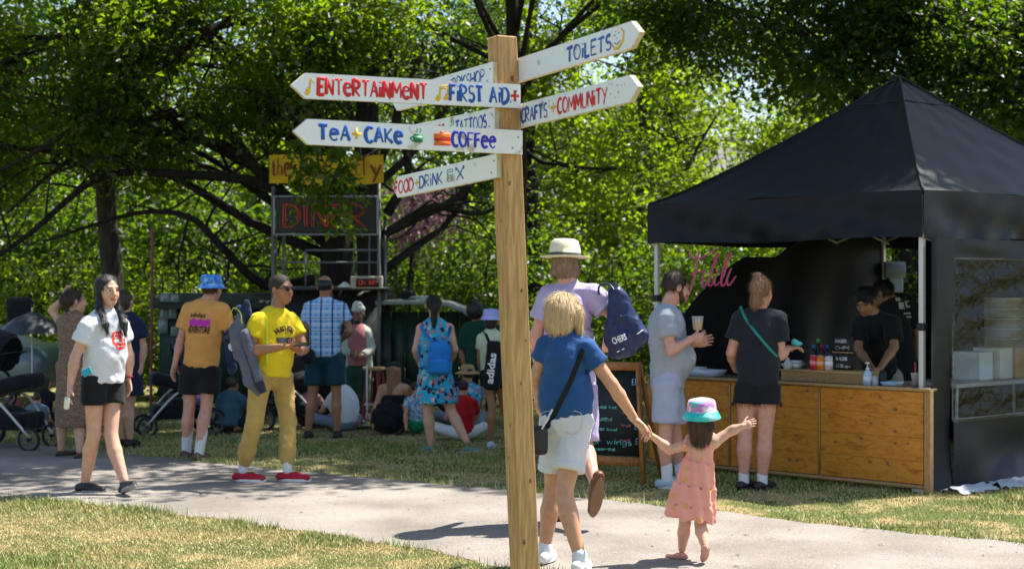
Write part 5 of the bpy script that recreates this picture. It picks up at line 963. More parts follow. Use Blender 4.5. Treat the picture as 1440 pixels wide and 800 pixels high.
h = W['h']; hair(W, [], mat('stubble', (.035, .025, .02), rough=.8), amp=.001, vox=.0055).scale = (1, 1, 1)
mb = MB()
for sx in (-1, 1):
    mb.lathe(h(.032*sx, .103, .006), (h.x, h.z, h.y), [(.024, -.003), (.025, 0), (.02, .004)], 14, sy=.72)
mb.tube([h(-.075, 0, .008), h(-.07, .07, .012), h(-.05, .100, .013), h(.05, .100, .013), h(.07, .07, .012), h(.075, 0, .008)], .0035, 6); mb.build('sunglasses', mat('sunglass', (.01, .01, .012), rough=.1), W['root'], True)
X_ = W['x'] if W['x'][0] > 0 else -W['x']; mblk = mat('print_black', (.02, .02, .02))
for k_, ch in enumerate('HUGO BOSS'):
    a = (k_-4)*.175; 
    if ch != ' ': text_on('shirt_print', ch, TT(W, .75, .2, .015)+X_*math.sin(a)*.135+W['up']*(math.cos(a)-1)*.11, nrm(X_*math.cos(a)-W['up']*math.sin(a)), nrm(W['up']*math.cos(a)+X_*math.sin(a)), W['y'], .058, mblk, sh, hit=bv, lift=.009, offset=.002)
P = [surf(bv, TT(W, .575, .2, .02)+X_*x+W['up']*z, W['y'], .009) for z in (-.022, .022) for x in np.linspace(-.1, .1, 9)]; mkobj('print_bar', P, [[i, i+1, i+10, i+9] for i in range(8)], mblk, sh)
text_on('shirt_print', '* *', TT(W, .67, .2, .02), X_, W['up'], W['y'], .05, mblk, sh, hit=bv, lift=.009)
for q, fd in (('A', V(.96, -.25, 0)), ('B', V(.97, -.2, 0))): W['an'+q] = W['an'+q]+V(0, 0, -.035); shoe(W, q, mat('red_knit', (.42, .012, .03), rough=.8, bump=.4, bscale=150), mat('white_foam_sole', (.8, .78, .78)), fd=fd, low=True, L=.28, wide=1.08, an=V(W['an'+q][0], W['an'+q][1], .078)); part(W, 'sock', [rcone(W['an'+q]+V(0, 0, .07), W['an'+q]-V(0, 0, .0), .04, .038)], M_whitec, .009)
strap('shoulder_strap', [surf(bv, U(377, y, 12.6), V(.2, -1, 0), .006) for y in (446, 462, 480, 500, 515)], .009, mat('lime_webbing', (.62, .72, .05)), W['root'], V(.2, -1, 0))
c = (W['wrA']+W['wrB'])/2+V(.02, -.09, .035); mb = MB(); mb.box(U(425, 484, 12.72), (nrm(V(1, -.35, .02)), nrm(V(.3, 1, .35)), nrm(V(0, -.4, 1))), (.072, .037, .005), bev=.003); tag(mb.build('phone', mat('phone_black', (.02, .02, .025), rough=.15)), 'black phone held flat in both hands of the man in yellow', 'phone')
# jacket over his shoulder
jd = 12.85; mj = cloth('grey_jacket', (.13, .14, .18), .75); t = empty('jacket', U(350, 540, jd)*V(1, 1, 0), 'grey blue jacket with checked lining slung over the shoulder of the man in yellow', 'jacket')
o, _, _ = sobj('shell', [rcone(U(339, 446, jd), U(338, 480, jd), .05, .062, .04), rcone(U(338, 480, jd), U(352, 535, jd-.05), .062, .055, .04), rcone(U(352, 535, jd-.05), U(362, 552, jd-.05), .055, .03, .03), rcone(U(330, 462, jd), U(338, 500, jd+.05), .05, .06, .03)], mj, t, .009, wrinkle(.012, .07, 8))
sobj('sleeve', [rcone(U(345, 470, jd-.08), U(366, 540, jd-.12), .045, .035, .02)], mj, t, .009, wrinkle(.008, .06, 3)); sobj('cuff', [ccone(U(364, 536, jd-.12), U(371, 552, jd-.12), .037, .03, k=.01)], mat('jacket_cuff', (.02, .025, .04)), t, .007)
strap('hood_trim', [U(323, 444, jd-.09), U(329, 433, jd-.10), U(338, 440, jd-.11), U(340, 455, jd-.11)], .003, mat('lime_webbing', (.4, .5, .05)), t); sobj('collar', [rcone(U(336, 434, jd), U(344, 450, jd), .035, .045), rcone(U(347, 426, jd), U(350, 445, jd), .03, .03)], cloth('navy_check', (.03, .05, .10), .3), t, .008, wrinkle(.006, .05, 2))
t = empty('shirt_bundle', U(326, 560, 14.3)*V(1, 1, 0), 'dark checked shirt hanging beside the man in the orange T-shirt', 'shirt'); sobj('cloth', [rcone(U(324, 470, 14.3), U(326, 520, 14.3), .06, .045), ell(U(321, 478, 14.2), AX, (.05, .05, .05))], cloth('navy_check', (.03, .05, .10), .3), t, .01, wrinkle(.015, .06, 9)); sobj('white_patch', [ell(U(327, 487, 14.18), AX, (.04, .03, .045))], M_whitec, t, .009)
# --- man in orange T-shirt
W = person('man in orange T-shirt, black shorts and blue bucket hat seen from behind', 14.6, dict(head=(298, 405), neck=(291, 424), shA=(263, 434), shB=(316, 434), elA=(252, 480), wrA=(246, 512, -.03), elB=(325, 478, .05), wrB=(322, 505, .2),
    hipA=(269, 520), hipB=(295, 520), knA=(266, 575), knB=(290, 573), anA=(262, 630, .05), anB=(280, 633, -.1)), f=(.3, .95), s=1.03, skin='pink', face=False, hands='A', hvox=.008, armr=.95)
sh, bv = tee(W, cloth('orange_cotton', (.78, .36, .10), .9), hem=.03, sl=.62, wide=1.10, deep=1.12, slr=(.085, .10), amp=.008)
shorts(W, M_blackc, leg=.62, r=(.112, .12)); hair(W, [], HR['brown'])
def b_tie(cols, sc):
    def f(nt, N, L, b, co):
        n = N.new('ShaderNodeTexNoise'); n.inputs['Scale'].default_value = sc; n.inputs['Detail'].default_value = 3; L.new(co, n.inputs[0]); r = N.new('ShaderNodeValToRGB'); e = r.color_ramp.elements
        for i, (p, c) in enumerate(cols):
            x = e[i] if i < 2 else e.new(p); x.position = p; x.color = (*c, 1)
        L.new(n.outputs[0], r.inputs[0]); L.new(r.outputs[0], b.inputs['Base Color'])
    return f
bucket_hat(W, mat('tie_dye_blue', (.1, .3, .7), rough=.9, build=b_tie([(.35, (.03, .16, .62)), (.65, (.35, .55, .85)), (.5, (.08, .30, .75))], 22)), r=.98)
nb = -W['y']; X_ = W['x'] if W['x'][0] > 0 else -W['x']
text_on('shirt_print', 'adidas', TT(W, .80, -.2, -.01), X_, W['up'], nb, .06, mblk, sh, hit=bv, lift=.008, width=.16, offset=.001); text_on('shirt_print', 'ADVENTURE', TT(W, .585, -.2, .01), X_, W['up'], nb, .085, mblk, sh, hit=bv, lift=.008, width=.22, offset=.002)
P = [surf(bv, TT(W, .69, -.2, .01)+X_*x*.105+W['up']*(z+.012*math.sin(x*9)), nb, .008) for z in (-.032, .032) for x in np.linspace(-1, 1, 13)]; mkobj('print_block', P, [[i, i+1, i+14, i+13] for i in range(12)], mat('print_magenta', (.55, .03, .42)), sh)
for q in 'AB': socks(W, q, M_whitec, .52); shoe(W, q, mat('brown_trainer', (.12, .08, .06), rough=.8), mat('tan_sole', (.2, .15, .1)), an=V(W['an'+q][0], W['an'+q][1], .078)*V(1, 1, 1.0))
# --- man in plaid shirt
W = person('man in blue plaid shirt and dark teal shorts with his back turned', 16.5, dict(head=(457, 403), neck=(457, 422), shA=(432, 431), shB=(483, 431), elA=(427, 468), wrA=(430, 495, .1), elB=(494, 465), wrB=(478, 480, .3),
    hipA=(444, 502), hipB=(470, 502), knA=(440, 555), knB=(473, 555), anA=(433, 606), anB=(474, 606)), f=(.08, 1), s=1.0, skin='tan', face=False, hands='', hvox=.008)
def b_plaid(nt, N, L, b, co):
    sp_ = N.new('ShaderNodeSeparateXYZ'); L.new(co, sp_.inputs[0]); out = None
    def band(src, freq, ph, thr):
        m = N.new('ShaderNodeMath'); m.operation = 'MULTIPLY_ADD'; m.inputs[1].default_value = freq; m.inputs[2].default_value = ph; L.new(src, m.inputs[0]); f = N.new('ShaderNodeMath'); f.operation = 'FRACT'; L.new(m.outputs[0], f.inputs[0]); l = N.new('ShaderNodeMath'); l.operation = 'LESS_THAN'; l.inputs[1].default_value = thr; L.new(f.outputs[0], l.inputs[0]); return l.outputs[0]
    cur = (.16, .36, .62)
    def over(cur, mask, c, fac):
        g = N.new('ShaderNodeMath'); g.operation = 'MULTIPLY'; g.inputs[1].default_value = fac; L.new(mask, g.inputs[0]); x = N.new('ShaderNodeMix'); x.data_type = 'RGBA'; L.new(g.outputs[0], x.inputs[0])
        if isinstance(cur, tuple): x.inputs[6].default_value = (*cur, 1)
        else: L.new(cur, x.inputs[6])
        x.inputs[7].default_value = (*c, 1); return x.outputs[2]
    cur = over(cur, band(sp_.outputs[2], 15, .2, .45), (.55, .72, .85), .6); cur = over(cur, band(sp_.outputs[2], 15, .8, .12), (.85, .9, .95), .7); cur = over(cur, band(sp_.outputs[0], 17, .1, .4), (.45, .62, .8), .5); cur = over(cur, band(sp_.outputs[0], 8.5, .3, .14), (.015, .03, .10), .9); cur = over(cur, band(sp_.outputs[2], 7.5, .5, .08), (.04, .1, .25), .7)
    L.new(cur, b.inputs['Base Color'])
tee(W, mat('plaid_cloth', (.2, .4, .6), rough=.9, build=b_plaid), hem=-.0, sl=.6, wide=1.08, deep=1.15, slr=(.08, .092), collar=True, bvh=False); shorts(W, cloth('teal_shorts', (.015, .055, .075)), leg=.75, r=(.108, .115))
h = W['h']; part(W, 'hair', [ell(h(0, -.022, .02), h.ax, h.r(.082, .099, .075), .01), ell(h(0, .01, .105), h.ax, h.r(.062, .085, .05), .005, 's')], HR['black'], .006)
for q in 'AB': shoe(W, q, M_shoeb, an=V(W['an'+q][0], W['an'+q][1], .075))
t = empty('bum_bag', U(432, 500, 16.3)*V(1, 1, 0), 'black bag at the left hip of the man in the plaid shirt', 'bag'); sobj('pouch', [ell(U(432, 500, 16.3), AX, (.09, .07, .09))], M_blackc, t, .012, wrinkle(.01, .06, 3))
# --- woman in brown dress
W = person('woman in long brown patterned dress, one hand raised to her dark hair', 14.8, dict(head=(106, 424), neck=(102, 443), shA=(84, 452), shB=(121, 452), elA=(72, 437, .05), wrA=(90, 419, .0), elB=(128, 490), wrB=(126, 520), hipA=(93, 522), hipB=(114, 522), knA=(90, 585), knB=(113, 585), anA=(86, 632), anB=(112, 634, -.1)), f=(.6, .8), s=.96, skin='fair', hf=(.9, .4, 0), face=True, eyes=False, hands='A', hdir=(V(.1, 0, 1), None), hn=(V(1, 0, 0), None), hvox=.007, curl=(.9, .3))
md = mat('brown_print_dress', (.17, .095, .06), col2=(.30, .19, .13), scale=75, ramp=(.5, .56), rough=.9, sheen=.1)
s = W['s']; part(W, 'dress', [ell(TT(W, .72), W['B'], (.155, .12, .22), .05), ccone(TT(W, .1), TT(W, .6), .165, .14, W['y'], .78, .05), ccone(lerp(W['knA'], W['knB'], .5)+V(.02, -.02, -.10), TT(W, .15), .20, .175, W['y'], .8, .05), rcone(TT(W, .93), W['shA'], .06, .058, .04), rcone(TT(W, .93), W['shB'], .06, .058, .04), ccone(W['shB'], lerp(W['shB'], W['elB'], .4), .065, .07)], md, .011, wrinkle(.009, .12, 6))
h = W['h']; hair(W, [ell(h(-.0, -.10, .02), h.ax, h.r(.06, .06, .06), .03), ell(h(-.02, -.07, -.04), h.ax, h.r(.06, .05, .06), .03), rcone(h(0, -.08, -.06), h(.0, -.05, -.12), .03, .02)], HR['dark'], amp=.016)
for q in 'AB': shoe(W, q, mat('brown_sandal', (.1, .05, .03)), sandal=True, an=V(W['an'+q][0], W['an'+q][1], .07))
# --- woman in navy dress
W = person('person in loose navy dress half hidden behind the woman in the white T-shirt', 15.7, dict(head=(176, 424), neck=(178, 444), shA=(160, 454), shB=(198, 454), elA=(158, 485), wrA=(165, 515), elB=(203, 490), wrB=(198, 520), hipA=(168, 522), hipB=(190, 522), knA=(170, 570), knB=(182, 570), anA=(172, 618), anB=(183, 616)), f=(.3, .95), s=.95, skin='fair', face=False, hvox=.008)
part(W, 'dress', [ell(TT(W, .72), W['B'], (.16, .12, .22), .05), ccone(lerp(W['knA'], W['knB'], .5)+V(0, 0, .10), TT(W, .6), .20, .15, W['y'], .75, .05), rcone(TT(W, .93), W['shA'], .06, .06, .04), rcone(TT(W, .93), W['shB'], .06, .06, .04), ccone(W['shB'], lerp(W['shB'], W['elB'], .6), .07, .08), ccone(W['shA'], lerp(W['shA'], W['elA'], .6), .07, .08)], cloth('navy_cloth', (.018, .028, .065)), .012, wrinkle(.01, .11, 6))
h = W['h']; hair(W, [ell(h(0, -.05, -.03), h.ax, h.r(.08, .07, .08), .03)], HR['dark'], amp=.01)
for q in 'AB': shoe(W, q, M_shoeb, an=V(W['an'+q][0], W['an'+q][1], .07))
# --- woman in floral dress with blue backpack
W = person('woman in turquoise floral dress wearing a small blue backpack, long black ponytail', 15.3, dict(head=(610, 430), neck=(611, 449), shA=(589, 460), shB=(635, 460), elA=(583, 492), wrA=(592, 515, .2), elB=(641, 492), wrB=(630, 515, .2), hipA=(598, 532), hipB=(626, 532), knA=(602, 578), knB=(634, 578), anA=(606, 624), anB=(656, 620, -.1)), f=(-.05, 1), s=.88, skin='fair', face=False, hvox=.008, legr=1.12, armr=1.05)
def b_flor(nt, N, L, b, co):
    v = N.new('ShaderNodeTexVoronoi'); v.inputs['Scale'].default_value = 32; L.new(co, v.inputs['Vector']); r = N.new('ShaderNodeValToRGB'); r.color_ramp.interpolation = 'CONSTANT'; e = r.color_ramp.elements; cols = [(0, (.02, .42, .62)), (.42, (.01, .015, .03)), (.58, (.55, .5, .5)), (.68, (.03, .35, .6)), (.85, (.45, .18, .2))]
    for i, (p, c) in enumerate(cols): x = e[i] if i < 2 else e.new(p); x.position = p; x.color = (*c, 1)
    s_ = N.new('ShaderNodeSeparateColor'); L.new(v.outputs['Color'], s_.inputs[0]); L.new(s_.outputs[0], r.inputs[0]); n = N.new('ShaderNodeTexNoise'); n.inputs['Scale'].default_value = 40; L.new(co, n.inputs[0])
    ad = N.new('ShaderNodeVectorMath'); ad.operation = 'ADD'; sc = N.new('ShaderNodeVectorMath'); sc.operation = 'SCALE'; sc.inputs['Scale'].default_value = .06; L.new(n.outputs['Color'], sc.inputs[0]); L.new(sc.outputs[0], ad.inputs[0]); L.new(co, ad.inputs[1]); L.new(ad.outputs[0], v.inputs['Vector']); L.new(r.outputs[0], b.inputs['Base Color'])
mfl = mat('floral_print', (.05, .4, .6), rough=.85, build=b_flor)
o, bv = part(W, 'dress', [ell(TT(W, .72), W['B'], (.155, .115, .20), .05), ccone(TT(W, .2), TT(W, .65), .145, .14, W['y'], .75, .05), ccone(TT(W, -.42), TT(W, .3), .225, .145, W['y'], .78, .05), rcone(TT(W, .9), W['shA'], .05, .040, .03), rcone(TT(W, .9), W['shB'], .05, .040, .03)], mfl, .011, wrinkle(.010, .10, 6), bvh=True)
h = W['h']; hair(W, [rcone(h(0, -.09, .06), h(.01, -.13, .0), .04, .045), rcone(h(.01, -.13, 0), h(.0, -.14, -.20), .045, .02)], HR['black'], amp=.008)
for q in 'AB': shoe(W, q, mat('green_sandal', (.12, .25, .18)), mat('pale_sole', (.4, .42, .38)), sandal=True, an=V(W['an'+q][0], W['an'+q][1], .065), fd=V(-.5, .6, 0) if q == 'A' else V(.8, .3, 0))
mbl = cloth('blue_canvas', (.02, .22, .60)); t = empty('backpack', U(618, 530, 15.1)*V(1, 1, 0), 'small bright blue backpack on the back of the woman in the floral dress', 'backpack')
sobj('bag', [rbox(U(618, 506, 15.12), AX, (.115, .06, .15), .05), ell(U(618, 487, 15.12), AX, (.09, .055, .06), .03)], mbl, t, .010, wrinkle(.006, .07, 4)); sobj('front_pocket', [rbox(U(618, 515, 15.05), AX, (.09, .03, .07), .03)], mbl, t, .009); strap('top_handle', [U(612, 478, 15.1), U(618, 472, 15.08), U(624, 478, 15.1)], .006, mbl, t)
strap('shoulder_strap', [surf(bv, U(x, y, 15.1), V(0, -1, 0), .01) for x, y in ((590, 458), (598, 470), (609, 482))], .017, mbl, t, V(0, -1, 0)); strap('shoulder_strap', [surf(bv, U(x, y, 15.1), V(0, -1, 0), .01) for x, y in ((634, 458), (630, 470), (624, 482))], .017, mbl, t, V(0, -1, 0))
strap('shoulder_strap', [U(603, 520, 15.1), U(592, 512, 15.15), U(588, 490, 15.25), U(589, 462, 15.3)], .008, mbl, t)
# --- girl with lilac hat
W = person('girl in lilac bucket hat and pale yellow top carrying a black backpack', 15.5, dict(head=(691, 449), neck=(690, 465), shA=(675, 474), shB=(708, 474), elA=(674, 502), wrA=(678, 528, .1), elB=(712, 502), wrB=(712, 525), hipA=(684, 530), hipB=(702, 530), knA=(692, 573, -.05), knB=(708, 570, .15), anA=(690, 616, .0), anB=(716, 595, .3)), f=(.2, 1), s=.80, skin='tan', face=False, hvox=.008, hands='A')
sh, bv = tee(W, cloth('pale_yellow', (.62, .68, .45), .95), hem=.0, sl=.6, wide=1.05); shorts(W, M_blackc, leg=.3); bucket_hat(W, cloth('lilac_cloth', (.42, .44, .80), .9), r=1.05)
h = W['h']; hair(W, [ell(h(0, -.05, -.06), h.ax, h.r(.07, .05, .07), .03)], HR['black'])
for q in 'AB': shoe(W, q, mat('pale_sandal', (.5, .6, .6)), M_solew, an=V(W['an'+q][0], W['an'+q][1], W['an'+q][2] if q == 'B' else .062))
t = empty('backpack', U(693, 550, 15.3)*V(1, 1, 0), 'black backpack with white lettering on the girl in the lilac hat', 'backpack'); o, v_, f_ = sobj('bag', [rbox(U(694, 514, 15.3), (nrm(V(1, -.1, -.1)), nrm(V(.1, 1, 0)), nrm(V(.1, 0, 1))), (.085, .06, .245), .05)], M_blackc, t, .010, wrinkle(.005, .09, 4)); bv2 = BVHTree.FromPolygons([Vector(p) for p in v_], f_.tolist())
text_on('bag_print', 'adidas', U(691, 518, 15.2), nrm(V(.12, 0, 1)), nrm(V(-1, 0, .12)), V(0, -1, 0), .10, mat('print_white', (.85, .85, .85)), o, hit=bv2, lift=.005, width=.30, offset=.003)
strap('shoulder_strap', [surf(bv, U(x, y, 15.2), V(0, -1, 0), .008) for x, y in ((680, 466), (684, 474), (688, 484))], .014, M_blackc, t, V(0, -1, 0))
# --- man in lavender with fedora
W = person('tall man in lavender shirt and straw fedora walking away, one brown loafer lifted', 10.75, dict(head=(795, 377), neck=(799, 402), shA=(768, 414), shB=(838, 411), elA=(752, 470), wrA=(757, 520, .25), elB=(866, 446, -.02), wrB=(852, 490, .18),
    hipA=(783, 545), hipB=(818, 543), knA=(786, 640), knB=(822, 625, -.05), anA=(788, 716, .1), anB=(836, 677, -.35)), f=(.15, 1), s=1.08, skin='pink', face=False, hvox=.008, hf=(.25, 1, 0), armr=1.05, hdir=(None, V(-.6, 0, -.6)))
mlav = cloth('lavender_linen', (.50, .40, .60), .88, bump=.3)
sh, bv = tee(W, mlav, hem=-.12, sl=.62, wide=1.12, deep=1.2, slr=(.085, .105), amp=.011, collar=True, hemw=1.08)
s = W['s']; part(W, 'shorts', [ell(TT(W, -.02), W['B'], (.17*s, .13*s, .15*s), .03), ccone(W['hipA'], lerp(W['hipA'], W['knA'], .95), .105*s, .095*s), ccone(W['hipB'], lerp(W['hipB'], W['knB'], .95), .105*s, .095*s)], cloth('lavender_shorts', (.40, .33, .52), .9), .011, wrinkle(.007, .09, 2))
h = W['h']; hair(W, [ell(h(0, -.05, -.02), h.ax, h.r(.082, .058, .045), .03), ell(h(.06, -.01, -.02), h.ax, h.r(.03, .05, .03), .02)], HR['greyginger'], amp=.012, sl_=.45)
mstr = mat('straw', (.72, .66, .52)) if False else mat('straw_weave', (.76, .68, .48), rough=.8, bump=.5, bscale=120); mb = MB(); c = h(0, -.02, .055); k = h.k*1.05; zt = nrm(h.z*1+h.y*.05); ax = (h.x, nrm(np.cross(zt, h.x)), zt)
mb.lathe(c, ax, [(.02*k, .004*k), (.148*k, .012*k), (.150*k, .016*k), (.12*k, .012*k), (.098*k, .018*k), (.092*k, .07*k), (.080*k, .11*k), (.06*k, .122*k), (.03*k, .108*k), (.005*k, .100*k)], 32, sy=1.18); hat = mb.build('fedora', mstr, W['root'], True)
mb = MB(); mb.lathe(c, ax, [(.100*k, .017*k), (.0985*k, .038*k)], 32, sy=1.18); mb.build('hat_band', mat('hat_band', (.06, .06, .05)), hat, True)
an = W['anB']; shoe(W, 'B', mat('brown_leather', (.15, .045, .02), rough=.45), mat('tan_rubber', (.20, .11, .06), rough=.7), fd=V(-.35, .95, 0), pitch=1.12, low=True, L=.29, an=an); shoe(W, 'A', MATS['brown_leather'], MATS['tan_rubber'], an=V(W['anA'][0], W['anA'][1], .08), low=True)
md_ = 10.6; t = empty('shopping_bag', U(880, 507, md_), 'large navy shopping bag tucked under the arm of the man in lavender', 'bag'); mnv = mat('navy_bag', (.008, .018, .07), rough=.4, col2=(.012, .024, .09), scale=5)
q = [(858, 402), (879, 404), (913, 470), (897, 492), (868, 508), (853, 497)]
o, v_, f_ = sobj('bag', [rcone(U(866, 412, md_), U(868, 470, md_), .05, .09, .05), rcone(U(872, 420, md_), U(896, 472, md_), .055, .075, .05), ell(U(874, 480, md_), AX, (.11, .10, .12), .04), rcone(U(868, 440, md_+.08), U(880, 485, md_+.12), .05, .09, .05), rcone(U(862, 498, md_), U(902, 474, md_), .03, .04, .04)], mnv, t, .010, wrinkle(.014, .11, 3)); bv3 = BVHTree.FromPolygons([Vector(p) for p in v_], f_.tolist())
text_on('bag_print', 'CHERS', U(871, 477, md_-.1), nrm(V(1, 0, .38)), nrm(V(-.38, 0, 1)), V(0, -1, 0), .06, mat('print_white', (.85, .85, .85)), o, hit=bv3, lift=.005, width=.10, offset=.0015)
for a_, b_ in (((896, 470), (905, 464)), ((868, 495), (878, 490))): strap('seam_mark', [surf(bv3, U(*a_, md_-.1), V(0, -1, 0), .004), surf(bv3, U(*b_, md_-.1), V(0, -1, 0), .004)], .004, MATS['print_white'], o)
strap('handle', [U(866, 412, md_-.05), U(856, 400, md_), U(842, 404, md_+.02), U(846, 430, md_+.1)], .008, mnv, t); strap('handle', [U(876, 418, md_-.05), U(868, 400, md_+.05), U(856, 402, md_+.1)], .008, mnv, t)
# --- toddler hand joints first (shared with the woman)
HJ = (906, 604)
# --- woman in blue T-shirt
W = person('blonde woman in blue T-shirt and white shorts leading the little girl by the hand', 9.1, dict(head=(796, 441), neck=(793, 472), shA=(766, 483), shB=(826, 486), elA=(752, 528), wrA=(757, 562, .15), elB=(862, 540, .0), wrB=(893, 590, .06),
    hipA=(782, 596), hipB=(812, 596), knA=(778, 690, .06), knB=(793, 692, -.10), anA=(766, 770, .06), anB=(815, 782, -.2)), f=(.30, .95), s=.97, skin='warm', hf=(.75, .66, -.05), hands='AB', hdir=(None, V(.75, .05, -.75)), hn=(None, V(-.3, -.3, -.6)), ht=(None, V(.2, -1, .2)), curl=(.5, .75), hvox=.0045, armr=1.0, legr=1.02, eyes=False)
sh, bv = tee(W, cloth('blue_cotton', (.025, .085, .24), .85), hem=.0, sl=.5, wide=1.04, deep=1.12, slr=(.080, .088), amp=.006, belly=(.3, .0, .16, .125, .16))
s = W['s']; mws = cloth('white_denim', (.66, .65, .66), .93); shorts(W, mws, leg=.66, r=(.104, .100), top=.08, amp=.005, vox=.009)
for q in 'AB': p = lerp(W['hip'+q], W['kn'+q], .66); u_ = nrm(W['kn'+q]-W['hip'+q]); part(W, 'cuff', [ccone(p-u_*.035, p+u_*.012, .099*s, .100*s, k=.0)], mws, .008, wrinkle(.002, .06, 2))
for q in 'AB': p = lerp(W['hip'+q], W['hip'], .0)-W['y']*.118*s+V(0, 0, .015); strap('pocket_seam', [p+W['x']*a+V(0, 0, z)-W['y']*(.012 if abs(a) < .03 else 0) for a, z in ((-.05, .06), (.05, .06), (.05, -.03), (0, -.06), (-.05, -.03))], .0022, mat('seam_thread', (.5, .48, .46)), W['root'], closed=True)
h = W['h']; HBf = h
hair(W, [ell(h(-.0, -.045, .01), h.ax, h.r(.098, .098, .105), .02), ell(h(0, -.055, -.06), h.ax, h.r(.09, .075, .075), .03), rcone(h(-.075, .02, .02), h(-.082, .04, -.10), .035, .026), rcone(h(.075, .02, .02), h(.082, .04, -.09), .035, .022)], HR['blonde'], amp=.006, vox=.0055)
for q, pt in (('A', 0), ('B', 0)): W['an'+q][2] = .085; shoe(W, q, mat('white_trainer', (.75, .75, .76), rough=.7, bump=.3, bscale=120), M_solew, fd=V(.3, .95, 0)); part(W, 'sock', [rcone(W['an'+q]+V(0, 0, .02), W['an'+q]-V(0, 0, .02), .044, .044)], M_whitec, .009)
strap('bag_strap', [surf(bv, U(x, y, 9.0), V(0, -1, 0), .009) for x, y in ((826, 474), (818, 496), (808, 522), (796, 548), (784, 572), (774, 594))]+[U(765, 603, 9.0)], .0155, M_blackc, W['root'], V(0, -1, .0), .22)
t = empty('shoulder_bag', U(759, 640, 8.98), 'small black shoulder bag with pale clasp at the left hip of the blonde woman', 'bag'); sobj('pouch', [rbox(U(759, 619, 8.97), (nrm(V(1, .5, 0)), nrm(V(-.5, 1, 0)), AX[2]), (.05, .03, .085), .03)], mat('black_leather', (.015, .015, .017), rough=.4), t, .008); strap('clasp', [U(762, 603, 8.93), U(770, 588, 8.92), U(777, 575, 8.92)], .006, mat('silver_clasp', (.6, .6, .62), rough=.3), t)
# --- toddler
ds = 9.3
W = person('little girl in coral tiered dress and tie dye bucket hat, arms spread wide', ds, dict(head=(987, 586), neck=(987, 613), shA=(969, 622), shB=(1006, 620), elA=(941, 632, -.02), wrA=(916, 612, -.06), elB=(1028, 606, .02), wrB=(1044, 599), hipA=(968, 690), hipB=(987, 690), knA=(963, 736), knB=(985, 738, -.03), anA=(959, 772, .02), anB=(991, 767, -.14)),
    f=(.22, .97), s=.56, skin='fair', face=False, hands='AB', hk=1.42, hvox=.006, vox=.008, legr=1.18, armr=1.25, hdir=(V(-.7, 0, .45), V(.9, 0, .3)), curl=(.6, .25), hn=(V(0, -1, -.3), V(0, 1, -.4)), ht=(V(0, -.4, 1), V(-.2, 0, 1)), bodyk=1.12)
def b_hearts(nt, N, L, b, co):
    v = N.new('ShaderNodeTexVoronoi'); v.inputs['Scale'].default_value = 13; v.inputs['Randomness'].default_value = .5; L.new(co, v.inputs[0]); r = N.new('ShaderNodeMapRange'); r.inputs[1].default_value = .23; r.inputs[2].default_value = .33; L.new(v.outputs[0], r.inputs[0]); x = N.new('ShaderNodeMix'); x.data_type = 'RGBA'; x.inputs[6].default_value = (.72, .33, .13, 1); x.inputs[7].default_value = (.80, .34, .26, 1); L.new(r.outputs[0], x.inputs[0]); L.new(x.outputs[2], b.inputs['Base Color'])
mdr = mat('coral_print', (.8, .34, .26), rough=.85, sheen=.1, bump=.3, bscale=70, build=b_hearts)
def dz(y, x=987, dd=0): return U(x, y, ds+dd)
def ruff(z0, amp, n): 
    base = wrinkle(.004, .06, 3)
    def fn(x, y, z):
        a = np.arctan2(y-W['hip'][1], x-W['hip'][0]); return base(x, y, z)+amp*np.sin(a*n+z*9)*np.clip((dz(612)[2]-z)/.3, 0, 1)+.0015*np.sin(a*34)*np.exp(-np.minimum(np.minimum(abs(z-dz(650)[2]), abs(z-dz(683)[2])), abs(z-dz(710)[2]))*60)
    return fn
o, bv = part(W, 'dress', [ccone(dz(650, 983), dz(617, 988), .083, .078, W['y'], .78, .02), ccone(dz(684, 977), dz(648, 983), .115, .093, W['y'], .85, .012), ccone(dz(712, 971), dz(682, 977), .142, .122, W['y'], .85, .010), ccone(dz(728, 969), dz(709, 972), .152, .146, W['y'], .85, .010)], mdr, .006, ruff(0, .009, 9), bvh=True)
for q, (a_, b_) in (('A', ((968, 622), (961, 617))), ('B', ((1003, 620), (1010, 614)))): part(W, 'strap_frill', [rcone(U(a_[0], a_[1]-8, ds+.02), U(a_[0]+(-5 if q == 'A' else 4), a_[1]+4, ds-.03), .017, .014)], mdr, .005, wrinkle(.003, .03, 3))
h = W['h']; hair(W, [ell(h(0, -.045, -.03), h.ax, h.r(.082, .075, .08), .02), rcone(h(-.05, -.05, -.06), h(-.045, -.065, -.165), .035, .024), rcone(h(.05, -.05, -.06), h(.045, -.06, -.155), .035, .024), rcone(h(0, -.06, -.06), h(0, -.075, -.17), .045, .03)], HR['brown'], amp=.008)
bucket_hat(W, mat('tie_dye_pastel', (.4, .7, .7), rough=.9, build=b_tie([(.30, (.05, .55, .50)), (.72, (.75, .76, .78)), (.44, (.50, .16, .48)), (.52, (.78, .76, .8)), (.58, (.85, .22, .42)), (.64, (.15, .55, .55))], 9)), r=1.12, tilt=-.1, brim=mat('turquoise_dye', (.05, .5, .5), rough=.9, build=b_tie([(.35, (.02, .50, .48)), (.65, (.35, .70, .70)), (.5, (.08, .58, .55))], 14)))
for q, pt in (('A', 0), ('B', .75)): shoe(W, q, mat('pink_sandal', (.62, .30, .22), rough=.6), mat('pink_sole', (.55, .28, .22)), sandal=True, pitch=pt, fd=V(-.75, .5, 0) if q == 'A' else V(-.1, 1, 0), L=.27, an=V(W['anA'][0], W['anA'][1], .05) if q == 'A' else W['anB'])
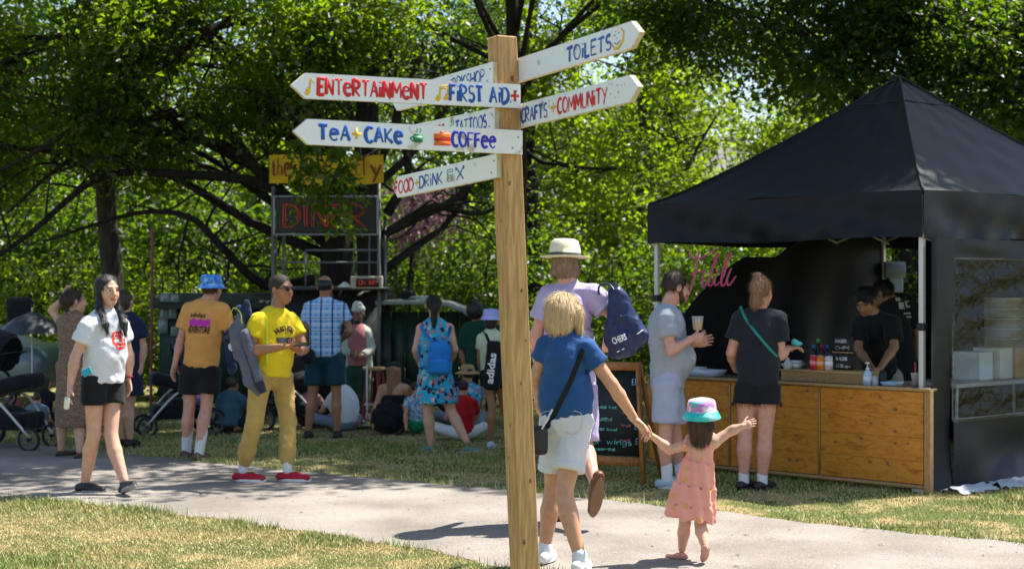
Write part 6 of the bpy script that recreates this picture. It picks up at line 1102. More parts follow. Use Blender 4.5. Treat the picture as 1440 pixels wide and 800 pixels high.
# --- man in grey T-shirt
W = person('bearded man in grey T-shirt and pale shorts at the counter holding a beer', 12.6, dict(head=(951, 404), neck=(938, 432), shA=(934, 444, .17), shB=(938, 445, -.15), elA=(957, 492, .15), wrA=(978, 483, .0), elB=(943, 494, -.2), wrB=(974, 476, -.12),
    hipA=(940, 540, .09), hipB=(937, 540, -.09), knA=(950, 610, .1), knB=(936, 608, -.09), anA=(958, 664, .12), anB=(938, 670, -.1)), f=(.93, .36), s=1.03, skin='pink', hf=(.92, .30, -.22), hands='AB', hdir=(V(.8, 0, .2), V(.8, .25, .05)), hn=(V(0, -1, 0), V(0, 1, 0)), ht=(V(0, 0, 1), V(0, 0, 1)), curl=(.6, .8), hvox=.0055, belly=1.2, eyes=False, bodyk=1.05)
sh, bv = tee(W, cloth('grey_marl', (.36, .39, .44), .9), hem=-.06, sl=.6, wide=1.0, deep=1.28, slr=(.085, .098), belly=(.33, .075, .16, .16, .17), amp=.009)
shorts(W, cloth('pale_blue_shorts', (.42, .45, .58), .9), leg=.80, r=(.115, .118), amp=.007)
h = W['h']; hair(W, [], HR['dark'], amp=.006); part(W, 'beard', [ell(h(0, .048, -.082), h.ax, h.r(.045, .045, .042), .02), rcone(h(.062, .015, -.03), h(.045, .045, -.08), .02, .022), rcone(h(-.062, .015, -.03), h(-.045, .045, -.08), .02, .022), rcone(h(-.02, .088, -.042), h(.02, .088, -.042), .008, .008)], HR['dark'], .0055, wrinkle(.003, .03, 2))
for q in 'AB': socks(W, q, M_whitec, .75, .042); shoe(W, q, mat('pale_blue_trainer', (.40, .48, .55), rough=.8, bump=.3, bscale=120), M_solew, an=V(W['an'+q][0], W['an'+q][1], .078), L=.28, fd=V(.95, -.2, 0))
cc = U(981, 464, 12.5); t = empty('beer_cup', cc, 'clear plastic cup half full of beer in the hand of the man in grey', 'cup'); mb = MB(); mb.lathe(cc, AX, [(.036, 0), (.048, .105), (.050, .106), (.050, .110)], 20); mb.build('cup', mcl, t, True); mb = MB(); mb.lathe(cc+V(0, 0, .003), AX, [(.034, 0), (.042, .065)], 20); mb.build('beer', mat('beer_amber', (.62, .34, .06), rough=.2), t, True); mb = MB(); mb.lathe(cc+V(0, 0, .0685), AX, [(.0425, 0), (.043, .006)], 20); mb.build('foam', mat('foam', (.8, .75, .6)), t, True)
# --- woman in black T-shirt
W = person('woman in black T-shirt and frayed black shorts at the counter with a topknot', 12.45, dict(head=(1071, 411), neck=(1068, 436), shA=(1038, 447), shB=(1098, 447), elA=(1027, 496, .02), wrA=(1035, 520, .25), elB=(1099, 500, .0), wrB=(1108, 490, .12), hipA=(1052, 545), hipB=(1079, 545), knA=(1048, 612), knB=(1076, 612), anA=(1046, 670), anB=(1072, 672)),
    f=(.18, .98), s=.98, skin='pink', hf=(.6, .8, -.1), eyes=False, hands='B', hdir=(None, V(.8, .3, .1)), hn=(None, V(0, 0, -1)), ht=(None, V(-.3, .8, 0)), curl=(.4, .6), hvox=.006, legr=1.12, armr=1.12, bodyk=1.1)
mbt = cloth('faded_black', (.022, .026, .034)); sh, bv = tee(W, mbt, hem=.03, sl=.62, wide=1.14, deep=1.15, slr=(.09, .105), amp=.009, belly=(.3, 0, .165, .13, .15))
shorts(W, M_blackc, leg=.33, r=(.118, .125)); h = W['h']; hair(W, [rcone(h(0, -.03, .10), h(-.01, -.06, .12), .045, .038), rcone(h(0, -.06, .08), h(0, -.10, .02), .045, .04), rcone(h(0, -.09, .02), h(-.01, -.085, -.09), .04, .045), ell(h(0, -.07, -.08), h.ax, h.r(.06, .03, .04), .02)], HR['lightbrown'], amp=.008)
mb = MB(); rr = np.random.default_rng(1)      # frayed hem threads
for q in 'AB':
    p = lerp(W['hip'+q], W['kn'+q], .33)
    for i in range(60): a = i*.105; r_ = .121; e = p+V(math.cos(a)*r_, math.sin(a)*r_, 0); mb.tube([e+V(0, 0, .01), e+V(rr.normal()*.006, rr.normal()*.006, -rr.uniform(.01, .035))], .0018, 3)
tag(mb.build('frayed_threads', M_blackc, W['root']), kind='stuff')
strap('bag_strap', [surf(bv, U(x, y, 12.3), V(0, -1, 0), .014) for x, y in ((1041, 431), (1050, 447), (1062, 466), (1074, 481), (1088, 496), (1095, 502))], .011, mat('teal_webbing', (.01, .22, .20), rough=.5), W['root'], V(0, -1, 0), .25)
for q in 'AB': part(W, 'sock', [rcone(W['an'+q]+V(0, 0, .03), W['an'+q]-V(0, 0, .04), .042, .042)], M_whitec, .009); shoe(W, q, M_shoeb, fd=V(.55, .6, 0), an=V(W['an'+q][0], W['an'+q][1], .075), low=True)
c = W['wrB']+V(.075, -.02, .04); tag(sobj('tissue', [ell(c, AX, (.04, .025, .02)), ell(c+V(-.03, 0, .02), AX, (.025, .02, .02))], mat('turquoise_tissue', (.1, .5, .52)), None, .007, wrinkle(.008, .03, 2))[0], 'turquoise tissue in the hand of the woman in black', 'tissue')
# --- stall worker and colleague
W = person('stall worker in black T-shirt and backwards black cap leaning over the counter', 13.55, dict(head=(1217, 424), neck=(1228, 440), shA=(1207, 452), shB=(1259, 452), elA=(1205, 490, -.1), wrA=(1228, 520, -.25), elB=(1259, 488, -.1), wrB=(1236, 520, -.3), hipA=(1222, 532, .35), hipB=(1255, 532, .35), knA=(1222, 600, .3), knB=(1255, 600, .3), anA=(1222, 650, .4), anB=(1255, 650, .4)),
    f=(-.45, -.9), s=1.0, skin='tan', hf=(-.45, -.65, -.55), hands='AB', hvox=.005, eyes=False, hdir=(V(.3, -.3, -.5), V(-.5, -.3, -.5)), bodyk=1.05)
tee(W, M_blackc, hem=.0, sl=.75, wide=1.08, deep=1.1, slr=(.085, .10), bvh=False); trousers(W, cloth('beige_trousers', (.35, .32, .25)), amp=.008)
h = W['h']; hair(W, [], HR['black'], amp=.004); cap(W, M_blackc, back=True); part(W, 'cap_gap', [ell(h(.0, .083, .045), h.ax, h.r(.03, .014, .02))], SK['tan'], .006)
W = person('second stall worker in black shirt with white print behind the first', 14.5, dict(head=(1240, 412), neck=(1252, 420), shA=(1243, 432), shB=(1287, 430), elA=(1240, 470), wrA=(1235, 500, .2), elB=(1292, 475), wrB=(1290, 510), hipA=(1255, 520), hipB=(1283, 520), knA=(1255, 580), knB=(1283, 580), anA=(1255, 630), anB=(1283, 630)), f=(-.35, .9), s=.98, skin='tan', face=False, hvox=.008, hf=(-.8, .5, -.2))
sh, bv = tee(W, M_blackc, sl=.7, wide=1.1, deep=1.1); trousers(W, M_blackc); hair(W, [], HR['black'])
for k_, (px, py, w_, h_) in enumerate(((1268, 421, .05, .03), (1272, 430, .055, .06), (1283, 428, .05, .06), (1281, 441, .09, .012), (1284, 446, .07, .01))):
    P = [surf(bv, U(px, py, 14.3)+V(a*w_/2, 0, b*h_/2), V(0, -1, 0), .006) for a, b in ((-1, -1), (0, -1), (1, -1), (1, 1), (0, 1), (-1, 1))]; mkobj('shirt_print', P, [[0, 1, 4, 5], [1, 2, 3, 4]], mat('print_grey', (.5, .5, .5)), sh)
# --- performer on the stage
W = person('performer in white turban, cream jacket, pink waistcoat and green trousers', 18.2, dict(head=(504, 442), neck=(504, 458), shA=(489, 466), shB=(518, 466), elA=(484, 492), wrA=(496, 498, -.15), elB=(524, 492), wrB=(508, 500, -.18), hipA=(497, 522), hipB=(511, 522), knA=(496, 560), knB=(513, 560), anA=(495, 590), anB=(514, 590)), f=(-.2, -1), s=.84, skin='brown', hands='AB', hvox=.007, eyes=False, hf=(-.35, -.9, -.15))
trousers(W, cloth('green_trousers', (.02, .07, .045)), r=(.12, .10, .10)); mcr = cloth('cream_jacket', (.42, .45, .36), .9); s = W['s']
part(W, 'waistcoat', [ell(TT(W, .72), W['B'], (.13, .125, .19), .05), ccone(TT(W, .12), TT(W, .6), .13, .13, W['y'], .85)], cloth('pink_waistcoat', (.38, .14, .14)), .010, wrinkle(.004, .08, 3))
part(W, 'jacket', [ell(TT(W, .7, -.03), W['B'], (.16, .12, .19), .05), ccone(TT(W, -.25, -.03), TT(W, .6, -.03), .175, .15, W['y'], .72), rcone(TT(W, .93), W['shA'], .06, .055, .04), rcone(TT(W, .93), W['shB'], .06, .055, .04), ccone(W['shA'], W['elA'], .06, .055), ccone(W['shB'], W['elB'], .06, .055), ccone(W['elA'], lerp(W['elA'], W['wrA'], .85), .055, .045), ccone(W['elB'], lerp(W['elB'], W['wrB'], .85), .055, .045), rbox(TT(W, .3, .14), W['B'], (.055, .12, .42), .02, .0, 's')], mcr, .010, wrinkle(.007, .09, 3))
h = W['h']; part(W, 'turban', [ell(h(0, -.01, .075), h.ax, h.r(.10, .11, .06), .02), ell(h(0, 0, .13), h.ax, h.r(.075, .08, .06), .03)], cloth('turban_white', (.5, .52, .47)), .008, wrinkle(.014, .05, 3, (0, 0, 3))); part(W, 'beard', [ell(h(0, .05, -.09), h.ax, h.r(.055, .05, .055), .02)], HR['black'], .008)
for q in 'AB': shoe(W, q, M_shoeb, an=V(W['an'+q][0], W['an'+q][1], .07))
# --- dark green standing figure
W = person('black haired person in dark green top standing beyond the girl in lilac hat', 18.0, dict(head=(668, 436), neck=(670, 453), shA=(655, 460), shB=(697, 460), elA=(648, 495), wrA=(655, 520), elB=(704, 495), wrB=(704, 520), hipA=(664, 520), hipB=(690, 520), knA=(664, 560), knB=(690, 560), anA=(664, 595), anB=(690, 595)), f=(0, 1), s=.88, skin='tan', face=False, hvox=.009)
tee(W, cloth('bottle_green', (.012, .06, .035)), hem=-.1, sl=.9, wide=1.2, slr=(.09, .1), bvh=False); trousers(W, M_blackc); hair(W, [ell(W['h'](0, -.03, .0), W['h'].ax, W['h'].r(.12, .12, .13), .03)], HR['black'], amp=.02)
# --- seated people
def seated(label, d, px, top, f, skin, hairk, shirtm, legm, w=1., s=.95, lean_=0, group='seated audience', arms=None, hat=None, hairp=None, topkind='tee', legs='cross', bare=False):
    """a figure sitting on the grass: px centre column, top row of the head"""
    zt = U(px, top, d)[2]; ppm = F/d; P = lambda x, z, dd=0: (px+x*ppm, HZ-(z-CH)*ppm, dd)
    fw = nrm(V(*f, 0)); rx = np.cross(fw, (0, 0, 1)); sg = 1 if rx[0] > 0 else -1; ax_ = rx*sg; k = (zt-.02)/.86
    def Q(a, b, z): v = ax_*a*k*w+fw*b*k; return P(v[0], z*k, v[1])      # a to the side, b forward
    J = dict(head=Q(0, .06+lean_, .74), neck=Q(0, .02+lean_*.8, .60), shA=Q(-.17, .0+lean_*.8, .55), shB=Q(.17, lean_*.8, .55), hipA=Q(-.09, 0, .12), hipB=Q(.09, 0, .12))
    if arms == 'back': J.update(elA=Q(-.22, -.10, .30), wrA=Q(-.23, -.20, .06), elB=Q(.22, .1, .36), wrB=Q(.12, .25, .42))
    else: J.update(elA=Q(-.23, .12+lean_, .33), wrA=Q(-.13, .32+lean_, .30), elB=Q(.23, .12+lean_, .33), wrB=Q(.13, .32+lean_, .30))
    if legs == 'cross': J.update(knA=Q(-.34, .30, .20), knB=Q(.34, .30, .20), anA=Q(.05, .42, .07), anB=Q(-.05, .40, .07))
    elif legs == 'up': J.update(knA=Q(-.14, .36, .42), knB=Q(.14, .36, .42), anA=Q(-.13, .52, .07), anB=Q(.13, .52, .07))
    else: J.update(knA=Q(-.15, .45, .10), knB=Q(.15, .45, .12), anA=Q(-.18, .85, .06), anB=Q(.18, .85, .06))
    for kk_, v in list(J.items()):
        if kk_[:2] in ('sh', 'hi'): J[kk_] = (v[0], v[1], 0.)
    W = person(label, d, J, f=f, s=s*k, skin=skin, face=False, hvox=.009, vox=.012, group=None)
    if topkind == 'tee': tee(W, shirtm, hem=-.05, sl=.6, wide=1.08*w, deep=1.15, bvh=False, vox=.012)
    elif topkind == 'band': s_ = W['s']; part(W, 'bandeau', [ccone(TT(W, .50), TT(W, .72), .155*s_, .16*s_, W['y'], .80)], shirtm, .010)
    if legm: trousers(W, legm, r=(.105, .085, .075), vox=.013) if legm[1] == 'long' else shorts(W, legm[0], leg=.6, vox=.012) if False else None
    return W
def seat_legs(W, m, long=True):
    if long: trousers(W, m, r=(.105, .082, .07), vox=.013)
    else: shorts(W, m, leg=.6, vox=.013)
W = seated('woman sitting in a black bandeau top, long fair hair down her bare back', 17.0, 554, 505, (.1, 1), 'warm', 'blonde', M_blackc, None, arms='back', topkind='band', s=.9); seat_legs(W, cloth('grey_denim', (.2, .25, .32)), False); h = W['h']
hair(W, [rcone(h(0, -.06, 0), h(-.03, -.10, -.30), .08, .05), rcone(h(.05, -.05, -.05), h(.06, -.08, -.2), .04, .03)], HR['lightbrown'], amp=.012, vox=.008); part(W, 'cap', [ell(h(0, -.02, .05), h.ax, h.r(.095, .11, .08), .01)], M_blackc, .009)
W = seated('man in white T-shirt sitting hunched behind the legs of the plaid shirt man', 17.3, 487, 528, (-.5, .85), 'pink', 'dark', None, None, lean_=.22, topkind='', w=1.15, s=1.1); tee(W, M_whitec, hem=-.05, sl=.6, wide=1.1, deep=1.25, bvh=False, vox=.012, amp=.014, belly=(.6, -.04, .18, .13, .24)); seat_legs(W, cloth('grey_denim', (.2, .25, .32))); hair(W, [], HR['dark'])
W = seated('person in teal T-shirt sitting on the grass behind the man in yellow', 17.0, 322, 527, (.35, .9), 'tan', 'dark', None, None, topkind='', w=1.15, s=1.05, lean_=.1); tee(W, cloth('dark_teal', (.05, .11, .14)), hem=-.05, sl=.6, wide=1.2, deep=1.3, bvh=False, vox=.012); seat_legs(W, M_blackc, False); hair(W, [], HR['dark'])
W = seated('woman in straw hat and turquoise top sitting left of the girl in lilac hat', 17.4, 660, 512, (-.4, .9), 'warm', 'dark', None, None, topkind=''); tee(W, mfl, hem=-.05, sl=.6, wide=1.1, bvh=False, vox=.012); seat_legs(W, cloth('grey_denim', (.2, .25, .32)))
h = W['h']; hair(W, [], HR['dark']); mb = MB(); c = h(0, -.01, .05); k = h.k; mb.lathe(c, (h.x, h.y, nrm(h.z+h.y*.25)), [(.02*k, -.01*k), (.19*k, -.03*k), (.185*k, -.018*k), (.10*k, .01*k), (.095*k, .08*k), (.07*k, .10*k), (.01*k, .10*k)], 26); mb.build('straw_hat', mat('tan_straw', (.45, .27, .12), rough=.8, bump=.5, bscale=100), W['root'], True)
W = seated('child in red top, white trousers and navy cap sitting on the grass', 16.2, 652, 530, (-.2, 1), 'warm', 'dark', None, None, topkind='', legs='cross', s=.9); tee(W, cloth('red_cotton', (.50, .015, .02)), hem=-.05, sl=.7, wide=1.1, deep=1.2, bvh=False, vox=.010); seat_legs(W, M_whitec); hair(W, [], HR['dark']); cap(W, cloth('navy_cap', (.015, .02, .06)), peak=True)
W = seated('person in patterned top and green shorts reclining by the black rucksack', 16.9, 585, 533, (-.3, .95), 'warm', 'dark', None, None, topkind='', arms='back', legs='up', s=.9); tee(W, mat('blue_white_print', (.3, .45, .6), rough=.9, build=b_tie([(.4, (.05, .25, .45)), (.6, (.6, .62, .62)), (.5, (.3, .4, .5))], 40)), hem=-.05, sl=.5, bvh=False, vox=.012); seat_legs(W, cloth('kelly_green', (.01, .22, .08)), False); hair(W, [], HR['dark'])
W = seated('small boy in grey blue T-shirt sitting on the grass by the pram wheel', 17.0, 52, 550, (.1, 1), 'fair', 'brown', None, None, topkind='', s=.95, w=1.2); tee(W, cloth('slate_blue', (.16, .21, .28)), hem=-.05, sl=.6, wide=1.15, bvh=False, vox=.010); seat_legs(W, M_blackc, False); hair(W, [], HR['brown'])
W = seated('dark haired woman in dark clothes sitting behind the small boy', 18.0, 62, 527, (.5, .8), 'warm', 'dark', None, None, topkind='', legs='out', s=1.0); tee(W, M_blackc, hem=-.05, sl=.5, bvh=False, vox=.012); seat_legs(W, M_blackc, False); hair(W, [ell(W['h'](0, -.05, -.05), W['h'].ax, W['h'].r(.09, .07, .1), .03)], HR['dark'], amp=.012)
W = seated('person in pink top sitting left of the plaid shirt man', 17.6, 436, 530, (.3, .95), 'pink', 'dark', None, None, topkind='', s=.95); tee(W, cloth('dusty_pink', (.40, .22, .20)), hem=-.05, sl=.5, bvh=False, vox=.012); seat_legs(W, M_blackc); hair(W, [], HR['dark'])
W = seated('person in red striped top sitting in the shade between the pram and the brown dress', 18.6, 22, 548, (.2, 1), 'fair', 'dark', None, None, topkind='', s=.95); tee(W, cloth('muted_red', (.3, .08, .08)), hem=-.05, sl=.5, bvh=False, vox=.012); seat_legs(W, M_blackc); hair(W, [], HR['brown'])
t = empty('rucksack', G(545, 611), 'bulky black rucksack lying on the grass in front of the seated woman', 'rucksack'); c = G(545, 611)+V(0, 0, .17); sobj('bag', [ell(c, AX, (.19, .13, .17), .05), ell(c+V(.02, .03, .10), AX, (.13, .10, .10), .05)], M_blackc, t, .011, wrinkle(.022, .10, 6)); sobj('front_pocket', [ell(c+V(-.02, -.10, -.04), AX, (.12, .06, .09))], M_blackc, t, .010, wrinkle(.008, .07, 3)); strap('carry_strap', [c+V(.12, -.1, .10), c+V(.2, -.14, .02), c+V(.17, -.13, -.13), c+V(.1, -.12, -.15)], .012, M_blackc, t)
# ------------------------------------------------------------ prams
M_tyre = mat('tyre_rubber', (.018, .018, .018), rough=.8)
def wheel(c, axd, R, parent):
    mb = MB(); x, y, z = frame(axd); mb.tube([c+x*math.cos(t)*R+y*math.sin(t)*R for t in np.linspace(0, 2*math.pi, 25)[:-1]], R*.13, 8, closed=True); o = mb.build('wheel', M_tyre, parent, True)
    mb = MB(); mb.tube([c+x*math.cos(t)*R*.84+y*math.sin(t)*R*.84 for t in np.linspace(0, 2*math.pi, 25)[:-1]], R*.06, 6, closed=True); mb.build('rim', mat('rim_grey', (.12, .12, .13), rough=.5), o, True)
    for i in range(5): t = i*1.2566; mb = MB(); mb.tube([c, c+(x*math.cos(t)+y*math.sin(t))*R*.85], R*.06, 5); mb.build('spoke', MATS['rim_grey'], o)
    mb = MB(); mb.tube([c-z*.025, c+z*.025], R*.16, 10); mb.build('hub', M_dark, o, True)
def pram(pos, yaw, hoodm, label, s=1., basket=None):
    c0 = V(*pos, 0); fx = V(math.cos(yaw), math.sin(yaw), 0); sd = V(-math.sin(yaw), math.cos(yaw), 0); t = empty('pram', c0, label, 'pram', 'prams by the audience')
    Q = lambda a, b, z: c0+(fx*a+sd*b)*s+V(0, 0, z*s)
    for b in (-.26, .26): wheel(Q(-.32, b, .14), sd, .14*s, t); wheel(Q(.36, b*.75, .10), sd, .10*s, t)
    for b in (-.25, .25):
        strap('frame_tube', [Q(-.32, b, .14), Q(-.05, b, .48), Q(-.42, b, .98), Q(-.50, b, 1.05)], .013*s, M_dark, t); strap('frame_tube', [Q(.36, b*.75, .12), Q(.10, b, .42), Q(-.05, b, .50)], .013*s, M_alu, t)
    mb = MB(); mb.tube([Q(-.50, -.25, 1.05), Q(-.54, 0, 1.06), Q(-.50, .25, 1.05)], .016*s, 8); mb.build('handlebar', M_dark, t, True); mb = MB(); mb.tube([Q(-.32, -.26, .14), Q(-.32, .26, .14)], .012*s, 6); mb.build('axle', M_dark, t)
    ax = (fx, sd, AX[2]); sobj('seat', [rbox(Q(.02, 0, .55), (nrm(fx+V(0, 0, .25)), sd, nrm(AX[2]-fx*.25)), (.30*s, .19*s, .07*s), .05), rbox(Q(-.2, 0, .74), (nrm(fx*.5+V(0, 0, 1)), sd, nrm(fx-V(0, 0, .5))), (.22*s, .19*s, .05*s), .04)], M_blackc, t, .022, wrinkle(.006, .1, 2))
    sobj('hood', [ell(Q(-.12, 0, .82), ax, (.30*s, .235*s, .26*s)), ell(Q(.0, 0, .76), ax, (.32*s, .20*s, .24*s), 0, 's'), rbox(Q(0, 0, .48), ax, (.5*s, .4*s, .2*s), .01, 0, 's')], hoodm, t, .017)
    for a_ in (.2, .9, 1.6): mb = MB(); mb.tube([Q(-.12+.305*math.cos(a_)*math.cos(u_)*1., .24*math.sin(u_), .82+.265*math.sin(a_)*math.cos(u_)) for u_ in np.linspace(-1.3, 1.3, 12)], .006*s, 5); mb.build('hood_rib', M_dark, t, True)
    sobj('basket', [rbox(Q(.0, 0, .25), ax, (.30*s, .20*s, .08*s), .04), ell(Q(.02, 0, .32), ax, (.18*s, .15*s, .07*s), .03)], basket or M_blackc, t, .022, wrinkle(.01, .1, 5)); return t
mh = cloth('charcoal_hood', (.045, .05, .058)); mh2 = cloth('black_hood', (.018, .018, .022))
pram((-3.62, 17.0), math.radians(200), mh, 'charcoal hooded pram standing left of the man in the orange T-shirt', 1.0)
pram((-5.05, 15.6), math.radians(-15), mh2, 'black pram cut off by the left edge of the picture', 1.1)
pram((-2.55, 17.6), math.radians(20), mh2, 'black pram parked behind the man in yellow', .95)
sobj_t = empty('pink_cushion', G(242, 612)+V(0, 1.2, 0), 'pink patterned bundle in the basket area of the charcoal pram', 'bundle'); sobj('cloth', [ell(V(-3.42, 16.75, .42), AX, (.12, .08, .07))], mat('pink_bundle', (.5, .08, .2), col2=(.2, .3, .5), scale=30), sobj_t, .012, wrinkle(.02, .07, 3))
# black umbrella held by the pram
uc = U(45, 440, 17.6); t = empty('umbrella', uc*V(1, 1, 0), 'dark umbrella opened over the pram at the left edge', 'umbrella'); mb = MB(); n = 8; R = .40; P = [uc+V(0, 0, .02)]
for r_i in (1, 2, 3, 4):
    for i in range(24): a = 2*math.pi*i/24; q = r_i/4; sc = .93 if i % 3 else 1.0; P.append(uc+V(math.cos(a)*R*q*sc, math.sin(a)*R*q*sc, -.24*q*q*(1.0 if i % 3 == 0 else .93)))
Fq = [[0, 1+i, 1+(i+1) % 24] for i in range(24)]+[[1+r_i*24+i, 25+r_i*24+i, 25+r_i*24+(i+1) % 24, 1+r_i*24+(i+1) % 24] for r_i in range(3) for i in range(24)]
mkobj('canopy', P, Fq, mat('umbrella_cloth', (.03, .035, .045), rough=.4), t, True); mb.tube([uc+V(0, 0, .06), uc-V(0, 0, .75)], .008, 6); mb.build('shaft', M_alu, t)
for i in range(8): a = 2*math.pi*i/8; mb = MB(); mb.tube([uc, uc+V(math.cos(a)*R*.5, math.sin(a)*R*.5, -.07), uc+V(math.cos(a)*R*.99, math.sin(a)*R*.99, -.245)], .004, 4); mb.build('rib', M_alu, t)
# dark folded hood behind the umbrella
t = empty('changing_bag', U(28, 435, 18)*V(1, 1, 0), 'tall black bag standing on the car behind the umbrella', 'bag'); sobj('bag', [rbox(U(28, 436, 18), AX, (.14, .1, .15), .05)], M_blackc, t, .012, wrinkle(.01, .1, 2))
# pale car
cx0 = U(10, 500, 20.3); t = empty('vintage_car', (cx0[0]+.0, cx0[1], 0), 'silver grey rounded car parked in the shade at the left edge', 'car'); mcar = mat('car_silver_green', (.16, .20, .20), rough=.28, metal=.3)
sobj('body', [rbox(V(cx0[0]-.9, cx0[1], .55), AX, (1.6, .75, .30), .22), ell(V(cx0[0]-.95, cx0[1], .75), AX, (1.35, .70, .42), .2)], mcar, t, .05)
P = []; m = 14
sobj('windscreen', [ell(V(cx0[0]-1.0, cx0[1]-.03, .93), AX, (1.15, .74, .19), .05)], mat('car_glass', (.015, .02, .022), rough=.06), t, .04); sobj('roof', [ell(V(cx0[0]-1.0, cx0[1], 1.05), AX, (.98, .60, .13), .05)], mcar, t, .04)
for sx in (-1.9, .05): wheel(V(cx0[0]+sx, cx0[1]-.72, .30), AX[1], .28, t)
mb = MB(); mb.tube([V(cx0[0]+.2, cx0[1]-.76, .62), V(cx0[0]-1.0, cx0[1]-.79, .66), V(cx0[0]-2.2, cx0[1]-.76, .62)], .012, 6); mb.build('chrome_trim', M_alu, t, True)
# ------------------------------------------------------------ green show wagon and diner frame
M_wagon = mat('wagon_green', (.018, .055, .032), rough=.6, col2=(.012, .035, .022), scale=3)
wg = empty('show_wagon', V(-3.3, 20.0, 0), 'dark green show wagon hung with small pictures behind the orange T-shirt man', 'wagon')
x0_, x1_ = U(224, 0, 20)[0], U(540, 0, 20)[0]; nbd = 9
for i in range(nbd):
    xa = x0_+(x1_-x0_)*(i+.5)/nbd; mb = MB(); mb.box((xa, 20.0+.012*(i % 2), .72), AX, ((x1_-x0_)/nbd/2-.006, .03, .62)); mb.build('wall_board', M_wagon, wg)
mb = MB(); P = []
for i in range(13):
    s_ = i/12; P += [(x0_-.08+(x1_-x0_+.16)*s_, 19.78, 1.36+.0*s_), (x0_-.08+(x1_-x0_+.16)*s_, 20.3, 1.50), (x0_-.08+(x1_-x0_+.16)*s_, 21.0, 1.50), (x0_-.08+(x1_-x0_+.16)*s_, 21.0, 1.42), (x0_-.08+(x1_-x0_+.16)*s_, 19.78, 1.31)]
mb.add(P, [[i*5+j, i*5+5+j, i*5+5+(j+1) % 5, i*5+(j+1) % 5] for i in range(12) for j in range(5)]+[[0, 1, 2, 3, 4], [60, 61, 62, 63, 64]]); mb.build('roof', mat('wagon_roof', (.022, .032, .02), rough=.7), wg)
for xx in (x0_+.3, x1_-.3): wheel(V(xx, 19.9, .22), AX[1], .2, wg)
for px, py, w_, h_ in ((232, 421, .06, .08), (246, 422, .055, .075), (231, 442, .055, .07), (243, 440, .05, .07), (229, 459, .06, .085), (246, 466, .05, .06)):
    c = U(px, py, 19.93); c[1] = 19.93; pf = empty('picture_frame', c-V(0, 0, h_), 'small pale picture hung on the green wagon wall, %s' % {(232, 421): 'top left', (246, 422): 'top right', (231, 442): 'middle left', (243, 440): 'middle right', (229, 459): 'bottom left', (246, 466): 'bottom right'}[(px, py)], 'picture', 'pictures on the wagon'); mb = MB(); mb.box(c, AX, (w_, .012, h_)); mb.build('frame', mat('frame_grey', (.25, .27, .25)), pf); mb = MB(); mb.box(c-V(0, .013, 0), AX, (w_*.72, .004, h_*.76)); mb.build('print', mat('print_pale', (.12, .2, .17), col2=(.4, .42, .36), scale=18), pf)
pp = U(212, 440, 18.6); t = empty('pole', pp*V(1, 1, 0), 'thin maroon pole standing on the grass by the green wagon', 'pole'); mb = MB(); mb.tube([pp*V(1, 1, 0), V(pp[0]+.02, pp[1], CH+(HZ-322)/F*18.6)], .018, 8); mb.build('shaft', mat('maroon_pole', (.20, .035, .05), rough=.5), t); mb = MB(); mb.lathe(V(pp[0], pp[1], 0), AX, [(.12, 0), (.12, .03), (.02, .05)], 14); mb.build('base', M_dark, t)
# diner frame
dd_ = 18.9; Z = lambda y: CH+(HZ-y)/F*dd_; X = lambda x: (x-720)/F*dd_
rig = empty('diner_rig', V(X(460), dd_, 0), 'grey metal scaffold frame carrying the banner and the diner board above a dark kiosk', 'stage frame')
def bar(pts, r=.02, nm='rail'): mb = MB(); mb.tube(pts, r, 8); return mb.build(nm, mat('rig_grey', (.13, .135, .13), metal=.2, rough=.6), rig, True)
for x, y0, dy in ((384, 262, 0), (533, 258, 0), (384, 300, .9), (533, 300, .9)): bar([V(X(x), dd_+dy, 0), V(X(x), dd_+dy, Z(y0))], .022, 'upright')
bar([V(X(384), dd_, Z(369)), V(X(533), dd_, Z(369))], .012); bar([V(X(430), dd_-.02, Z(352)), V(X(533), dd_-.02, Z(352))], .014); bar([V(X(430), dd_-.02, Z(352)), V(X(430), dd_-.02, Z(408))], .012); bar([V(X(388), dd_+.03, Z(330)), V(X(388), dd_+.03, Z(404))], .010); bar([V(X(519), dd_+.03, Z(330)), V(X(519), dd_+.03, Z(404))], .010)
bar([V(X(384), dd_, Z(404)), V(X(533), dd_, Z(404))], .014)
mb = MB(); mb.box(V(X(459), dd_+.5, (Z(404)+0)/2), AX, (X(533)-X(459), .42, Z(408)/2)); kb = mb.build('kiosk_body', mat('kiosk_black', (.02, .018, .017), rough=.6), rig)
mb = MB(); mb.box(V(X(470), dd_+.4, Z(406)), AX, (X(546)-X(470), .6, .02)); mb.build('kiosk_top', mat('kiosk_top', (.03, .028, .03), rough=.4), rig)
db = empty('diner_board', V(X(459), dd_-.06, Z(330)), 'black board with red neon style letters spelling DINER', 'sign'); mb = MB(); mb.box(V(X(459.5), dd_-.06, Z(303.5)), AX, (X(530)-X(459.5), .035, (Z(279)-Z(328))/2), bev=.01); mb.build('panel', mat('sign_black', (.02, .012, .011), rough=.5), db)
for a_, b_ in (((387, 277), (532, 277)), ((387, 330), (532, 330)), ((387, 277), (387, 330)), ((532, 277), (532, 330))): mb = MB(); mb.tube([V(X(a_[0]), dd_-.085, Z(a_[1])), V(X(b_[0]), dd_-.085, Z(b_[1]))], .014, 6); mb.build('frame_edge', mat('edge_grey', (.28, .28, .28), metal=.3, rough=.5), db)
mneon = mat('neon_orange', (.30, .03, .012), rough=.4, emit=.04, emitc=(1, .10, .02)); rr = np.random.default_rng(1)
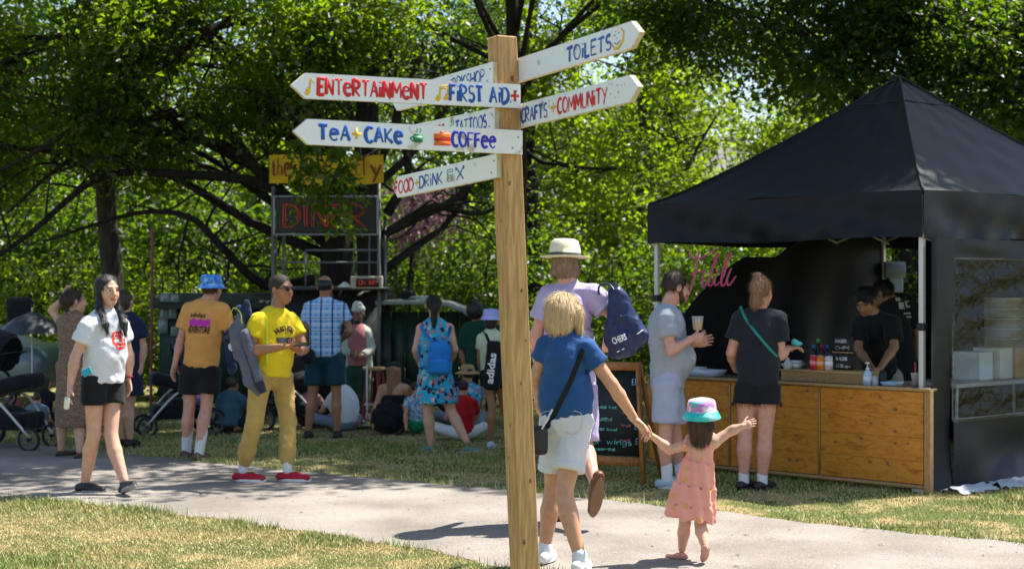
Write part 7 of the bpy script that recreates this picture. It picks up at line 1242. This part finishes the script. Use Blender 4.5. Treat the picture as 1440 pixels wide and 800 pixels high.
for off_ in (0, .028):
    letters(MB(), 'DiNER'.replace('i', 'I'), (V(X(400), dd_-.115, Z(320)), V(1, 0, 0), AX[2], V(0, -1, 0)), off_, X(516)-X(400)+off_-.028, 0, Z(288)-Z(320)-off_*.4, .012, rr, .22, .9, 0, each=lambda q: q.build('neon_letter', mneon, db, True))
bn = empty('banner', V(X(460), dd_, Z(260)), 'yellow cloth banner with brown handwriting above the diner board', 'banner'); P = []
nb_ = 44
for j in range(9):
    for i in range(nb_+1): s_ = i/nb_; t_ = j/8; P.append((X(379)+(X(540)-X(379))*s_, dd_-.04+.022*math.sin(s_*17+t_*2)+.01*math.sin(s_*41), Z(219)+(Z(258)-Z(219))*t_-.03*math.sin(math.pi*s_)*t_+.012*math.sin(s_*7)))
mkobj('cloth', P, [[j*(nb_+1)+i, (j+1)*(nb_+1)+i, (j+1)*(nb_+1)+i+1, j*(nb_+1)+i+1] for j in range(8) for i in range(nb_)], cloth('yellow_banner', (.62, .38, .02), .85), bn, True)
for s_, a_, b_, h_ in (('the', 384, 410, .21), ('mas', 424, 462, .20), ('ally', 477, 537, .24)): letters(MB(), s_, (V(X(a_), dd_-.085, Z(251)), V(1, 0, 0), AX[2], V(0, -1, 0)), 0, X(b_)-X(a_), 0.03, h_, .026, rr, .2, .2, .02, each=lambda q: q.build('letter', mat('banner_ink', (.20, .03, .02), rough=.8), bn, True))
oa = empty('on_air_sign', V(X(519), dd_-.3, Z(405)), 'small lit sign reading ON AIR on the edge of the kiosk', 'sign'); mb = MB(); mb.box(V(X(519), dd_-.3, Z(397)), AX, (.19, .05, .075), bev=.01); mb.build('box', mat('sign_cream', (.4, .36, .26)), oa); mb = MB(); mb.box(V(X(520.5), dd_-.355, Z(397.5)), AX, (.135, .006, .05)); mb.build('panel', mat('sign_maroon', (.05, .01, .01)), oa)
letters(MB(), 'ON AIR'.replace('I', 'I'), (V(X(509), dd_-.365, Z(400.5)), V(1, 0, 0), AX[2], V(0, -1, 0)), 0, X(532)-X(509), 0, .055, .012, rr, .18, .5, 0, each=lambda q: q.build('neon_letter', mneon, oa, True))
mb = MB(); mb.tube([V(X(487), dd_-.25, Z(398)), V(X(487), dd_-.25, Z(386))], .0, 4)
lamp_c = V(X(486), dd_-.1, Z(407)); t = empty('tin_lampshade', lamp_c, 'white tin lampshade on the kiosk top behind the plaid shirt man', 'lampshade'); mb = MB(); mb.lathe(lamp_c, AX, [(.10, 0), (.09, .03), (.04, .07), (.02, .09)], 18); mb.build('shade', mat('enamel_white', (.7, .7, .68), rough=.3), t, True)
# caravan
ca = empty('caravan', V(-1.15, 19.6, 0), 'dark green caravan with pale curved roof edge behind the seated crowd', 'caravan'); cd = 19.0; CX = lambda x: (x-720)/F*cd; CZ = lambda y: CH+(HZ-y)/F*cd
for i in range(7):
    xa = CX(528)+(CX(664)-CX(528))*(i+.5)/7; mb = MB(); mb.box((xa, cd+.3+.01*(i % 2), .70), AX, ((CX(664)-CX(528))/14-.005, .04, .58)); mb.build('wall_board', mat('caravan_green', (.02, .05, .03), col2=(.012, .02, .014), scale=4, rough=.5), ca)
prof = [(528, 425), (560, 424), (600, 424), (630, 427), (650, 435), (664, 446)]; P = []
for yy, dz_ in ((cd-.05, 0), (cd-.05, -.055), (cd+1.5, -.055), (cd+1.5, 0)): P += [(CX(x), yy, CZ(y)+dz_+.02) for x, y in prof]
n = len(prof); mkobj('roof', P, [[a*n+i, a*n+i+1, ((a+1) % 4)*n+i+1, ((a+1) % 4)*n+i] for a in range(4) for i in range(n-1)]+[[0, n, 2*n, 3*n], [n-1, 4*n-1, 3*n-1, 2*n-1]], mat('caravan_cream', (.24, .27, .23), rough=.5), ca)
for xx in (CX(560), CX(640)): wheel(V(xx, cd+.2, .24), AX[1], .22, ca)
tag(sobj('dark_cushion', [ell(V(CX(572), cd+.3, CZ(416)), AX, (.10, .1, .09))], M_blackc, None, .012, wrinkle(.02, .07, 2))[0], 'dark round bundle lying on the caravan roof', 'bundle'); mb = MB()
for i in range(3): mb.box(V(CX(588+i), cd+.3, CZ(423)+.03+i*.012), (nrm(V(1, .2*i, 0)), nrm(V(-.2*i, 1, 0)), AX[2]), (.13, .09, .005))
tag(mb.build('papers', mat('paper_grey', (.5, .55, .52))), 'pale papers stacked on the caravan roof', 'papers')
# bar stool and stand
c = U(527, 520, 17.9); t = empty('bar_stool', c*V(1, 1, 0), 'red legged bar stool with wooden seat next to the performer', 'stool'); mb = MB(); mb.lathe(c*V(1, 1, 0)+V(0, 0, .64), AX, [(.13, 0), (.14, .01), (.14, .03), (.13, .035)], 18); mb.build('seat', M_batten, t)
for i in range(4): a = i*1.571+.4; mb = MB(); mb.tube([c*V(1, 1, 0)+V(math.cos(a)*.16, math.sin(a)*.16, 0), c*V(1, 1, 0)+V(math.cos(a)*.09, math.sin(a)*.09, .64)], .014, 6); mb.build('leg', mat('stool_red', (.35, .03, .03), rough=.5), t)
mb = MB(); mb.tube([c*V(1, 1, 0)+V(math.cos(a)*.13, math.sin(a)*.13, .25) for a in np.linspace(0, 6.283, 17)[:-1]], .008, 5, closed=True); mb.build('foot_ring', M_alu, t)
c = U(516, 520, 17.6); t = empty('microphone_stand', c*V(1, 1, 0), 'thin white microphone stand in front of the performer', 'stand'); mb = MB(); mb.tube([c*V(1, 1, 0), c*V(1, 1, 0)+V(0, 0, .72)], .012, 6); mb.build('shaft', M_solew, t); mb = MB(); mb.lathe(c*V(1, 1, 0), AX, [(.11, 0), (.11, .02), (.02, .03)], 14); mb.build('base', M_dark, t)
# leafy spray hanging in front of the diner board
sp2 = empty('hanging_branch', V(X(450), 17.6, 0)*V(1, 1, 0)+V(0, 0, 2.5), 'leafy branch hanging in front of the diner board and banner', 'branch'); mb = MB(); r = np.random.default_rng(3); Cs = []
for (a_, b_) in (((405, 150), (440, 262)), ((420, 170), (470, 275)), ((440, 160), (500, 285)), ((400, 150), (425, 240)), ((455, 200), (485, 318))):
    pts = limb(mb, U(*a_, 18.0), U(*b_, 17.5), .015, .004, r, .05, 5); Cs += [p for p in pts[len(pts)//2:]]
for _ in range(9): Cs.append(U(r.uniform(405, 480), r.uniform(215, 290), r.uniform(17.3, 17.9)))
for _ in range(5): Cs.append(U(r.uniform(450, 500), r.uniform(255, 310), r.uniform(17.3, 17.8)))
mb.build('stems', M_bark, sp2); C = np.array(Cs); D = r.normal(size=C.shape)*V(1, .6, .4)+V(.3, -.3, -.7); D /= np.linalg.norm(D, axis=1)[:, None]; v, tt_ = leaf_arrays(C, D, 16, .2, .15, .10, r); n = len(tt_)
o = mkobj('leaves', v, np.arange(n*4).reshape(n, 4), LM['mid'], sp2); a = o.data.attributes.new('tone', 'FLOAT', 'POINT'); a.data.foreach_set('value', np.repeat(tt_, 4).astype(np.float32)); tag(o, kind='stuff')
